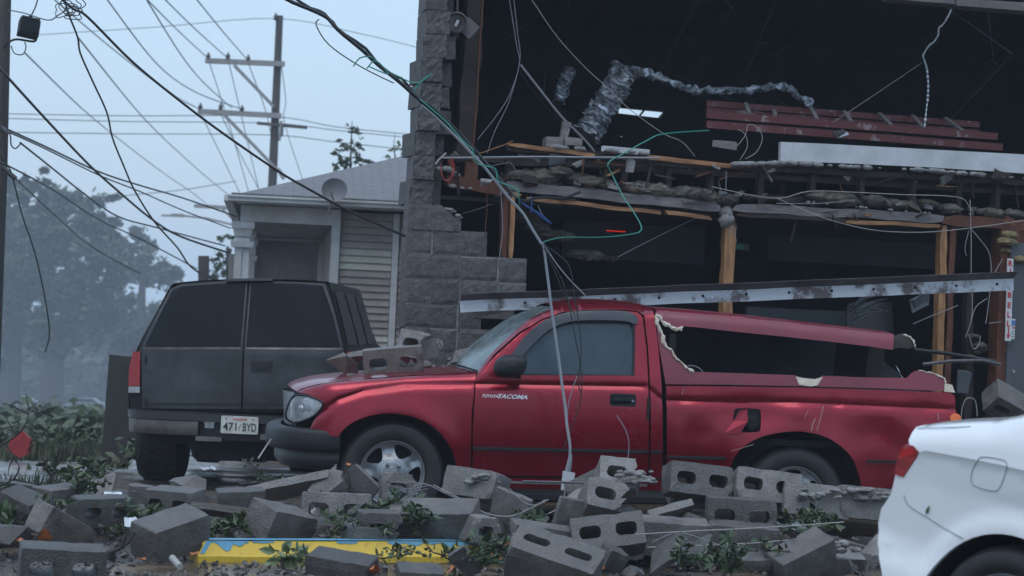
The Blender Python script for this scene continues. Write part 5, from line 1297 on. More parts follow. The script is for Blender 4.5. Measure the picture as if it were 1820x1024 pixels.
# ------------------------------------------------------------------ wires, each one its own thing
def line(px, Y0, Y1, r, label, mt='cable', cat='power line', sm=5):
    n_ = len(px); P = []
    L = [0]
    for (a, b), (c_, d) in zip(px, px[1:]): L.append(L[-1]+math.hypot(c_-a, d-b))
    for (a, b), l in zip(px, L): P.append(at(a, b, Y0+(Y1-Y0)*l/L[-1]))
    return wire('overhead_wire', P, r, mt, label, cat, 'overhead wires', 5, sm)
line([(96, -14), (130, 16), (155, 30), (235, 110), (320, 180), (400, 240), (495, 305), (555, 340), (620, 375), (720, 420)], 15, 16.7, .0095, 'thick black service cable running from top left down to the block wall')
line([(-10, 112), (5, 128), (75, 205), (155, 290), (210, 340), (270, 390), (320, 420), (405, 449)], 16, 24, .011, 'black wire dropping from the left edge past the oak to the porch')
line([(112, -10), (122, 25), (138, 66), (143, 95), (165, 145), (190, 200), (200, 245), (220, 295), (240, 340), (275, 395), (315, 440), (335, 470), (355, 486)], 17, 21, .008, 'twisted slack wire hanging from the tangle at top left to the SUV roof')
line([(-5, 222), (75, 258), (175, 305), (250, 330), (325, 352), (420, 385)], 18, 27, .009, 'upper of two close wires from the left edge clamp to the porch corner')
line([(-5, 226), (75, 262), (175, 311), (250, 341), (325, 374), (410, 406)], 18, 27, .007, 'lower of two close wires from the left edge clamp to the porch corner')
line([(36, 254), (100, 305), (150, 345), (210, 385), (280, 405), (400, 437)], 18, 30, .009, 'wire starting from a small loop below the left clamp')
line([(8, 232), (18, 240), (20, 258), (28, 264), (38, 254)], 18, 18, .006, 'small jumper loop of wire at the left edge')
line([(-5, 285), (90, 335), (175, 390), (250, 425), (350, 478)], 18, 30, .008, 'wire from the lower left clamp across the oak crown')
line([(28, 318), (100, 385), (165, 440), (250, 487)], 18, 26, .006, 'thin wire sagging across the oak below the others')
line([(22, 312), (36, 370), (45, 400), (62, 450), (78, 520), (88, 590), (80, 626)], 18, 18.6, .006, 'loose wire end dangling in front of the oak trunk')
line([(-4, 272), (10, 290), (20, 305)], 18, 18, .006, 'short loop of wire entering the lower left clamp')
line([(185, -8), (280, 115), (350, 165), (430, 194)], 40, PY-.2, .014, 'thin conductor curving to the middle of the lower cross arm')
line([(256, -8), (320, 95), (360, 145), (412, 192)], 40, PY-.2, .014, 'thin conductor dropping steeply to the lower cross arm')
line([(256, -6), (320, 58), (370, 104)], 40, PY-.2, .014, 'thin conductor ending on the left insulator of the top arm')
line([(288, -6), (345, 50), (405, 104)], 40, PY-.2, .014, 'thin conductor ending on the middle insulator of the top arm')
line([(344, -8), (395, 55), (441, 108)], 40, PY-.2, .014, 'thin conductor ending on the right insulator of the top arm')
line([(90, -6), (210, 95), (310, 170), (356, 194)], 40, PY-.2, .014, 'thin conductor ending on the left end of the lower arm')
line([(138, 66), (260, 215), (350, 300), (415, 354)], 40, 90, .016, 'faint wire crossing the sky down to the porch roof corner')
line([(45, 95), (165, 210), (280, 300), (345, 345), (370, 366)], 40, PY2, .016, 'faint wire descending to the far pale cross arm')
line([(-5, 202), (220, 206), (480, 207), (600, 226), (740, 240)], 70, 75, .014, 'upper of three level wires crossing behind the pole')
line([(-5, 210), (220, 216), (480, 219), (600, 232), (740, 246)], 70, 75, .014, 'middle of three level wires crossing behind the pole')
line([(-5, 235), (220, 238), (480, 240), (600, 253), (740, 268)], 70, 75, .014, 'lowest of three level wires crossing behind the pole')
line([(70, 62), (280, 48), (490, 33), (640, 60), (740, 84)], 66, 62, .010, 'very thin wire over the top of the tall pole')
line([(372, 110), (410, 230), (445, 352)], PY-.2, 80, .013, 'wire leaving the top arm left end down behind the roof')
line([(407, 112), (430, 210), (462, 345)], PY-.2, 80, .013, 'wire leaving the top arm middle down behind the roof')
line([(441, 112), (470, 190), (482, 240)], PY-.2, 70, .013, 'wire leaving the top arm right end towards the shaft')
line([(357, 202), (395, 280), (432, 355)], PY-.2, 80, .013, 'wire leaving the lower arm left end down behind the roof')
line([(393, 204), (425, 270), (462, 340)], PY-.2, 80, .013, 'wire leaving the lower arm middle down behind the roof')
line([(500, 115), (508, 180), (506, 220), (540, 325)], PY-.2, 75, .012, 'wire hanging right of the pole shaft to the roof')
line([(196, 350), (320, 338), (420, 322)], 100, 110, .02, 'faint far wire with two small dark beads above the oak')
# tangle at the top left
for k in range(6):
    rnd = random.Random(40+k); c0 = (rnd.uniform(112, 150), rnd.uniform(2, 26)); P = []
    for i in range(9): a = i/8*6.3+k; P.append(at(c0[0]+rnd.uniform(10, 22)*math.cos(a), c0[1]+rnd.uniform(8, 18)*math.sin(a), 15.2+.04*i))
    wire('wire_tangle', P, .0035, 'cable', 'thin curl of loose wire in the tangle at top left', 'wire', 'curls of the wire tangle')
line([(15, 18), (45, 24), (85, 36), (105, 26), (125, 14)], 18.6, 15.2, .005, 'slack thin lead from the left pole into the wire tangle')
# heavy bundle from the top to the corner and down on to the truck
BUN = [(478, -18, 13.6), (520, 4, 13.7), (575, 28, 13.8), (600, 52, 13.8), (660, 105, 13.9), (712, 148, 13.9), (752, 184, 14.0), (800, 226, 14.1), (850, 278, 14.1), (900, 338, 14.1), (940, 388, 14.1), (965, 430, 14.1)]
wire('cable_bundle', [at(a, b, Y) for a, b, Y in BUN], [.018]*7*5+[.013]*100, 'cable', 'thick twisted black cable bundle slanting across the broken corner', 'cable')if False else None
wire('cable_bundle', [at(a, b, Y) for a, b, Y in BUN[:8]], .0135, 'cable', 'thick twisted black cable bundle slanting across the broken corner', 'cable', wob=.006)
wire('cable_strand', [at(a+2, b-3, Y+.03) for a, b, Y in BUN[:9]], .009, 'cable', 'second black strand wound along the thick bundle', 'cable', wob=.03, seed=3)
wire('cable_strand', [at(a-3, b+4, Y-.03) for a, b, Y in BUN[6:]], .009, 'cable_grey', 'grey strand of the bundle leading down to the bend', 'cable', wob=.008)
wire('cable_strand', [at(a+6, b+2, Y+.05) for a, b, Y in BUN[7:10]] + [at(928, 356, 14.2), at(960, 352, 15), at(1000, 352, 15.5), at(1030, 342, 15.8)], .010, 'cable', 'black strand turning right along the header beam', 'cable', wob=.01, seed=2)
wire('service_drop', [at(965, 430, 14.1), at(972, 480, 14.1), at(982, 560, 14.05), at(996, 660, 14.0), at(1006, 740, 13.95), at(1013, 795, 13.9), at(1010, 832, 13.9)], .009, 'cable_grey', 'grey service cable hanging straight down in front of the truck door', 'cable', wob=.004)
for k, (P, mt, lb) in enumerate([([(966, 432), (985, 480), (1005, 530), (1022, 560)], 'cable', 'thin dark wire falling right to the truck roof'), ([(966, 434), (990, 470), (1015, 500), (1040, 525)], 'cable_grey', 'thin grey wire ending at the steel lintel'),
        ([(966, 440), (1000, 500), (1015, 560), (1022, 600), (1030, 640), (1034, 665), (1030, 720), (1000, 800)], 'cable', 'thin dark wire hanging across the truck side window'), ([(968, 436), (1010, 470), (1020, 520), (1028, 570), (1033, 625), (1028, 680), (1034, 700)], 'cable', 'second thin dark wire crossing the truck window'),
        ([(1026, 668), (1012, 710), (1008, 740), (1006, 760)], 'cable_grey', 'short pale wire on the truck door'), ([(1096, 738), (1112, 765), (1118, 790), (1115, 822)], 'cable_grey', 'short bent grey wire at the rear of the truck door')]):
    wire('loose_wire', [at(a, b, 14.0) for a, b in P], .0038 if k < 4 else .003, mt, lb, 'wire')
tg = thing('junction_tag', 'white weatherhead end cap hanging at the bottom of the service cable', 'cable cap', at(1008, 856, 13.88))
o_ = Vector(tg.location)
MB().box((0, 0, 0), (.065, .04, .12), rot=(0, .1, .3), j=.006).build('cap', M['white_board'], tg); MB().tube([Vector((.0, 0, .05)), Vector((.01, 0, .12)), Vector((.015, 0, .17))], [.02, .016, .01], 8).build('neck', M['cable_grey'], tg)
wire('loose_wire', [at(a, b, 13.7) for a, b in ((1006, 860), (1000, 890), (985, 908), (960, 918), (935, 925), (905, 930), (880, 922))], .004, 'cable_white', 'white wire trailing from the end cap across the rubble', 'wire')
wire('loose_wire', [at(a, b, 13.6) for a, b in ((1002, 870), (996, 900), (985, 935), (980, 960))], .004, 'cable', 'dark wire dropping from the end cap into the rubble', 'wire')
# green wires
GR = [([(628, 118, 13.8), (640, 103, 13.8), (660, 102, 13.8), (680, 118, 13.9), (700, 132, 13.9), (740, 148, 13.9), (765, 132, 13.9)], 'green wire curl springing from the thick bundle'),
      ([(655, 118, 13.75), (690, 132, 13.8), (668, 108, 13.8), (652, 122, 13.8)], 'small green wire loop round the thick bundle'),
      ([(735, 162, 13.9), (752, 142, 13.9), (768, 131, 13.9)], 'thin green wire tip in front of the wall column'),
      ([(745, 176, 13.95), (790, 214, 14.0), (826, 254, 14.0), (840, 266, 14.0), (846, 290, 14.0), (880, 300, 14.05), (886, 322, 14.05), (918, 336, 14.05), (922, 352, 14.05), (924, 364, 14.1)], 'green wire winding down along the bundle to the stud'),
      ([(966, 430, 14.1), (1000, 422, 14.6), (1060, 422, 15.2), (1110, 418, 15.6), (1140, 409, 15.8), (1128, 380, 15.9), (1108, 350, 16.0), (1088, 310, 16.1), (1081, 290, 16.1), (1110, 272, 16.2), (1150, 250, 16.3), (1180, 238, 16.4), (1260, 232, 16.8)], 'long green wire zigzagging from the bend up to the loft')]
for P, lb in GR: wire('green_wire', [at(*q) for q in P], .0045, 'cable_green', lb, 'wire', n=5)
wire('loose_wire', [at(567, 34, 13.8), at(562, 45, 13.8), at(585, 80, 13.85), at(640, 118, 13.9), at(700, 148, 13.95)], .004, 'cable', 'thin slack wire hanging below the thick bundle', 'wire')
IW = [([(912, -10), (920, 60), (924, 108), (905, 180), (880, 232), (866, 272)], 'cable_grey', 'thin wire pair hanging from the ceiling to the conduit, left one'), ([(904, -10), (918, 80), (923, 115), (900, 180), (849, 248)], 'cable_grey', 'thin wire hanging from the ceiling and swinging left'),
      ([(925, 115), (960, 160), (1000, 210), (1040, 250), (1062, 280), (1068, 310)], 'cable_grey', 'dark grey cable sloping down to the hanging foil duct'), ([(924, 128), (970, 190), (1020, 240)], 'cable', 'thin black wire beside the sloping grey cable'),
      ([(945, 0), (990, 65), (1040, 120), (1075, 152), (1120, 195), (1180, 238), (1212, 252), (1235, 278)], 'cable_white', 'long thin pale wire slanting from the top into the loft'),
      ([(1098, 457), (1180, 415), (1275, 370)], 'cable_white', 'taut pale string from the hanging wool to the middle post'), ([(1480, 218), (1560, 165), (1638, 112)], 'wood_grey', 'taut string rising right above the ladder'),
      ([(1310, 260), (1325, 240), (1330, 222), (1345, 226), (1355, 245), (1345, 270), (1325, 282)], 'cable_white', 'white wire loop in front of the dark loft wall'), ([(1315, 284), (1328, 262), (1325, 240), (1312, 230)], 'cable_white', 'short white wire end beside the white loop'),
      ([(1265, 332), (1340, 348), (1390, 352), (1440, 340), (1520, 342), (1600, 346), (1700, 350), (1722, 366), (1730, 380)], 'cable_white', 'pale cable lying along the insulation above the header'), ([(1380, 362), (1450, 362), (1500, 358)], 'cable_grey', 'short grey cable on the header beam'),
      ([(1380, 352), (1450, 382), (1500, 398), (1560, 410), (1640, 413), (1720, 406), (1820, 392)], 'cable_white', 'sagging pale wire below the header at the right'),
      ([(1724, 355), (1726, 420), (1726, 480), (1728, 540), (1726, 570), (1716, 600)], 'cable_white', 'pale cable hanging straight down right of the third stud'), ([(1724, 405), (1745, 430), (1758, 450), (1762, 485), (1757, 540), (1752, 575)], 'cable_white', 'pale cable swinging right towards the corner post'),
      ([(1726, 570), (1735, 545), (1755, 530)], 'cable_white', 'pale cable crossing between the two hanging ones'), ([(1722, 410), (1715, 440), (1718, 455)], 'cable_grey', 'short cable end under the header at the right'), ([(1757, 575), (1780, 572)], 'cable_grey', 'short wire touching the corner post'),
      ([(1765, 490), (1782, 460)], 'cable_white', 'short pale wire on the corner post'), ([(1722, 594), (1730, 620), (1740, 612), (1742, 598)], 'cable_white', 'small white hook of wire above the rubble scraps'),
      ([(890, 338), (893, 400), (890, 440), (886, 464)], 'cable_grey', 'grey wire hanging beside the left stud'), ([(861, 320), (866, 360), (863, 400), (862, 420)], 'wood_red', 'thin brown wire in the hole left of the stud'),
      ([(822, 380), (850, 372), (876, 362)], 'cable', 'dark rod poking out of the broken block'), ([(870, 296), (898, 290), (908, 290), (920, 310)], 'wood_grey', 'bent thin stick above the header at the left'), ([(850, 274), (895, 258), (912, 250)], 'wood_newh', 'splintered wood strip at the left loft edge'),
      ([(956, 365), (966, 385), (974, 392)], 'cable_grey', 'short grey rod below the header beside the blue wires'), ([(1104, 322), (1130, 340)], 'wood_newh', 'short splinter on the insulation'), ([(1296, 420), (1302, 400), (1309, 430)], 'cable_grey', 'little wire beside the middle post'), ([(1291, 304), (1290, 340)], 'cable_grey', 'short vertical wire above the middle post')]
for k, (P, mt, lb) in enumerate(IW):
    wire('hanging_wire', [W2(bv(a, b, -.04 if k > 8 else .25)) for a, b in P], .003 if k not in (2,) else .009, mt, lb, 'wire')
for k, P in enumerate([[(924, 358), (945, 372), (965, 388), (978, 396)], [(930, 364), (960, 380), (980, 398)], [(944, 348), (945, 365), (944, 378)]]):
    wire('blue_wire', [W2(bv(a, b, -.06)) for a, b in P], .004, 'cable_blue', ['upper blue wire slanting under the header', 'lower blue wire slanting under the header', 'short upright blue wire under the header'][k], 'wire')
for k, P in enumerate([[(803, 280), (808, 300), (800, 318), (790, 320), (784, 305), (783, 292)], [(796, 284), (806, 296), (802, 312)]]):
    wire('red_wire', [W2(bv(a, b, -.04)) for a, b in P], .0035, 'cable_red', ['larger red wire loop at the broken corner', 'smaller red wire loop at the broken corner'][k], 'wire')
# chain of bright foil hanging in the loft at the right
chn = [(1692, 14), (1686, 28), (1676, 44), (1668, 50), (1668, 62), (1660, 75), (1652, 80), (1646, 88), (1640, 100), (1644, 110), (1648, 124), (1650, 150), (1649, 175), (1646, 200), (1643, 228)]
mb = MB(); rnd = random.Random(3)
for (a, b), (c_, d) in zip(chn, chn[1:]):
    for q in range(3):
        t = q/3; p = W2(bv(a+(c_-a)*t, b+(d-b)*t, .3)); e = W2(bv(a+(c_-a)*(t+.28), b+(d-b)*(t+.28), .3)); mb.tube([p, (p+e)/2, e], [.004, .011*rnd.uniform(.5, 1.2), .004], 6)
link_ = mb.build_at('dangling_chain', mat('bright chain', (.55, .6, .64), .3, .3), 'bright ragged chain hanging from the lintel down to the ladder', 'chain')

# ------------------------------------------------------------------ trees
def leaf_cloud(mb, c, r, n_, s, rnd, flat=.8):
    for _ in range(n_):
        d = Vector((rnd.gauss(0, 1), rnd.gauss(0, 1), rnd.gauss(0, 1))).normalized(); q = abs(rnd.gauss(0, .62))
        p = c + Vector((d.x*r*q, d.y*r*q, d.z*r*q*flat))
        a = Vector((rnd.gauss(0, 1), rnd.gauss(0, 1), rnd.gauss(0, .6))).normalized(); b = a.cross(Vector((rnd.gauss(0, 1), rnd.gauss(0, 1), rnd.gauss(0, 1)))).normalized(); l = s*rnd.uniform(.6, 1.3)
        i = len(mb.v); mb.v += [tuple(p-a*l), tuple(p+b*l*.45), tuple(p+a*l), tuple(p-b*l*.45)]; mb.f.append((i, i+1, i+2, i+3))
def tree(nm, label, base, Y, limbs, blobs, leaf, dens, seed, trunk_r, group=None, mt='leaf_far'):
    rnd = random.Random(seed); b0_ = at(*base, Y); g = gz(b0_.x, Y); root = thing(nm, label, 'tree', (b0_.x, Y, g), (0, 0, 0), group); o = Vector(root.location)
    tk = MB()
    for L in limbs:
        P = [at(a, b, Y+dy)-o for a, b, dy, _ in L]; tk.tube(cr([tuple(p) for p in P], 4), [Y/80*interp([(i*4, L[i][3]) for i in range(len(L))], k) for k in range((len(L)-1)*4+1)], 8)
    tk.build('trunk', M['bark'], root, 60)
    cr_ = MB(); s_px = Y/FPX
    for (a, b, r, dy) in blobs:
        c = at(a, b, Y+dy)-o; R__ = r*s_px
        k = max(2, int(r/14))
        for _ in range(k*3):      # small clumps make the outline uneven
            d = Vector((rnd.gauss(0, 1), rnd.gauss(0, 1), rnd.gauss(0, .8))); d = d/max(1, d.length/1.0)
            leaf_cloud(cr_, c+d*R__*.9, R__*rnd.uniform(.25, .55), int(dens*r/30*rnd.uniform(.4, 1.2)), leaf, rnd)
    cr_.build('crown', M[mt], root, recalc=False)
    return root
tree('oak_tree', 'broad hazy live oak with the tallest crown at the left', (92, 745), 215, [[(92, 750, 0, .55), (92, 690, 0, .42), (96, 640, 0, .36), (88, 580, 0, .26), (80, 480, 0, .15), (85, 360, 0, .06)], [(95, 650, 0, .28), (125, 590, 0, .22), (160, 500, 0, .14), (185, 420, 0, .06)], [(92, 640, 0, .26), (60, 590, 0, .2), (35, 500, 0, .1)]],
     [(75, 330, 30, 0), (110, 345, 32, 0), (160, 352, 26, 0), (150, 385, 40, 1), (185, 400, 28, 0), (60, 385, 50, 0), (110, 410, 60, 1), (60, 450, 62, -1), (150, 450, 58, 0), (120, 510, 70, 1), (60, 530, 60, 0), (185, 480, 45, 0), (160, 560, 50, 1), (95, 590, 45, 0), (200, 350, 10, 0)], .42, 170, 3, .4, 'oaks at the left')
tree('oak_tree', 'hazy oak at the far left edge with a slim trunk', (18, 735), 225, [[(16, 742, 0, .45), (20, 680, 0, .34), (24, 620, 0, .3), (20, 560, 0, .2), (10, 450, 0, .1)], [(24, 620, 0, .2), (45, 560, 0, .14), (60, 500, 0, .06)]],
     [(10, 345, 34, 0), (35, 335, 26, 0), (-10, 400, 50, 0), (30, 420, 50, 0), (-20, 480, 60, 0), (30, 500, 55, 1), (0, 560, 60, 0), (55, 580, 40, 0), (-15, 620, 40, 0)], .42, 170, 4, .4, 'oaks at the left')
tree('oak_tree', 'lower hazy oak right of the tall one, beside the SUV', (262, 720), 235, [[(262, 725, 0, .4), (258, 660, 0, .3), (250, 580, 0, .2), (255, 480, 0, .08)]],
     [(225, 440, 36, 0), (262, 460, 36, 0), (292, 478, 26, 0), (240, 500, 50, 0), (285, 520, 34, 0), (225, 560, 50, 0), (275, 575, 42, 0), (310, 485, 12, 0), (240, 620, 45, 0), (195, 610, 40, 1), (300, 620, 36, 0)], .42, 170, 5, .4, 'oaks at the left')
tree('slender_tree', 'small sparse tree standing up behind the house roof', (622, 340), 50, [[(622, 420, 0, .10), (622, 330, 0, .06), (624, 260, 0, .03), (626, 215, 0, .01)], [(622, 320, 0, .04), (605, 285, 0, .02), (592, 266, 0, .008)], [(623, 310, 0, .03), (645, 290, 0, .015), (660, 285, 0, .006)]],
     [(626, 225, 12, 0), (622, 250, 20, 0), (630, 270, 20, 0), (615, 285, 20, 0), (596, 268, 7, 0), (645, 290, 12, 0), (630, 300, 22, 0), (660, 288, 6, 0), (606, 300, 14, 0)], .085, 12, 6, .1)
tree('slender_tree', 'wispy bare tree beside the block wall above the roof', (705, 300), 48, [[(705, 400, 0, .08), (704, 300, 0, .04), (700, 260, 0, .015), (703, 236, 0, .005)], [(704, 290, 0, .03), (725, 262, 0, .012), (733, 250, 0, .005)], [(704, 300, 0, .03), (686, 280, 0, .01), (676, 282, 0, .004)]],
     [(702, 262, 14, 0), (722, 262, 12, 0), (690, 280, 8, 0), (715, 280, 16, 0), (730, 285, 10, 0)], .07, 9, 7, .1)
tree('slender_tree', 'small round hazy tree left of the porch column', (405, 520), 60, [[(405, 600, 0, .1), (405, 500, 0, .08), (404, 440, 0, .04)]], [(402, 425, 14, 0), (398, 450, 22, 0), (412, 470, 26, 0), (385, 475, 18, 0), (425, 490, 24, 0), (395, 500, 26, 0)], .09, 22, 8, .1)
tree('slender_tree', 'dim tree seen through the porch beside the far columns', (450, 560), 56, [[(450, 600, 0, .1), (450, 500, 0, .06)]], [(448, 470, 16, 0), (455, 495, 22, 0), (440, 520, 22, 0)], .10, 34, 9, .1)
# distant wood closing the view on the left
rnd = random.Random(9); fw = MB()
for k in range(420):
    a = rnd.uniform(-60, 470); b = rnd.uniform(575, 715); Y = rnd.uniform(290, 380)
    leaf_cloud(fw, at(a, b, Y), rnd.uniform(2.0, 3.8), 40, 1.0, rnd)
setp(fw.build('distant_wood', M['leaf_far'], recalc=False), 'hazy mass of trees far behind the oaks', 'wood', kind='stuff')
hg = MB()
for k in range(260):
    a = rnd.uniform(-40, 340); b = rnd.uniform(735, 772) if rnd.random() < .6 else rnd.uniform(728, 745); Y = 5.0*FPX/((b-566-12)*1.0+1e-6)*1.0
    g = at(a, b, 60); Y = 60 + (755-b)*1.6
    leaf_cloud(hg, at(a, b, Y), rnd.uniform(.25, .6), 30, .16, rnd)
setp(hg.build('hedge_growth', M['leaf_far'], recalc=False), 'dim low brush and torn leaves lying under the hazy oaks', 'undergrowth', kind='stuff')
# stump post left of the porch and street clutter
wire('dark_post', [at(362, 500, 40), at(362, 455, 40)], .10, 'pole_wood', 'short dark post showing above the SUV roof', 'post', smooth=0, n=8)
# leaning slab beside the SUV
sl = at(218, 806, 20.6); sg = gz(sl.x, 20.6)
P = [at(a, b, 20.6) for a, b in ((180, 812), (262, 816), (262, 634), (240, 634), (215, 633), (194, 630))]
mb = MB(); q0 = Vector((sl.x, 20.6, sg)); vsx = [p-q0 for p in P]
mb.v = [tuple(p) for p in vsx] + [tuple(p+Vector((.02, .06, 0))) for p in vsx]; n_ = len(P); mb.f = [tuple(range(n_)), tuple(range(n_, 2*n_))[::-1]] + [(i, (i+1) % n_, (i+1) % n_+n_, i+n_) for i in range(n_)]
o = mb.build('upright_slab', M['ply']); o.location = q0; setp(o, 'dark upright slab standing left of the SUV tail lamp', 'slab')
# red plastic thing among the branches
rp = at(30, 795, 21.5); rg = gz(rp.x, 21.5)
mb = MB(); P = [at(a, b, 21.5) for a, b in ((12, 800), (20, 778), (40, 766), (54, 780), (50, 806), (36, 814))]; vsx = [p-Vector((rp.x, 21.5, rg)) for p in P]
mb.v = [tuple(p) for p in vsx]+[tuple(p*.8+Vector((0, .25, .02))) for p in vsx]; n_ = 6; mb.f = [tuple(range(6)), tuple(range(6, 12))[::-1]]+[(i, (i+1) % 6, (i+1) % 6+6, i+6) for i in range(6)]
o = mb.build('red_tub', M['red_cloth']); o.location = (rp.x, 21.5, rg); setp(o, 'crumpled red plastic tub behind the bare branches at the left', 'tub')
# far cars in the mist
for k, (a, b, Y, s, lb) in enumerate(((152, 724, 250, 1, 'pale misty car far down the street beside the slab'), (35, 720, 260, 1, 'faint misty car under the oaks at the far left'))):
    p = at(a, b, Y); cr0 = thing('distant_car', lb, 'car', (p.x, Y, p.z-.4))
    prof = [(-2.1, .25), (-2.15, .7), (-1.9, .9), (-1.2, .95), (-.7, 1.4), (.8, 1.42), (1.4, .98), (2.0, .88), (2.15, .6), (2.1, .25)]
    panel(prof, lambda x, z: (x, 0, z), .5, (), (0, 1.7, 0), back=True).build('body', M['cable_grey'], cr0)
    panel([(-1.0, .97), (-.62, 1.33), (.75, 1.35), (1.2, 1.0)], lambda x, z: (x, -.02, z), .5, (), (0, .01, 0)).build('window', M['glass_dark'], cr0)
    for x in (-1.35, 1.35): MB().lathe([(.001, -.02), (.32, -.02), (.32, .2)], (x, 0, .32), 'y', 14).build('wheel', M['rubber'], cr0)
# ------------------------------------------------------------------ block rubble
def block_mesh(kind, seed):
    rnd = random.Random(seed); L, D, Hh = .395, .194, .192
    if kind == 'full': w, hx = L, [(-.098, .058), (.098, .058)]
    elif kind == 'slot': w, hx = L, [(-.095, .060), (.095, .060)]
    elif kind == 'half': w, hx = .2, [(0, .05)]
    elif kind == 'solid': w, hx = L, []
    elif kind == 'solidhalf': w, hx = .22, []
    elif kind == 'slab': w, hx, D = L, [], .05
    elif kind == 'cap': w, hx, Hh = L, [], .095
    else: w, hx = L, [(-.098, .058), (.098, .058)]
    hh_ = .037 if kind != 'slot' else .026
    holes = [rrect(c-r, -hh_, c+r, hh_, hh_*.82, 4) for c, r in hx]
    ch = .006
    out = [(-w/2+ch, -Hh/2), (w/2-ch, -Hh/2), (w/2, -Hh/2+ch), (w/2, Hh/2-ch), (w/2-ch, Hh/2), (-w/2+ch, Hh/2), (-w/2, Hh/2-ch), (-w/2, -Hh/2+ch)]
    mb = panel(out, lambda x, z: (x, -D/2, z), .05, holes, (0, D, 0), back=True)
    me = mb.mesh('block', None); bm = bmesh.new(); bm.from_mesh(me)
    bmesh.ops.remove_doubles(bm, verts=bm.verts, dist=1e-5)
    longe = [e for e in bm.edges if abs(e.verts[0].co.y-e.verts[1].co.y) > D*.9]
    if D > .1: bmesh.ops.subdivide_edges(bm, edges=longe, cuts=3)
    if kind in ('broken', 'broken2'):
        a = rnd.uniform(-.5, .5); nrm = Vector((1, .35*rnd.uniform(-1, 1), a)).normalized()
        co = Vector((rnd.choice((-.02, .0, .10, .11)) if kind == 'broken' else .0, 0, 0))
        r_ = bmesh.ops.bisect_plane(bm, geom=bm.verts[:]+bm.edges[:]+bm.faces[:], plane_co=co, plane_no=nrm, clear_outer=True)
        ce = [e for e in r_['geom_cut'] if isinstance(e, bmesh.types.BMEdge)]
        cv = [v for v in r_['geom_cut'] if isinstance(v, bmesh.types.BMVert)]
        try: bmesh.ops.triangle_fill(bm, edges=ce, use_beauty=True)
        except Exception: pass
        for v in cv: v.co += Vector((rnd.uniform(-.025, .02), rnd.uniform(-.006, .006), rnd.uniform(-.006, .006)))
    cs_ = [Vector((sx*w/2, sy*D/2, sz*Hh/2)) for sx in (-1, 1) for sy in (-1, 1) for sz in (-1, 1)]
    chips = [(c, rnd.uniform(.015, .045)) for c in cs_ if rnd.random() < .45] + [(Vector((rnd.uniform(-w/2, w/2), rnd.choice((-1, 1))*D/2, rnd.choice((-1, 1))*Hh/2)), rnd.uniform(.012, .035)) for _ in range(2)]
    for v in bm.verts:
        for c, r in chips:
            d = (v.co-c).length
            if d < r: v.co -= c.normalized()*(r-d)*.6
        near = [(abs(abs(v.co.x)-w/2) < .012), (abs(abs(v.co.y)-D/2) < .012), (abs(abs(v.co.z)-Hh/2) < .012)]
        if sum(near) >= 2:      # worn, crumbled arrises
            er = .0015+.006*max(0, nz(*(v.co*11+Vector((seed*3.1, 0, 0))))+.1)
            v.co -= Vector([math.copysign(er, v.co[i]) if near[i] else 0 for i in range(3)])
        v.co += Vector((nz(*(v.co*30+Vector((seed, 0, 0)))), nz(*(v.co*30+Vector((0, seed, 0)))), nz(*(v.co*30+Vector((0, 0, seed))))))*.0035
    bmesh.ops.recalc_face_normals(bm, faces=bm.faces); bm.to_mesh(me); bm.free()
    return me
def chunk_mesh(seed, size, npts=14, flat=.6):
    rnd = random.Random(seed); bm = bmesh.new()
    for _ in range(npts):
        d = Vector((rnd.uniform(-1, 1), rnd.uniform(-1, 1), rnd.uniform(-1, 1)))
        m_ = max(abs(d.x), abs(d.y), abs(d.z)); d = d/m_ if rnd.random() < .75 else d
        bm.verts.new((d.x*size/2, d.y*size/2*.8, d.z*size/2*flat))
    r_ = bmesh.ops.convex_hull(bm, input=bm.verts[:])
    bmesh.ops.delete(bm, geom=[g for g in r_['geom_interior'] if isinstance(g, bmesh.types.BMVert)], context='VERTS')
    me = bpy.data.meshes.new('chunk'); bm.to_mesh(me); bm.free(); return me
_bm = {}
def get_block(kind, seed, mt):
    key = (kind, seed, mt)
    if key not in _bm:
        if kind.startswith('chunk'):
            sz, fl = {'chunk': (.16, .6), 'chunkbig': (.28, .55), 'chunksmall': (.09, .7), 'chunkflat': (.26, .22), 'chunktiny': (.05, .7)}[kind]
            me = chunk_mesh(seed, sz, 14, fl)
        else: me = block_mesh(kind, seed)
        me.materials.append(M[mt]); _bm[key] = me
    return _bm[key]
NAMES = {'full': 'concrete_block', 'slot': 'concrete_block', 'half': 'half_block', 'solid': 'concrete_block', 'solidhalf': 'half_block', 'slab': 'block_slab', 'cap': 'cap_block', 'broken': 'broken_block', 'broken2': 'broken_block', 'chunk': 'concrete_chunk', 'chunkbig': 'concrete_chunk', 'chunksmall': 'concrete_chunk', 'chunkflat': 'concrete_chunk', 'chunktiny': 'concrete_chunk'}
def blk(px, py, Y, kind, rx, ry, rz, label, mt='block', sc=1.0, seed=None, group='concrete blocks in the rubble'):
    p = at(px, py, Y)
    o = link(NAMES[kind], get_block(kind, seed if seed is not None else int(px) % 3, mt), None, None, p)
    o.rotation_mode = 'XYZ'
    o.rotation_euler = (Matrix.Rotation(R(rz), 3, 'Z') @ Matrix.Rotation(R(ry), 3, 'Y') @ Matrix.Rotation(R(rx), 3, 'X')).to_euler()
    o.scale = (sc, sc, sc) if not isinstance(sc, tuple) else sc
    return setp(o, label, 'concrete block' if not kind.startswith('chunk') else 'concrete chunk', group)
B = blk
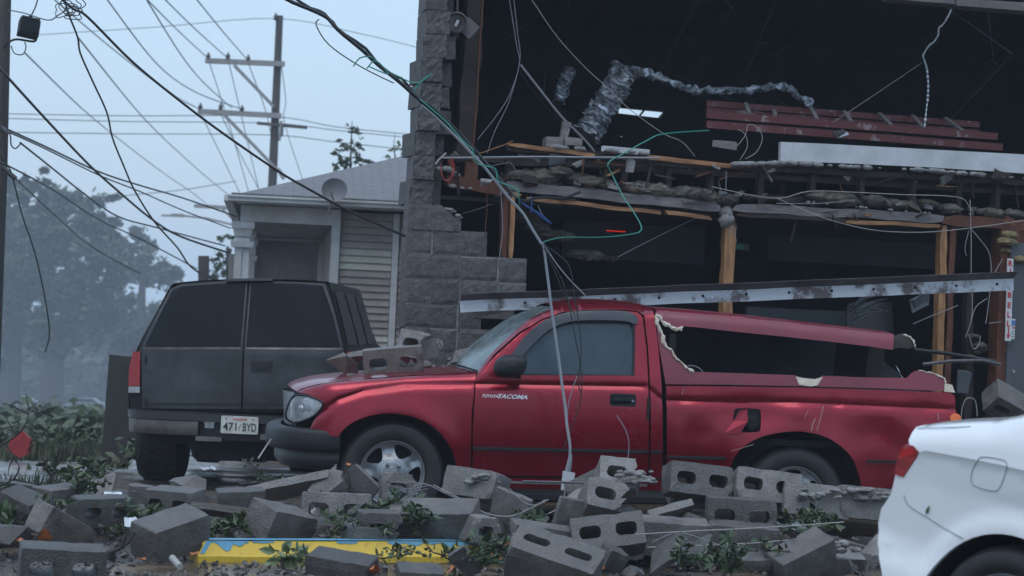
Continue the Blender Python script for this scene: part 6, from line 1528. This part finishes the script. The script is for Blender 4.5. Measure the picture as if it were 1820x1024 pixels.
# left
B(104, 888, 13.0, 'solid', 6, -2, 62, 'dark block standing end on at the left behind the two-hole block', 'block', .8)
B(178, 908, 12.5, 'full', 4, -1, 38, 'block with two round holes in its right face at the left, orange scraps inside', 'block', .85)
B(312, 893, 12.7, 'full', 8, 0, -28, 'block with flat pale top and holes on its left, by the first SUV wheel', 'block', .82)
B(108, 940, 11.9, 'solid', 12, 26, 48, 'tilted wedge of solid block left of the big leaning block', 'block_warm', .85)
B(303, 950, 11.7, 'solid', 14, -12, 52, 'large solid block leaning left of the yellow kerb end', 'block', 1.0)
B(110, 1006, 10.5, 'full', 6, 2, 16, 'nearest block at the lower left corner with water behind its holes')
B(6, 884, 12.9, 'solid', 4, 8, 40, 'block cut off by the left edge below the bare branches')
B(58, 918, 12.4, 'broken', 10, 20, -20, 'broken block with an arched hole beside the left edge leaves')
B(405, 910, 12.5, 'slab', 74, 4, -6, 'flat pale slab lying above the dark leaves left of the kerb', 'block', (1.0, .8, 1))
B(428, 890, 13.0, 'solid', 8, -4, 14, 'block right of the second SUV wheel with a chipped left edge', 'block', .7)
B(340, 866, 14.0, 'chunkbig', 6, -10, 30, 'brown broken piece between the two SUV wheels', 'block_warm', .8)
B(250, 882, 13.5, 'solidhalf', 4, 4, 10, 'small dark block in front of the left SUV wheel', 'block', .7)
B(175, 868, 13.8, 'chunkflat', 25, -30, 10, 'thin dark shard sticking up at the left below the slab', 'block_warm')
B(15, 960, 11.6, 'chunkbig', 0, 0, 20, 'dark lump at the left edge above the nearest block')
# middle
B(522, 866, 13.3, 'slab', 68, -14, -14, 'long pale slab sloping up towards the front wheel', 'block_pale', (1.35, 1, 1.1))
B(612, 864, 13.2, 'broken2', 20, -38, 20, 'split block propped like a tent in front of the wheel', 'block', 1, 4)
B(640, 862, 13.15, 'slab', 20, 40, -10, 'thin broken face leaning on the tent shaped block', 'block_pale', (.55, .7, .9))
B(598, 906, 12.85, 'full', -4, 0, 2, 'block with two slots facing forward above the green leaves left of the wheel stop middle', 'block_pale', 1, 1)
B(498, 932, 12.3, 'solid', 20, 10, 58, 'pale solid block with a sloping top behind the yellow kerb', 'block')
B(452, 928, 12.6, 'chunkbig', 10, 20, 30, 'dark chunk left of the sloping topped block')
B(846, 864, 13.15, 'solid', -18, 3, -32, 'large block with crusted mortar on its pale face in front of the truck door', 'block_pale', .9)
B(735, 876, 13.2, 'broken', -8, 6, 8, 'broken block with one open hole right of the front wheel', 'block', 1, 2)
B(773, 926, 12.5, 'solid', 24, -3, -16, 'long block with pale sloping top behind the kerb middle', 'block', (1.25, 1, 1))
B(700, 940, 12.35, 'broken', 2, 0, 12, 'dark block with a side hole behind the leaves on the kerb', 'block', 1, 1)
B(608, 1004, 10.9, 'cap', 10, 6, -12, 'smooth topped chunk lying in front of the yellow kerb', 'block', (.8, 1, 1))
B(828, 998, 11.2, 'slab', 40, 42, 30, 'small slab leaning in the leaves at the right kerb end', 'block', (.42, .6, .55))
B(746, 1022, 10.8, 'cap', 14, 2, 12, 'half hidden block at the bottom edge right of the smooth chunk', 'block', (.55, .8, .8))
B(874, 942, 12.4, 'broken', 6, 4, 30, 'broken block with a dark notch above the kerb end', 'block_pale', .8, 2)
B(646, 962, 12.3, 'solidhalf', 8, 2, 16, 'low dark block hidden behind the leaves on the kerb', 'block')
# right of the middle
B(1080, 954, 12.15, 'full', -26, -9, 3, 'tilted block with two clear slots and dark underside in the right middle', 'block_pale', 1, 2)
B(1240, 857, 13.35, 'full', -14, 5, 12, 'left one of two mortared blocks with slots lying in front of the bed', 'block_pale', 1, 0)
B(1362, 868, 13.35, 'full', -14, 5, 4, 'right one of two mortared blocks with slots in front of the rear wheel', 'block_pale', 1, 1)
B(1122, 856, 13.3, 'broken2', -32, 4, 6, 'broken open block with rough mortar left of the mortared pair', 'block_pale', 1.05, 5)
B(1066, 862, 13.45, 'slab', -8, -28, 6, 'pale flat piece of block face leaning up below the truck door', 'block_pale', (1, 1, 1.05))
B(1316, 915, 12.85, 'full', 0, 1, 0, 'block with two round slots under the mortared pair', 'block', 1, 0)
B(1196, 954, 12.55, 'solid', 8, 2, 4, 'plain block face right of the tilted slotted block')
B(1320, 962, 12.55, 'solid', 6, 2, 0, 'plain block face below the two round slots', 'block', 1, 1)
B(985, 1004, 11.1, 'slot', -60, 15, -14, 'near block lying with two narrow slots along its upper edge', 'block', 1.15, 1)
B(1088, 992, 11.5, 'solidhalf', 20, 16, 32, 'small cube shaped piece below the tilted slotted block', 'block', .55)
B(908, 904, 12.9, 'slab', 8, 16, -28, 'upright slab leaning below the end cap cable', 'block', (.6, 1, 1))
B(1014, 912, 12.9, 'slab', 12, 10, 20, 'small upright slab right of the trailing white wire', 'block', (.45, 1, .9))
B(1098, 902, 13.0, 'broken', -40, 10, 10, 'dark overturned broken block behind the tilted slotted one', 'block', 1.1, 1)
B(1190, 912, 12.9, 'slab', 55, -16, 14, 'white broken slab under the mortared pair', 'block_pale', (.7, 1, .7))
B(1184, 988, 11.9, 'chunkbig', 12, -24, 12, 'wedge shaped piece in front of the plain block face')
B(1424, 992, 11.6, 'solid', 22, -24, 24, 'sloping solid block at the right beside the white car', 'block', .85)
B(1490, 984, 12.0, 'chunkflat', 14, 8, 10, 'rough mortar covered piece left of the white car bumper', 'block_pale')
B(1336, 998, 11.6, 'cap', 14, -4, 0, 'small cap piece with a pale top edge among the leaves at the right', 'block', (.5, .7, .6))
B(1448, 890, 13.3, 'solid', -6, 4, 2, 'first block of the mortared row behind the white car', 'block_pale', (1, 1, 1.0))
B(1548, 896, 13.3, 'solid', -6, 3, 2, 'last block of the mortared row next to the white car bumper', 'block_pale', (1.0, 1, 1.0), 1)
B(1432, 912, 13.25, 'chunk', 0, 0, 0, 'pale chip hanging under the mortared row', 'block_pale')
B(930, 968, 11.9, 'chunk', 12, 20, 0, 'dark lump behind the near slotted block')
B(960, 944, 12.2, 'cap', 10, 6, 14, 'low cap piece between the kerb end and the tilted block', 'block', (.8, .8, .8))
B(1040, 884, 13.2, 'chunkbig', 20, 10, 0, 'pale rough lump under the leaning flat face', 'block_pale')
B(1796, 722, 16.6, 'full', 50, 24, 20, 'block with a slot lying far right behind the white car roof', 'block', 1, 2)
B(1245, 872, 13.62, 'solid', 10, 5, 6, 'solid block added to darken the holes of the left mortared block', 'block')  # hidden backing blocks, added so the holes in front look dark
B(1366, 884, 13.62, 'solid', 10, 5, -4, 'solid block added to darken the holes of the right mortared block', 'block')
B(1316, 930, 13.1, 'solid', 4, 2, 4, 'block added to darken the two round slots from behind', 'block')
B(1086, 968, 12.45, 'solid', 0, -6, 4, 'block added to darken the slots of the tilted block', 'block', .9)
# on the hood and windscreen
B(699, 643, 14.85, 'full', 4, -7, 2, 'tan block with two holes resting on the hood, white light on its top', 'block_warm', 1, 0, 'blocks on the hood')
B(762, 622, 15.2, 'broken2', -18, 6, -24, 'broken open block behind the tan one on the hood', 'block_pale', 1, 7, 'blocks on the hood')
B(608, 645, 15.0, 'chunkbig', 10, 20, 40, 'brown broken block end lying on the front of the hood', 'block_warm', .85, 3, 'blocks on the hood')
B(632, 634, 15.1, 'slab', 62, -10, 30, 'pale broken shard on top of the brown piece on the hood', 'block_pale', (.38, .8, .5), 0, 'blocks on the hood')
B(626, 671, 14.75, 'chunksmall', 0, 0, 0, 'small grey stone on the hood front', 'block', .85, 4, 'blocks on the hood')
B(832, 632, 15.2, 'chunkflat', 40, -24, 20, 'flat grey shard leaning on the base of the windscreen', 'block', .8, 5, 'blocks on the hood')
for k, (a, b) in enumerate(((800, 640), (812, 646), (790, 652), (822, 650), (770, 655), (760, 652), (838, 648), (806, 654), (852, 630), (700, 669), (720, 668), (664, 672), (745, 667), (735, 650))):
    B(a, b, 14.95 if a < 750 and b > 665 else 15.1, 'chunksmall' if k % 2 else 'chunktiny', k*40, k*31, k*57, 'crumb of grey mortar scattered on the hood by the windscreen', 'block_pale' if k % 3 else 'block', 1, k % 5, 'mortar crumbs on the hood')
# filler: broken pieces the pile is made of
rnd = random.Random(21)
def pile(px, Y):
    a = interp([(0, .05), (200, .07), (450, .10), (620, .15), (900, .20), (1100, .26), (1300, .26), (1420, .14), (1600, .06)], px)
    return a*smooth01((Y-11.9)/1.0)*(1-smooth01((Y-13.7)/.5))
kinds = ['broken', 'chunk', 'chunkbig', 'chunkflat', 'solidhalf', 'broken2', 'chunk', 'half', 'chunkbig', 'slab']
for k in range(190):
    px = rnd.uniform(-10, 1600); Y = rnd.choice((rnd.uniform(12.2, 14.0), rnd.uniform(12.4, 13.8), rnd.uniform(11.0, 14.0)))
    if px > 1520 and Y < 12.5: continue
    x = (px-910)/FPX*Y; hmax = pile(px, Y); layer = rnd.random()
    kd = rnd.choice(kinds) if Y > 11.9 else rnd.choice(['chunk', 'chunksmall', 'chunkflat', 'chunk'])
    z = gz(x, Y)+.05+max(0, hmax*layer-.08)
    if 330 < px < 910 and (11.6 < Y < 12.45 or Y < 11.75): continue
    if px < 420 and Y > 13.6: Y = 13.2
    o = link(NAMES[kd], get_block(kd, rnd.randrange(5), rnd.choice(('block', 'block', 'block_warm', 'block_pale'))), None, None, (x, Y, z), (rnd.uniform(-.6, .6), rnd.uniform(-.6, .6), rnd.uniform(0, 6.28)))
    q = rnd.uniform(.6, .95) if Y > 12.6 else rnd.uniform(.35, .7); o.scale = (q, q, q)
    zone = ('at the far left below the bare branches' if px < 200 else 'in front of the SUV wheels' if px < 440 else 'below the truck front bumper' if px < 600 else 'beside the front wheel' if px < 800 else 'below the truck door' if px < 1000 else 'around the tilted slotted block' if px < 1180 else 'under the mortared pair of blocks' if px < 1420 else 'next to the white car')
    what = {'broken': 'broken block with open core', 'broken2': 'split half block with open core', 'half': 'small one-hole block', 'solidhalf': 'small solid block piece', 'slab': 'thin slab of block face', 'chunk': 'small angular chunk', 'chunkbig': 'large angular chunk', 'chunkflat': 'flat shard', 'chunksmall': 'pebble sized chunk'}[kd]
    if Y < 11.9: zone = 'lying loose on the wet ground near the bottom edge'
    setp(o, f'{what} {zone}', 'concrete chunk', f'{what}s {zone}')
# gravel and crumbs
cm = MB()
for k in range(3000):
    Y = rnd.uniform(10.3, 14.2); px = rnd.uniform(-20, 1620); x = (px-910)/FPX*Y; s = rnd.choice((.006, .008, .012, .02))*rnd.uniform(.6, 1.4)
    cm.box((x, Y, gz(x, Y)+s*.4+pile(px, Y)*rnd.random()*.7), (s*1.4, s, s*.8), rot=(rnd.uniform(-1, 1), rnd.uniform(-1, 1), rnd.uniform(0, 6)), j=s*.25)
setp(cm.build('rubble_crumbs', M['block_warm'], recalc=False), 'fine crumbs of mortar and gravel spread between the blocks', 'gravel', kind='stuff')
# mortar crust on the big blocks
def crust(px, py, Y, w, h, n_, label, seed):
    rnd_ = random.Random(seed); mb = MB()
    for i in range(n_):
        c = at(px+rnd_.uniform(-w, w), py+rnd_.uniform(-h, h), Y+rnd_.uniform(-.02, .02)); r = rnd_.uniform(.010, .026); sd_ = rnd_.random()*40
        mb.grid(lambda u, v: c+(lambda d: d*(r*(1+.5*nz(d.x+sd_, d.y, d.z, 2))))(Vector((1.6*math.cos(2*math.pi*u)*math.cos(math.pi*(v-.5)), math.sin(2*math.pi*u)*math.cos(math.pi*(v-.5)), .7*math.sin(math.pi*(v-.5))))), 8, 5)
    o = mb.build_at('mortar_crust', M['mortar'], label, 'mortar', None, 70); o['kind'] = 'stuff'
crust(858, 852, 13.04, 26, 7, 16, 'ragged mortar crust on the large block by the truck door', 1)
crust(1130, 848, 13.15, 30, 10, 22, 'rough mortar filling in the broken open block', 2)
crust(1500, 878, 13.18, 80, 8, 34, 'line of mortar along the mortared row of blocks', 3)
crust(1500, 972, 11.85, 26, 8, 14, 'mortar lumps on the piece left of the white car', 4)
# yellow wheel stop with old blue paint
wa = at_z(352, 1001, 0.0); wb = at_z(889, 1001, 0.0)
ws = thing('wheel_stop', 'yellow concrete wheel stop with flaking blue paint on top', 'wheel stop', wa, (0, 0, math.atan2(wb.y-wa.y, wb.x-wa.x)))
LW = (wb-wa).length; Hs = .112
prof = [(0, .0), (0, .034), (.012, .044), (.045, Hs-.006), (.055, Hs), (.135, Hs), (.145, Hs-.006), (.18, .04), (.18, 0)]
mb = MB(); NS = 60
for i in range(NS+1):
    t = i/NS; x = t*LW; e = min(t, 1-t)*LW; sh = .035*max(0, 1-e/.05)
    for (y, z) in prof: mb.v.append((x, y+.002*nz(x*6, z*9, 1), z*(1 if z < .03 else 1-.0*sh) + .003*nz(x*5, y*9, 0)))
for sgn, i0_ in ((1, 0), (-1, NS)):
    for k_, (y, z) in enumerate(prof):
        if z > .045: v = mb.v[i0_*9+k_]; mb.v[i0_*9+k_] = (v[0]+sgn*.045, v[1], v[2])
for i in range(NS):
    for k_ in range(8): mb.f.append((i*9+k_, i*9+k_+1, (i+1)*9+k_+1, (i+1)*9+k_))
mb.f.append(tuple(range(9))); mb.f.append(tuple(NS*9+k_ for k_ in range(9))[::-1])
mb.build('body', M['kerb_yellow'], ws, 30)
def fst(z): return .012+(z-.044)/(Hs-.006-.044)*.033
def bluepatch(x0, x1, drop, seed, nm='blue_paint'):
    P = []; n_ = max(6, int((x1-x0)/.02))
    for i in range(n_+1):
        x = x0+(x1-x0)*i/n_; P.append((x, Hs-.008-max(0, drop*(.35+1.1*nz(x*16, seed, 0)+.5*nz(x*50, seed, 0)))*min(1, i/3, (n_-i)/3)))
    out = P+[(x1, Hs+.0), (x0, Hs+.0)]
    panel(out, lambda a, b: (a, fst(min(b, Hs-.006))-.004, b), .03, (), None).build(nm, M['kerb_blue'], ws)
top = MB(); top.raw([(.06, .048, Hs+.005), (LW-.06, .048, Hs+.005), (LW-.06, .138, Hs+.005), (.06, .138, Hs+.005)], [(0, 1, 2, 3)]); top.build('blue_top', M['kerb_blue'], ws)
bluepatch(.05, .28, .055, 1); bluepatch(.30, .42, .012, 5); bluepatch(LW*.62, LW*.80, .022, 2); bluepatch(LW*.80, LW-.05, .034, 3); bluepatch(LW*.45, LW*.52, .02, 9)
el = panel([(.012, .05), (.035, .05), (.075, Hs-.008), (.05, Hs-.004)], lambda a, b: (a, fst(b)-.005, b), .03, (), None); el.build('blue_end', M['kerb_blue'], ws)
# ------------------------------------------------------------------ torn leaves and twigs
def leafy(px, py, Y, n_, r, label, seed, pale=False, stem=True, leafs=.045):
    rnd_ = random.Random(seed); p = at(px, py, Y); root = thing('leafy_twig', label, 'twig', p, (0, 0, 0), 'torn leafy twigs in the rubble')
    tw = MB(); mb = MB(); n_ = int(n_*1.7); r *= .85
    for s_i in range(4):
        d = Vector((rnd_.gauss(0, 1), rnd_.gauss(0, .6), rnd_.uniform(-.1, .7))).normalized(); P = [Vector((0, 0, 0))]
        for q in range(4): d = (d+Vector((rnd_.gauss(0, .3), rnd_.gauss(0, .3), rnd_.gauss(0, .2)))).normalized(); P.append(P[-1]+d*r*.35)
        tw.tube(P, [.005, .004, .003, .002, .0015], 5)
        for q in range(n_//4):
            t = rnd_.uniform(.5, 4); k_ = min(3, int(t)); c = P[k_].lerp(P[k_+1], t-k_)
            a = Vector((rnd_.gauss(0, 1), rnd_.gauss(0, 1), rnd_.gauss(.2, .7))).normalized(); b = a.cross(Vector((rnd_.gauss(0, 1), rnd_.gauss(0, 1), rnd_.gauss(0, 1)))).normalized(); nn = a.cross(b); l = leafs*rnd_.uniform(.6, 1.4)
            i = len(mb.v); e = c+a*.01
            mb.v += [tuple(e), tuple(e+a*l*.4+b*l*.28+nn*l*.1), tuple(e+a*l*.8+b*l*.22+nn*l*.06), tuple(e+a*l*1.15-nn*l*.06), tuple(e+a*l*.8-b*l*.22+nn*l*.06), tuple(e+a*l*.4-b*l*.28+nn*l*.1), tuple(e+a*l*.55-nn*l*.03)]
            mb.f += [(i, i+1, i+6), (i+1, i+2, i+6), (i+2, i+3, i+6), (i+3, i+4, i+6), (i+4, i+5, i+6), (i+5, i, i+6)]
    tw.build('stem', M['twig'], root, 60); mb.build('leaves', M['leaf_pale' if pale else 'leaf_near'], root, recalc=False)
LE = [(395, 938, 12.2, 90, .16, 'dense dark leaf clump between slab and yellow kerb at its left end'), (640, 944, 12.25, 90, .17, 'leafy clump behind the middle of the yellow kerb'), (690, 905, 12.7, 70, .16, 'leafy sprig beside the slotted block near the front wheel'),
      (612, 938, 12.3, 50, .12, 'small leaf clump left of the middle kerb leaves'), (745, 930, 12.35, 44, .13, 'small upright leaves in front of the long block'), (785, 986, 11.6, 44, .16, 'leaf clump drooping over the right part of the kerb'),
      (848, 982, 11.7, 36, .14, 'dark leaves hanging over the kerb end'), (885, 1002, 11.2, 80, .16, 'leaf clump at the bottom edge left of the near slotted block'), (524, 992, 11.5, 30, .10, 'little sprig of broad leaves in front of the yellow kerb'),
      (545, 998, 11.4, 16, .06, 'tiny sprig right of the broad leaved one'), (150, 872, 13.0, 50, .13, 'dark leaves behind the left two-hole block'), (172, 884, 12.9, 40, .11, 'leaf bunch beside the dark shard at the left'), (18, 925, 12.2, 80, .17, 'leaf bunch at the left edge below the bare branches'),
      (30, 905, 12.5, 50, .14, 'upper leaf bunch at the left edge'), (250, 915, 12.2, 44, .11, 'leaf bunch between the two left blocks'), (470, 851, 14.4, 44, .14, 'grassy leaf tuft beside the second SUV wheel'), (940, 934, 12.4, 44, .12, 'leaf scraps behind the kerb end'),
      (1204, 990, 11.7, 80, .15, 'bright leaf clump in front of the plain block faces'), (1310, 1004, 11.3, 60, .14, 'leaf clump at the bottom edge below the round slots'), (1436, 912, 13.0, 80, .16, 'hanging leafy sprig below the mortared row'),
      (1440, 948, 12.9, 70, .15, 'lower end of the leafy sprig near the white car'), (1395, 945, 12.8, 40, .13, 'dark leaves left of the hanging sprig'), (1380, 985, 11.6, 24, .12, 'thin sprig on the sloping block at the right'), (225, 945, 12.0, 30, .11, 'dark wet leaves beside the big leaning block'),
      (880, 980, 11.5, 40, .12, 'brown green leaves at the kerb end'), (98, 912, 12.3, 26, .12, 'sparse twig leaves above the tilted wedge'), (1290, 985, 11.8, 26, .10, 'few leaves in front of the right plain face'), (715, 988, 11.4, 40, .12, 'low leaves in front of the kerb')]
for k, (a, b, Y, n_, r, lb) in enumerate(LE): leafy(a, b, Y, n_, r, lb, 200+k, pale=k in (3, 8), leafs=(.05, .034, .042, .028)[k % 4] if k != 8 else .06)
# bare branches at the left
def branch(nm, label, L, r0, Y):
    mb = MB()
    for P in L: mb.tube(cr([tuple(at(a, b, Y+dy)) for a, b, dy in P], 3), [r0*(1-.75*i/((len(P)-1)*3)) for i in range((len(P)-1)*3+1)], 6)
    mb.build_at(nm, M['twig'], label, 'branch', None, 60)
branch('bare_branch', 'bare black forked branch reaching in from the left edge', [[(-12, 796, 0), (12, 786, 0), (36, 768, 0), (48, 748, 0), (52, 730, .05), (58, 722, .05), (70, 713, .1)], [(50, 736, 0), (30, 726, 0), (12, 718, -.05), (-8, 716, -.05)], [(52, 728, .05), (48, 712, .1), (46, 700, .1)], [(56, 730, 0), (68, 733, 0), (77, 735, 0)]], .0065, 12.6)
branch('bare_branch', 'thin bare twig tangle under the forked branch at the left', [[(10, 788, 0), (20, 805, 0), (28, 820, 0), (33, 828, .02), (30, 842, .02)], [(24, 812, 0), (16, 832, 0), (14, 848, 0)], [(44, 756, 0), (54, 765, 0), (60, 775, 0), (62, 790, 0)], [(60, 790, 0), (50, 798, 0), (44, 806, 0)], [(30, 772, 0), (20, 760, 0), (12, 742, 0), (14, 730, 0)], [(-4, 762, 0), (14, 760, 0), (40, 752, 0)], [(33, 758, 0), (34, 748, 0), (36, 740, 0)], [(54, 752, 0), (62, 758, 0), (66, 752, 0)]], .005, 12.55)
branch('bare_branch', 'low bare twig with side shoots lying over the rubble at the left', [[(-8, 866, 0), (10, 860, 0), (24, 852, 0), (44, 856, 0), (62, 860, 0), (80, 858, 0), (92, 856, 0), (104, 850, 0)], [(88, 856, 0), (90, 842, 0), (84, 832, 0), (74, 828, 0)], [(90, 843, 0), (98, 838, 0), (103, 834, 0)], [(24, 852, 0), (32, 840, 0), (36, 826, 0)]], .007, 12.4)
branch('dead_stick', 'dark wet stick lying in front of the big leaning block', [[(196, 982, 0), (215, 974, 0), (232, 960, 0), (240, 945, 0)], [(215, 974, 0), (222, 955, 0), (228, 944, 0)]], .012, 11.5)
branch('dead_stick', 'long dark stick lying under the SUV beside the grass tuft', [[(425, 862, 0), (470, 856, 0), (520, 846, 0)]], .010, 14.6)
branch('dead_stick', 'forked dead twig sticking up at the tent shaped block', [[(618, 838, 0), (622, 855, 0), (628, 868, 0), (650, 878, 0), (668, 886, 0)], [(570, 872, 0), (576, 888, 0), (590, 890, 0), (606, 880, 0)]], .006, 12.95)
branch('dead_stick', 'thin grey stick crossing the dark leaves at the kerb left end', [[(408, 946, 0), (425, 936, 0), (444, 922, 0)]], .005, 12.0)
# orange leaves, scraps, rods
for k, (a, b, Y, s) in enumerate(((66, 914, 12.1, .05), (83, 917, 12.1, .05), (80, 955, 11.6, .08), (34, 962, 11.5, .05), (178, 974, 11.4, .05), (175, 908, 12.45, .05), (218, 904, 12.5, .04), (250, 995, 11.2, .05), (660, 1018, 10.8, .09), (640, 1012, 10.85, .06), (905, 972, 11.6, .07), (882, 990, 11.4, .07), (1068, 1008, 11.2, .04), (800, 1016, 10.9, .06), (620, 826, 13.3, .03), (345, 985, 11.3, .05))):
    rnd_ = random.Random(k); mb = MB(); p = at(a, b, Y)
    mb.grid(lambda u, v: (s*(u-.5)*(1-abs(v-.5)), s*(v-.5)*.9, s*.5*math.sin(u*3)*abs(v-.3)+.004*rnd_.random()), 4, 4)
    o = mb.build('dead_leaf', M['leaf_orange']); o.location = p; o.rotation_euler = (rnd_.uniform(-.4, .9), rnd_.uniform(-.5, .5), rnd_.uniform(0, 6)); setp(o, 'curled orange brown dead leaf lying in the rubble', 'leaf', 'dead orange leaves')
for k, (a, b, Y, w, h, lb) in enumerate(((200, 880, 12.7, .10, .05, 'white paper scrap on the left two-hole block'), (236, 928, 12.0, .09, .05, 'white folded scrap beside the big leaning block'), (52, 900, 12.6, .06, .04, 'pale plastic scrap at the left twig'), (370, 832, 16.5, .16, .03, 'pale plank scrap on the ground behind the SUV wheel'),
        (1600, 664, 15.0, .14, .12, 'white paper lump in the truck bed'), (585, 868, 13.2, .12, .05, 'thin pale shard under the long slab'), (1130, 1012, 11.0, .10, .05, 'pale wet scrap at the bottom edge in the right middle'))):
    mb = MB(); rnd_ = random.Random(k+50); mb.grid(lambda u, v: ((u-.5)*w, .01*nz(u*3, v*3, k), (v-.5)*h+.03*nz(u*4+k, v*2, 1)), 6, 4); o = mb.build('paper_scrap', M['paper'], None, 60); o.location = at(a, b, Y); o.rotation_euler = (R(-50+20*(k % 3)), 0, R(20*k)); setp(o, lb, 'scrap')
wire('white_pipe', [at(306, 992, 11.35), at(320, 1008, 11.2)], .018, 'cable_white', 'short white plastic pipe lying in front of the kerb left end', 'pipe', smooth=0, n=10)
wire('steel_rod', [at(930, 856, 13.5), at(1010, 858, 13.3), at(1095, 860, 13.2)], .008, 'steel_dark', 'straight dark steel rod sticking out of the broken open block', 'rod', smooth=0)
wire('loose_wire', [at(a, b, 12.7) for a, b in ((770, 862), (790, 872), (815, 885), (850, 905), (870, 914), (905, 918), (940, 905), (975, 888))], .003, 'cable_white', 'thin pale wire drooping across the large block', 'wire')
wire('loose_wire', [at(a, b, 12.8) for a, b in ((735, 865), (755, 860), (790, 876), (840, 900), (862, 915), (858, 935))], .003, 'cable_grey', 'grey wire bent over the broken block right of the wheel', 'wire')
wire('loose_wire', [at(a, b, 12.6) for a, b in ((905, 868), (930, 892), (950, 898), (970, 888))], .003, 'cable_grey', 'short grey wire under the large block', 'wire')
wire('loose_wire', [at(a, b, 12.0) for a, b in ((1130, 950), (1230, 944), (1320, 940), (1420, 934), (1500, 928))], .0028, 'cable_white', 'upper pale wire stretched across the plain block faces', 'wire')
wire('loose_wire', [at(a, b, 12.0) for a, b in ((1150, 973), (1230, 970), (1330, 966), (1400, 960))], .0028, 'cable_white', 'lower pale wire stretched across the plain block faces', 'wire')
wire('loose_wire', [at(a, b, 12.0) for a, b in ((1160, 964), (1190, 950), (1215, 948), (1250, 958), (1280, 970))], .0028, 'cable_grey', 'arched thin wire on the plain block face', 'wire')
for k, (a, b, c_, d, Y) in enumerate(((1460, 934, 1500, 940, 13.0), (1450, 958, 1490, 955, 12.6), (1515, 956, 1527, 960, 12.3), (905, 922, 990, 940, 12.4), (480, 974, 560, 970, 12.2), (560, 968, 600, 972, 12.1))):
    mb = MB().beam(at(a, b, Y), at(c_, d, Y), .012, .01, j=.002); mb.build_at('wood_splinter', M['wood_grey'], 'thin pale wood splinter lying in the rubble', 'splinter', 'wood splinters')
# wire mesh scrap by the front wheel
ms = thing('wire_mesh', 'crumpled scrap of fine wire mesh right of the front wheel', 'wire mesh', at(725, 880, 12.95)); o_ = Vector(ms.location)
for k in range(7):
    rnd_ = random.Random(k+70); MB().tube(cr([tuple(at(700+k*8+rnd_.uniform(-8, 8)+q*6, 862+q*14+rnd_.uniform(-6, 6), 12.95)-o_) for q in range(4)], 3), .0018, 4).build('strand', M['cable_grey'], ms)
    MB().tube(cr([tuple(at(692+q*22+rnd_.uniform(-6, 6), 858+k*7+rnd_.uniform(-6, 6), 12.95)-o_) for q in range(4)], 3), .0018, 4).build('strand', M['cable_grey'], ms)
# thin rod by the truck's bumper, leaf debris on it
wire('bent_wire', [at(459, 815, 14.2), at(472, 795, 14.3), at(482, 780, 14.3)], .005, 'cable_white', 'short pale wire standing beside the truck bumper', 'wire', smooth=0)
# ------------------------------------------------------------------ grass and low growth at the back left
rnd = random.Random(31); gr = MB()
for k in range(15000):
    Y = rnd.uniform(17.4, 30); px = rnd.uniform(-30, 700); x = (px-910)/FPX*Y
    if nz(x*.7, Y*.35, 5) < .10 and Y < 22: continue
    if px > 245: continue
    g0_ = gz(x, Y); h = rnd.uniform(.04, .14)*(1.8 if nz(x, Y*.5, 8) > .15 else 1); a = rnd.uniform(0, 6.28); w = rnd.uniform(.008, .02); lx = rnd.uniform(-.06, .06)
    i = len(gr.v); gr.v += [(x-w*math.cos(a), Y-w*math.sin(a), g0_), (x+w*math.cos(a), Y+w*math.sin(a), g0_), (x+lx, Y+rnd.uniform(-.05, .05), g0_+h)]; gr.f.append((i, i+1, i+2))
M['grass'] = mat('wet grass', (0.035, 0.05, 0.022), 0.6, 0, (0.075, 0.085, 0.045), 3)
setp(gr.build('grass', M['grass'], recalc=False), 'wet grass verge with flattened blades at the back left', 'grass', kind='stuff')
sh = MB()
for (a, b, r, n_) in ((110, 780, .35, 260), (60, 785, .35, 220), (160, 790, .25, 160), (130, 768, .2, 120), (15, 780, .25, 120), (230, 800, .2, 120), (105, 838, .16, 90), (160, 830, .2, 90), (85, 850, .12, 60)):
    Y = 26 if b < 800 else 19.5
    for q in range(5): leaf_cloud(sh, at(a+rnd.uniform(-25, 25), b+rnd.uniform(-8, 8), Y+rnd.uniform(-.4, .4)), r*.6, n_//5, .05, rnd)
setp(sh.build('ground_cover', M['leaf_far'], recalc=False), 'low hazy undergrowth and torn leaves along the back left verge', 'undergrowth', kind='stuff')
# dim pale road strip behind the verge
rd = MB(); 
for i in range(31):
    x = -40+i*1.6
    for y in (27.2, 33.0): rd.v.append((x, y, gz(x, y)+.02))
for i in range(30): rd.f.append((i*2, i*2+1, i*2+3, i*2+2))
M['road'] = mat('wet road', (0.06, 0.062, 0.066), .25, 0, (0.09, 0.092, 0.096), .8, rough2=.5)
setp(rd.build('road', M['road'], None, 60), kind='structure')
# ------------------------------------------------------------------ blown rain haze
hz_ = MB().box((0, 175, -2), (640, 500, 30)).build('haze', None)
setp(hz_, 'thin grey blue rain haze filling the air', 'haze', kind='stuff')
hm = bpy.data.materials.new('rain haze'); hm.use_nodes = True; t = hm.node_tree; t.nodes.clear()
ho = N(t, 'ShaderNodeOutputMaterial'); hvn = N(t, 'ShaderNodeVolumePrincipled'); hvn.inputs['Density'].default_value = 0.0013; hvn.inputs['Color'].default_value = (.82, .90, 1.0, 1); hvn.inputs['Anisotropy'].default_value = .2
t.links.new(hvn.outputs[0], ho.inputs['Volume']); hz_.data.materials.append(hm)
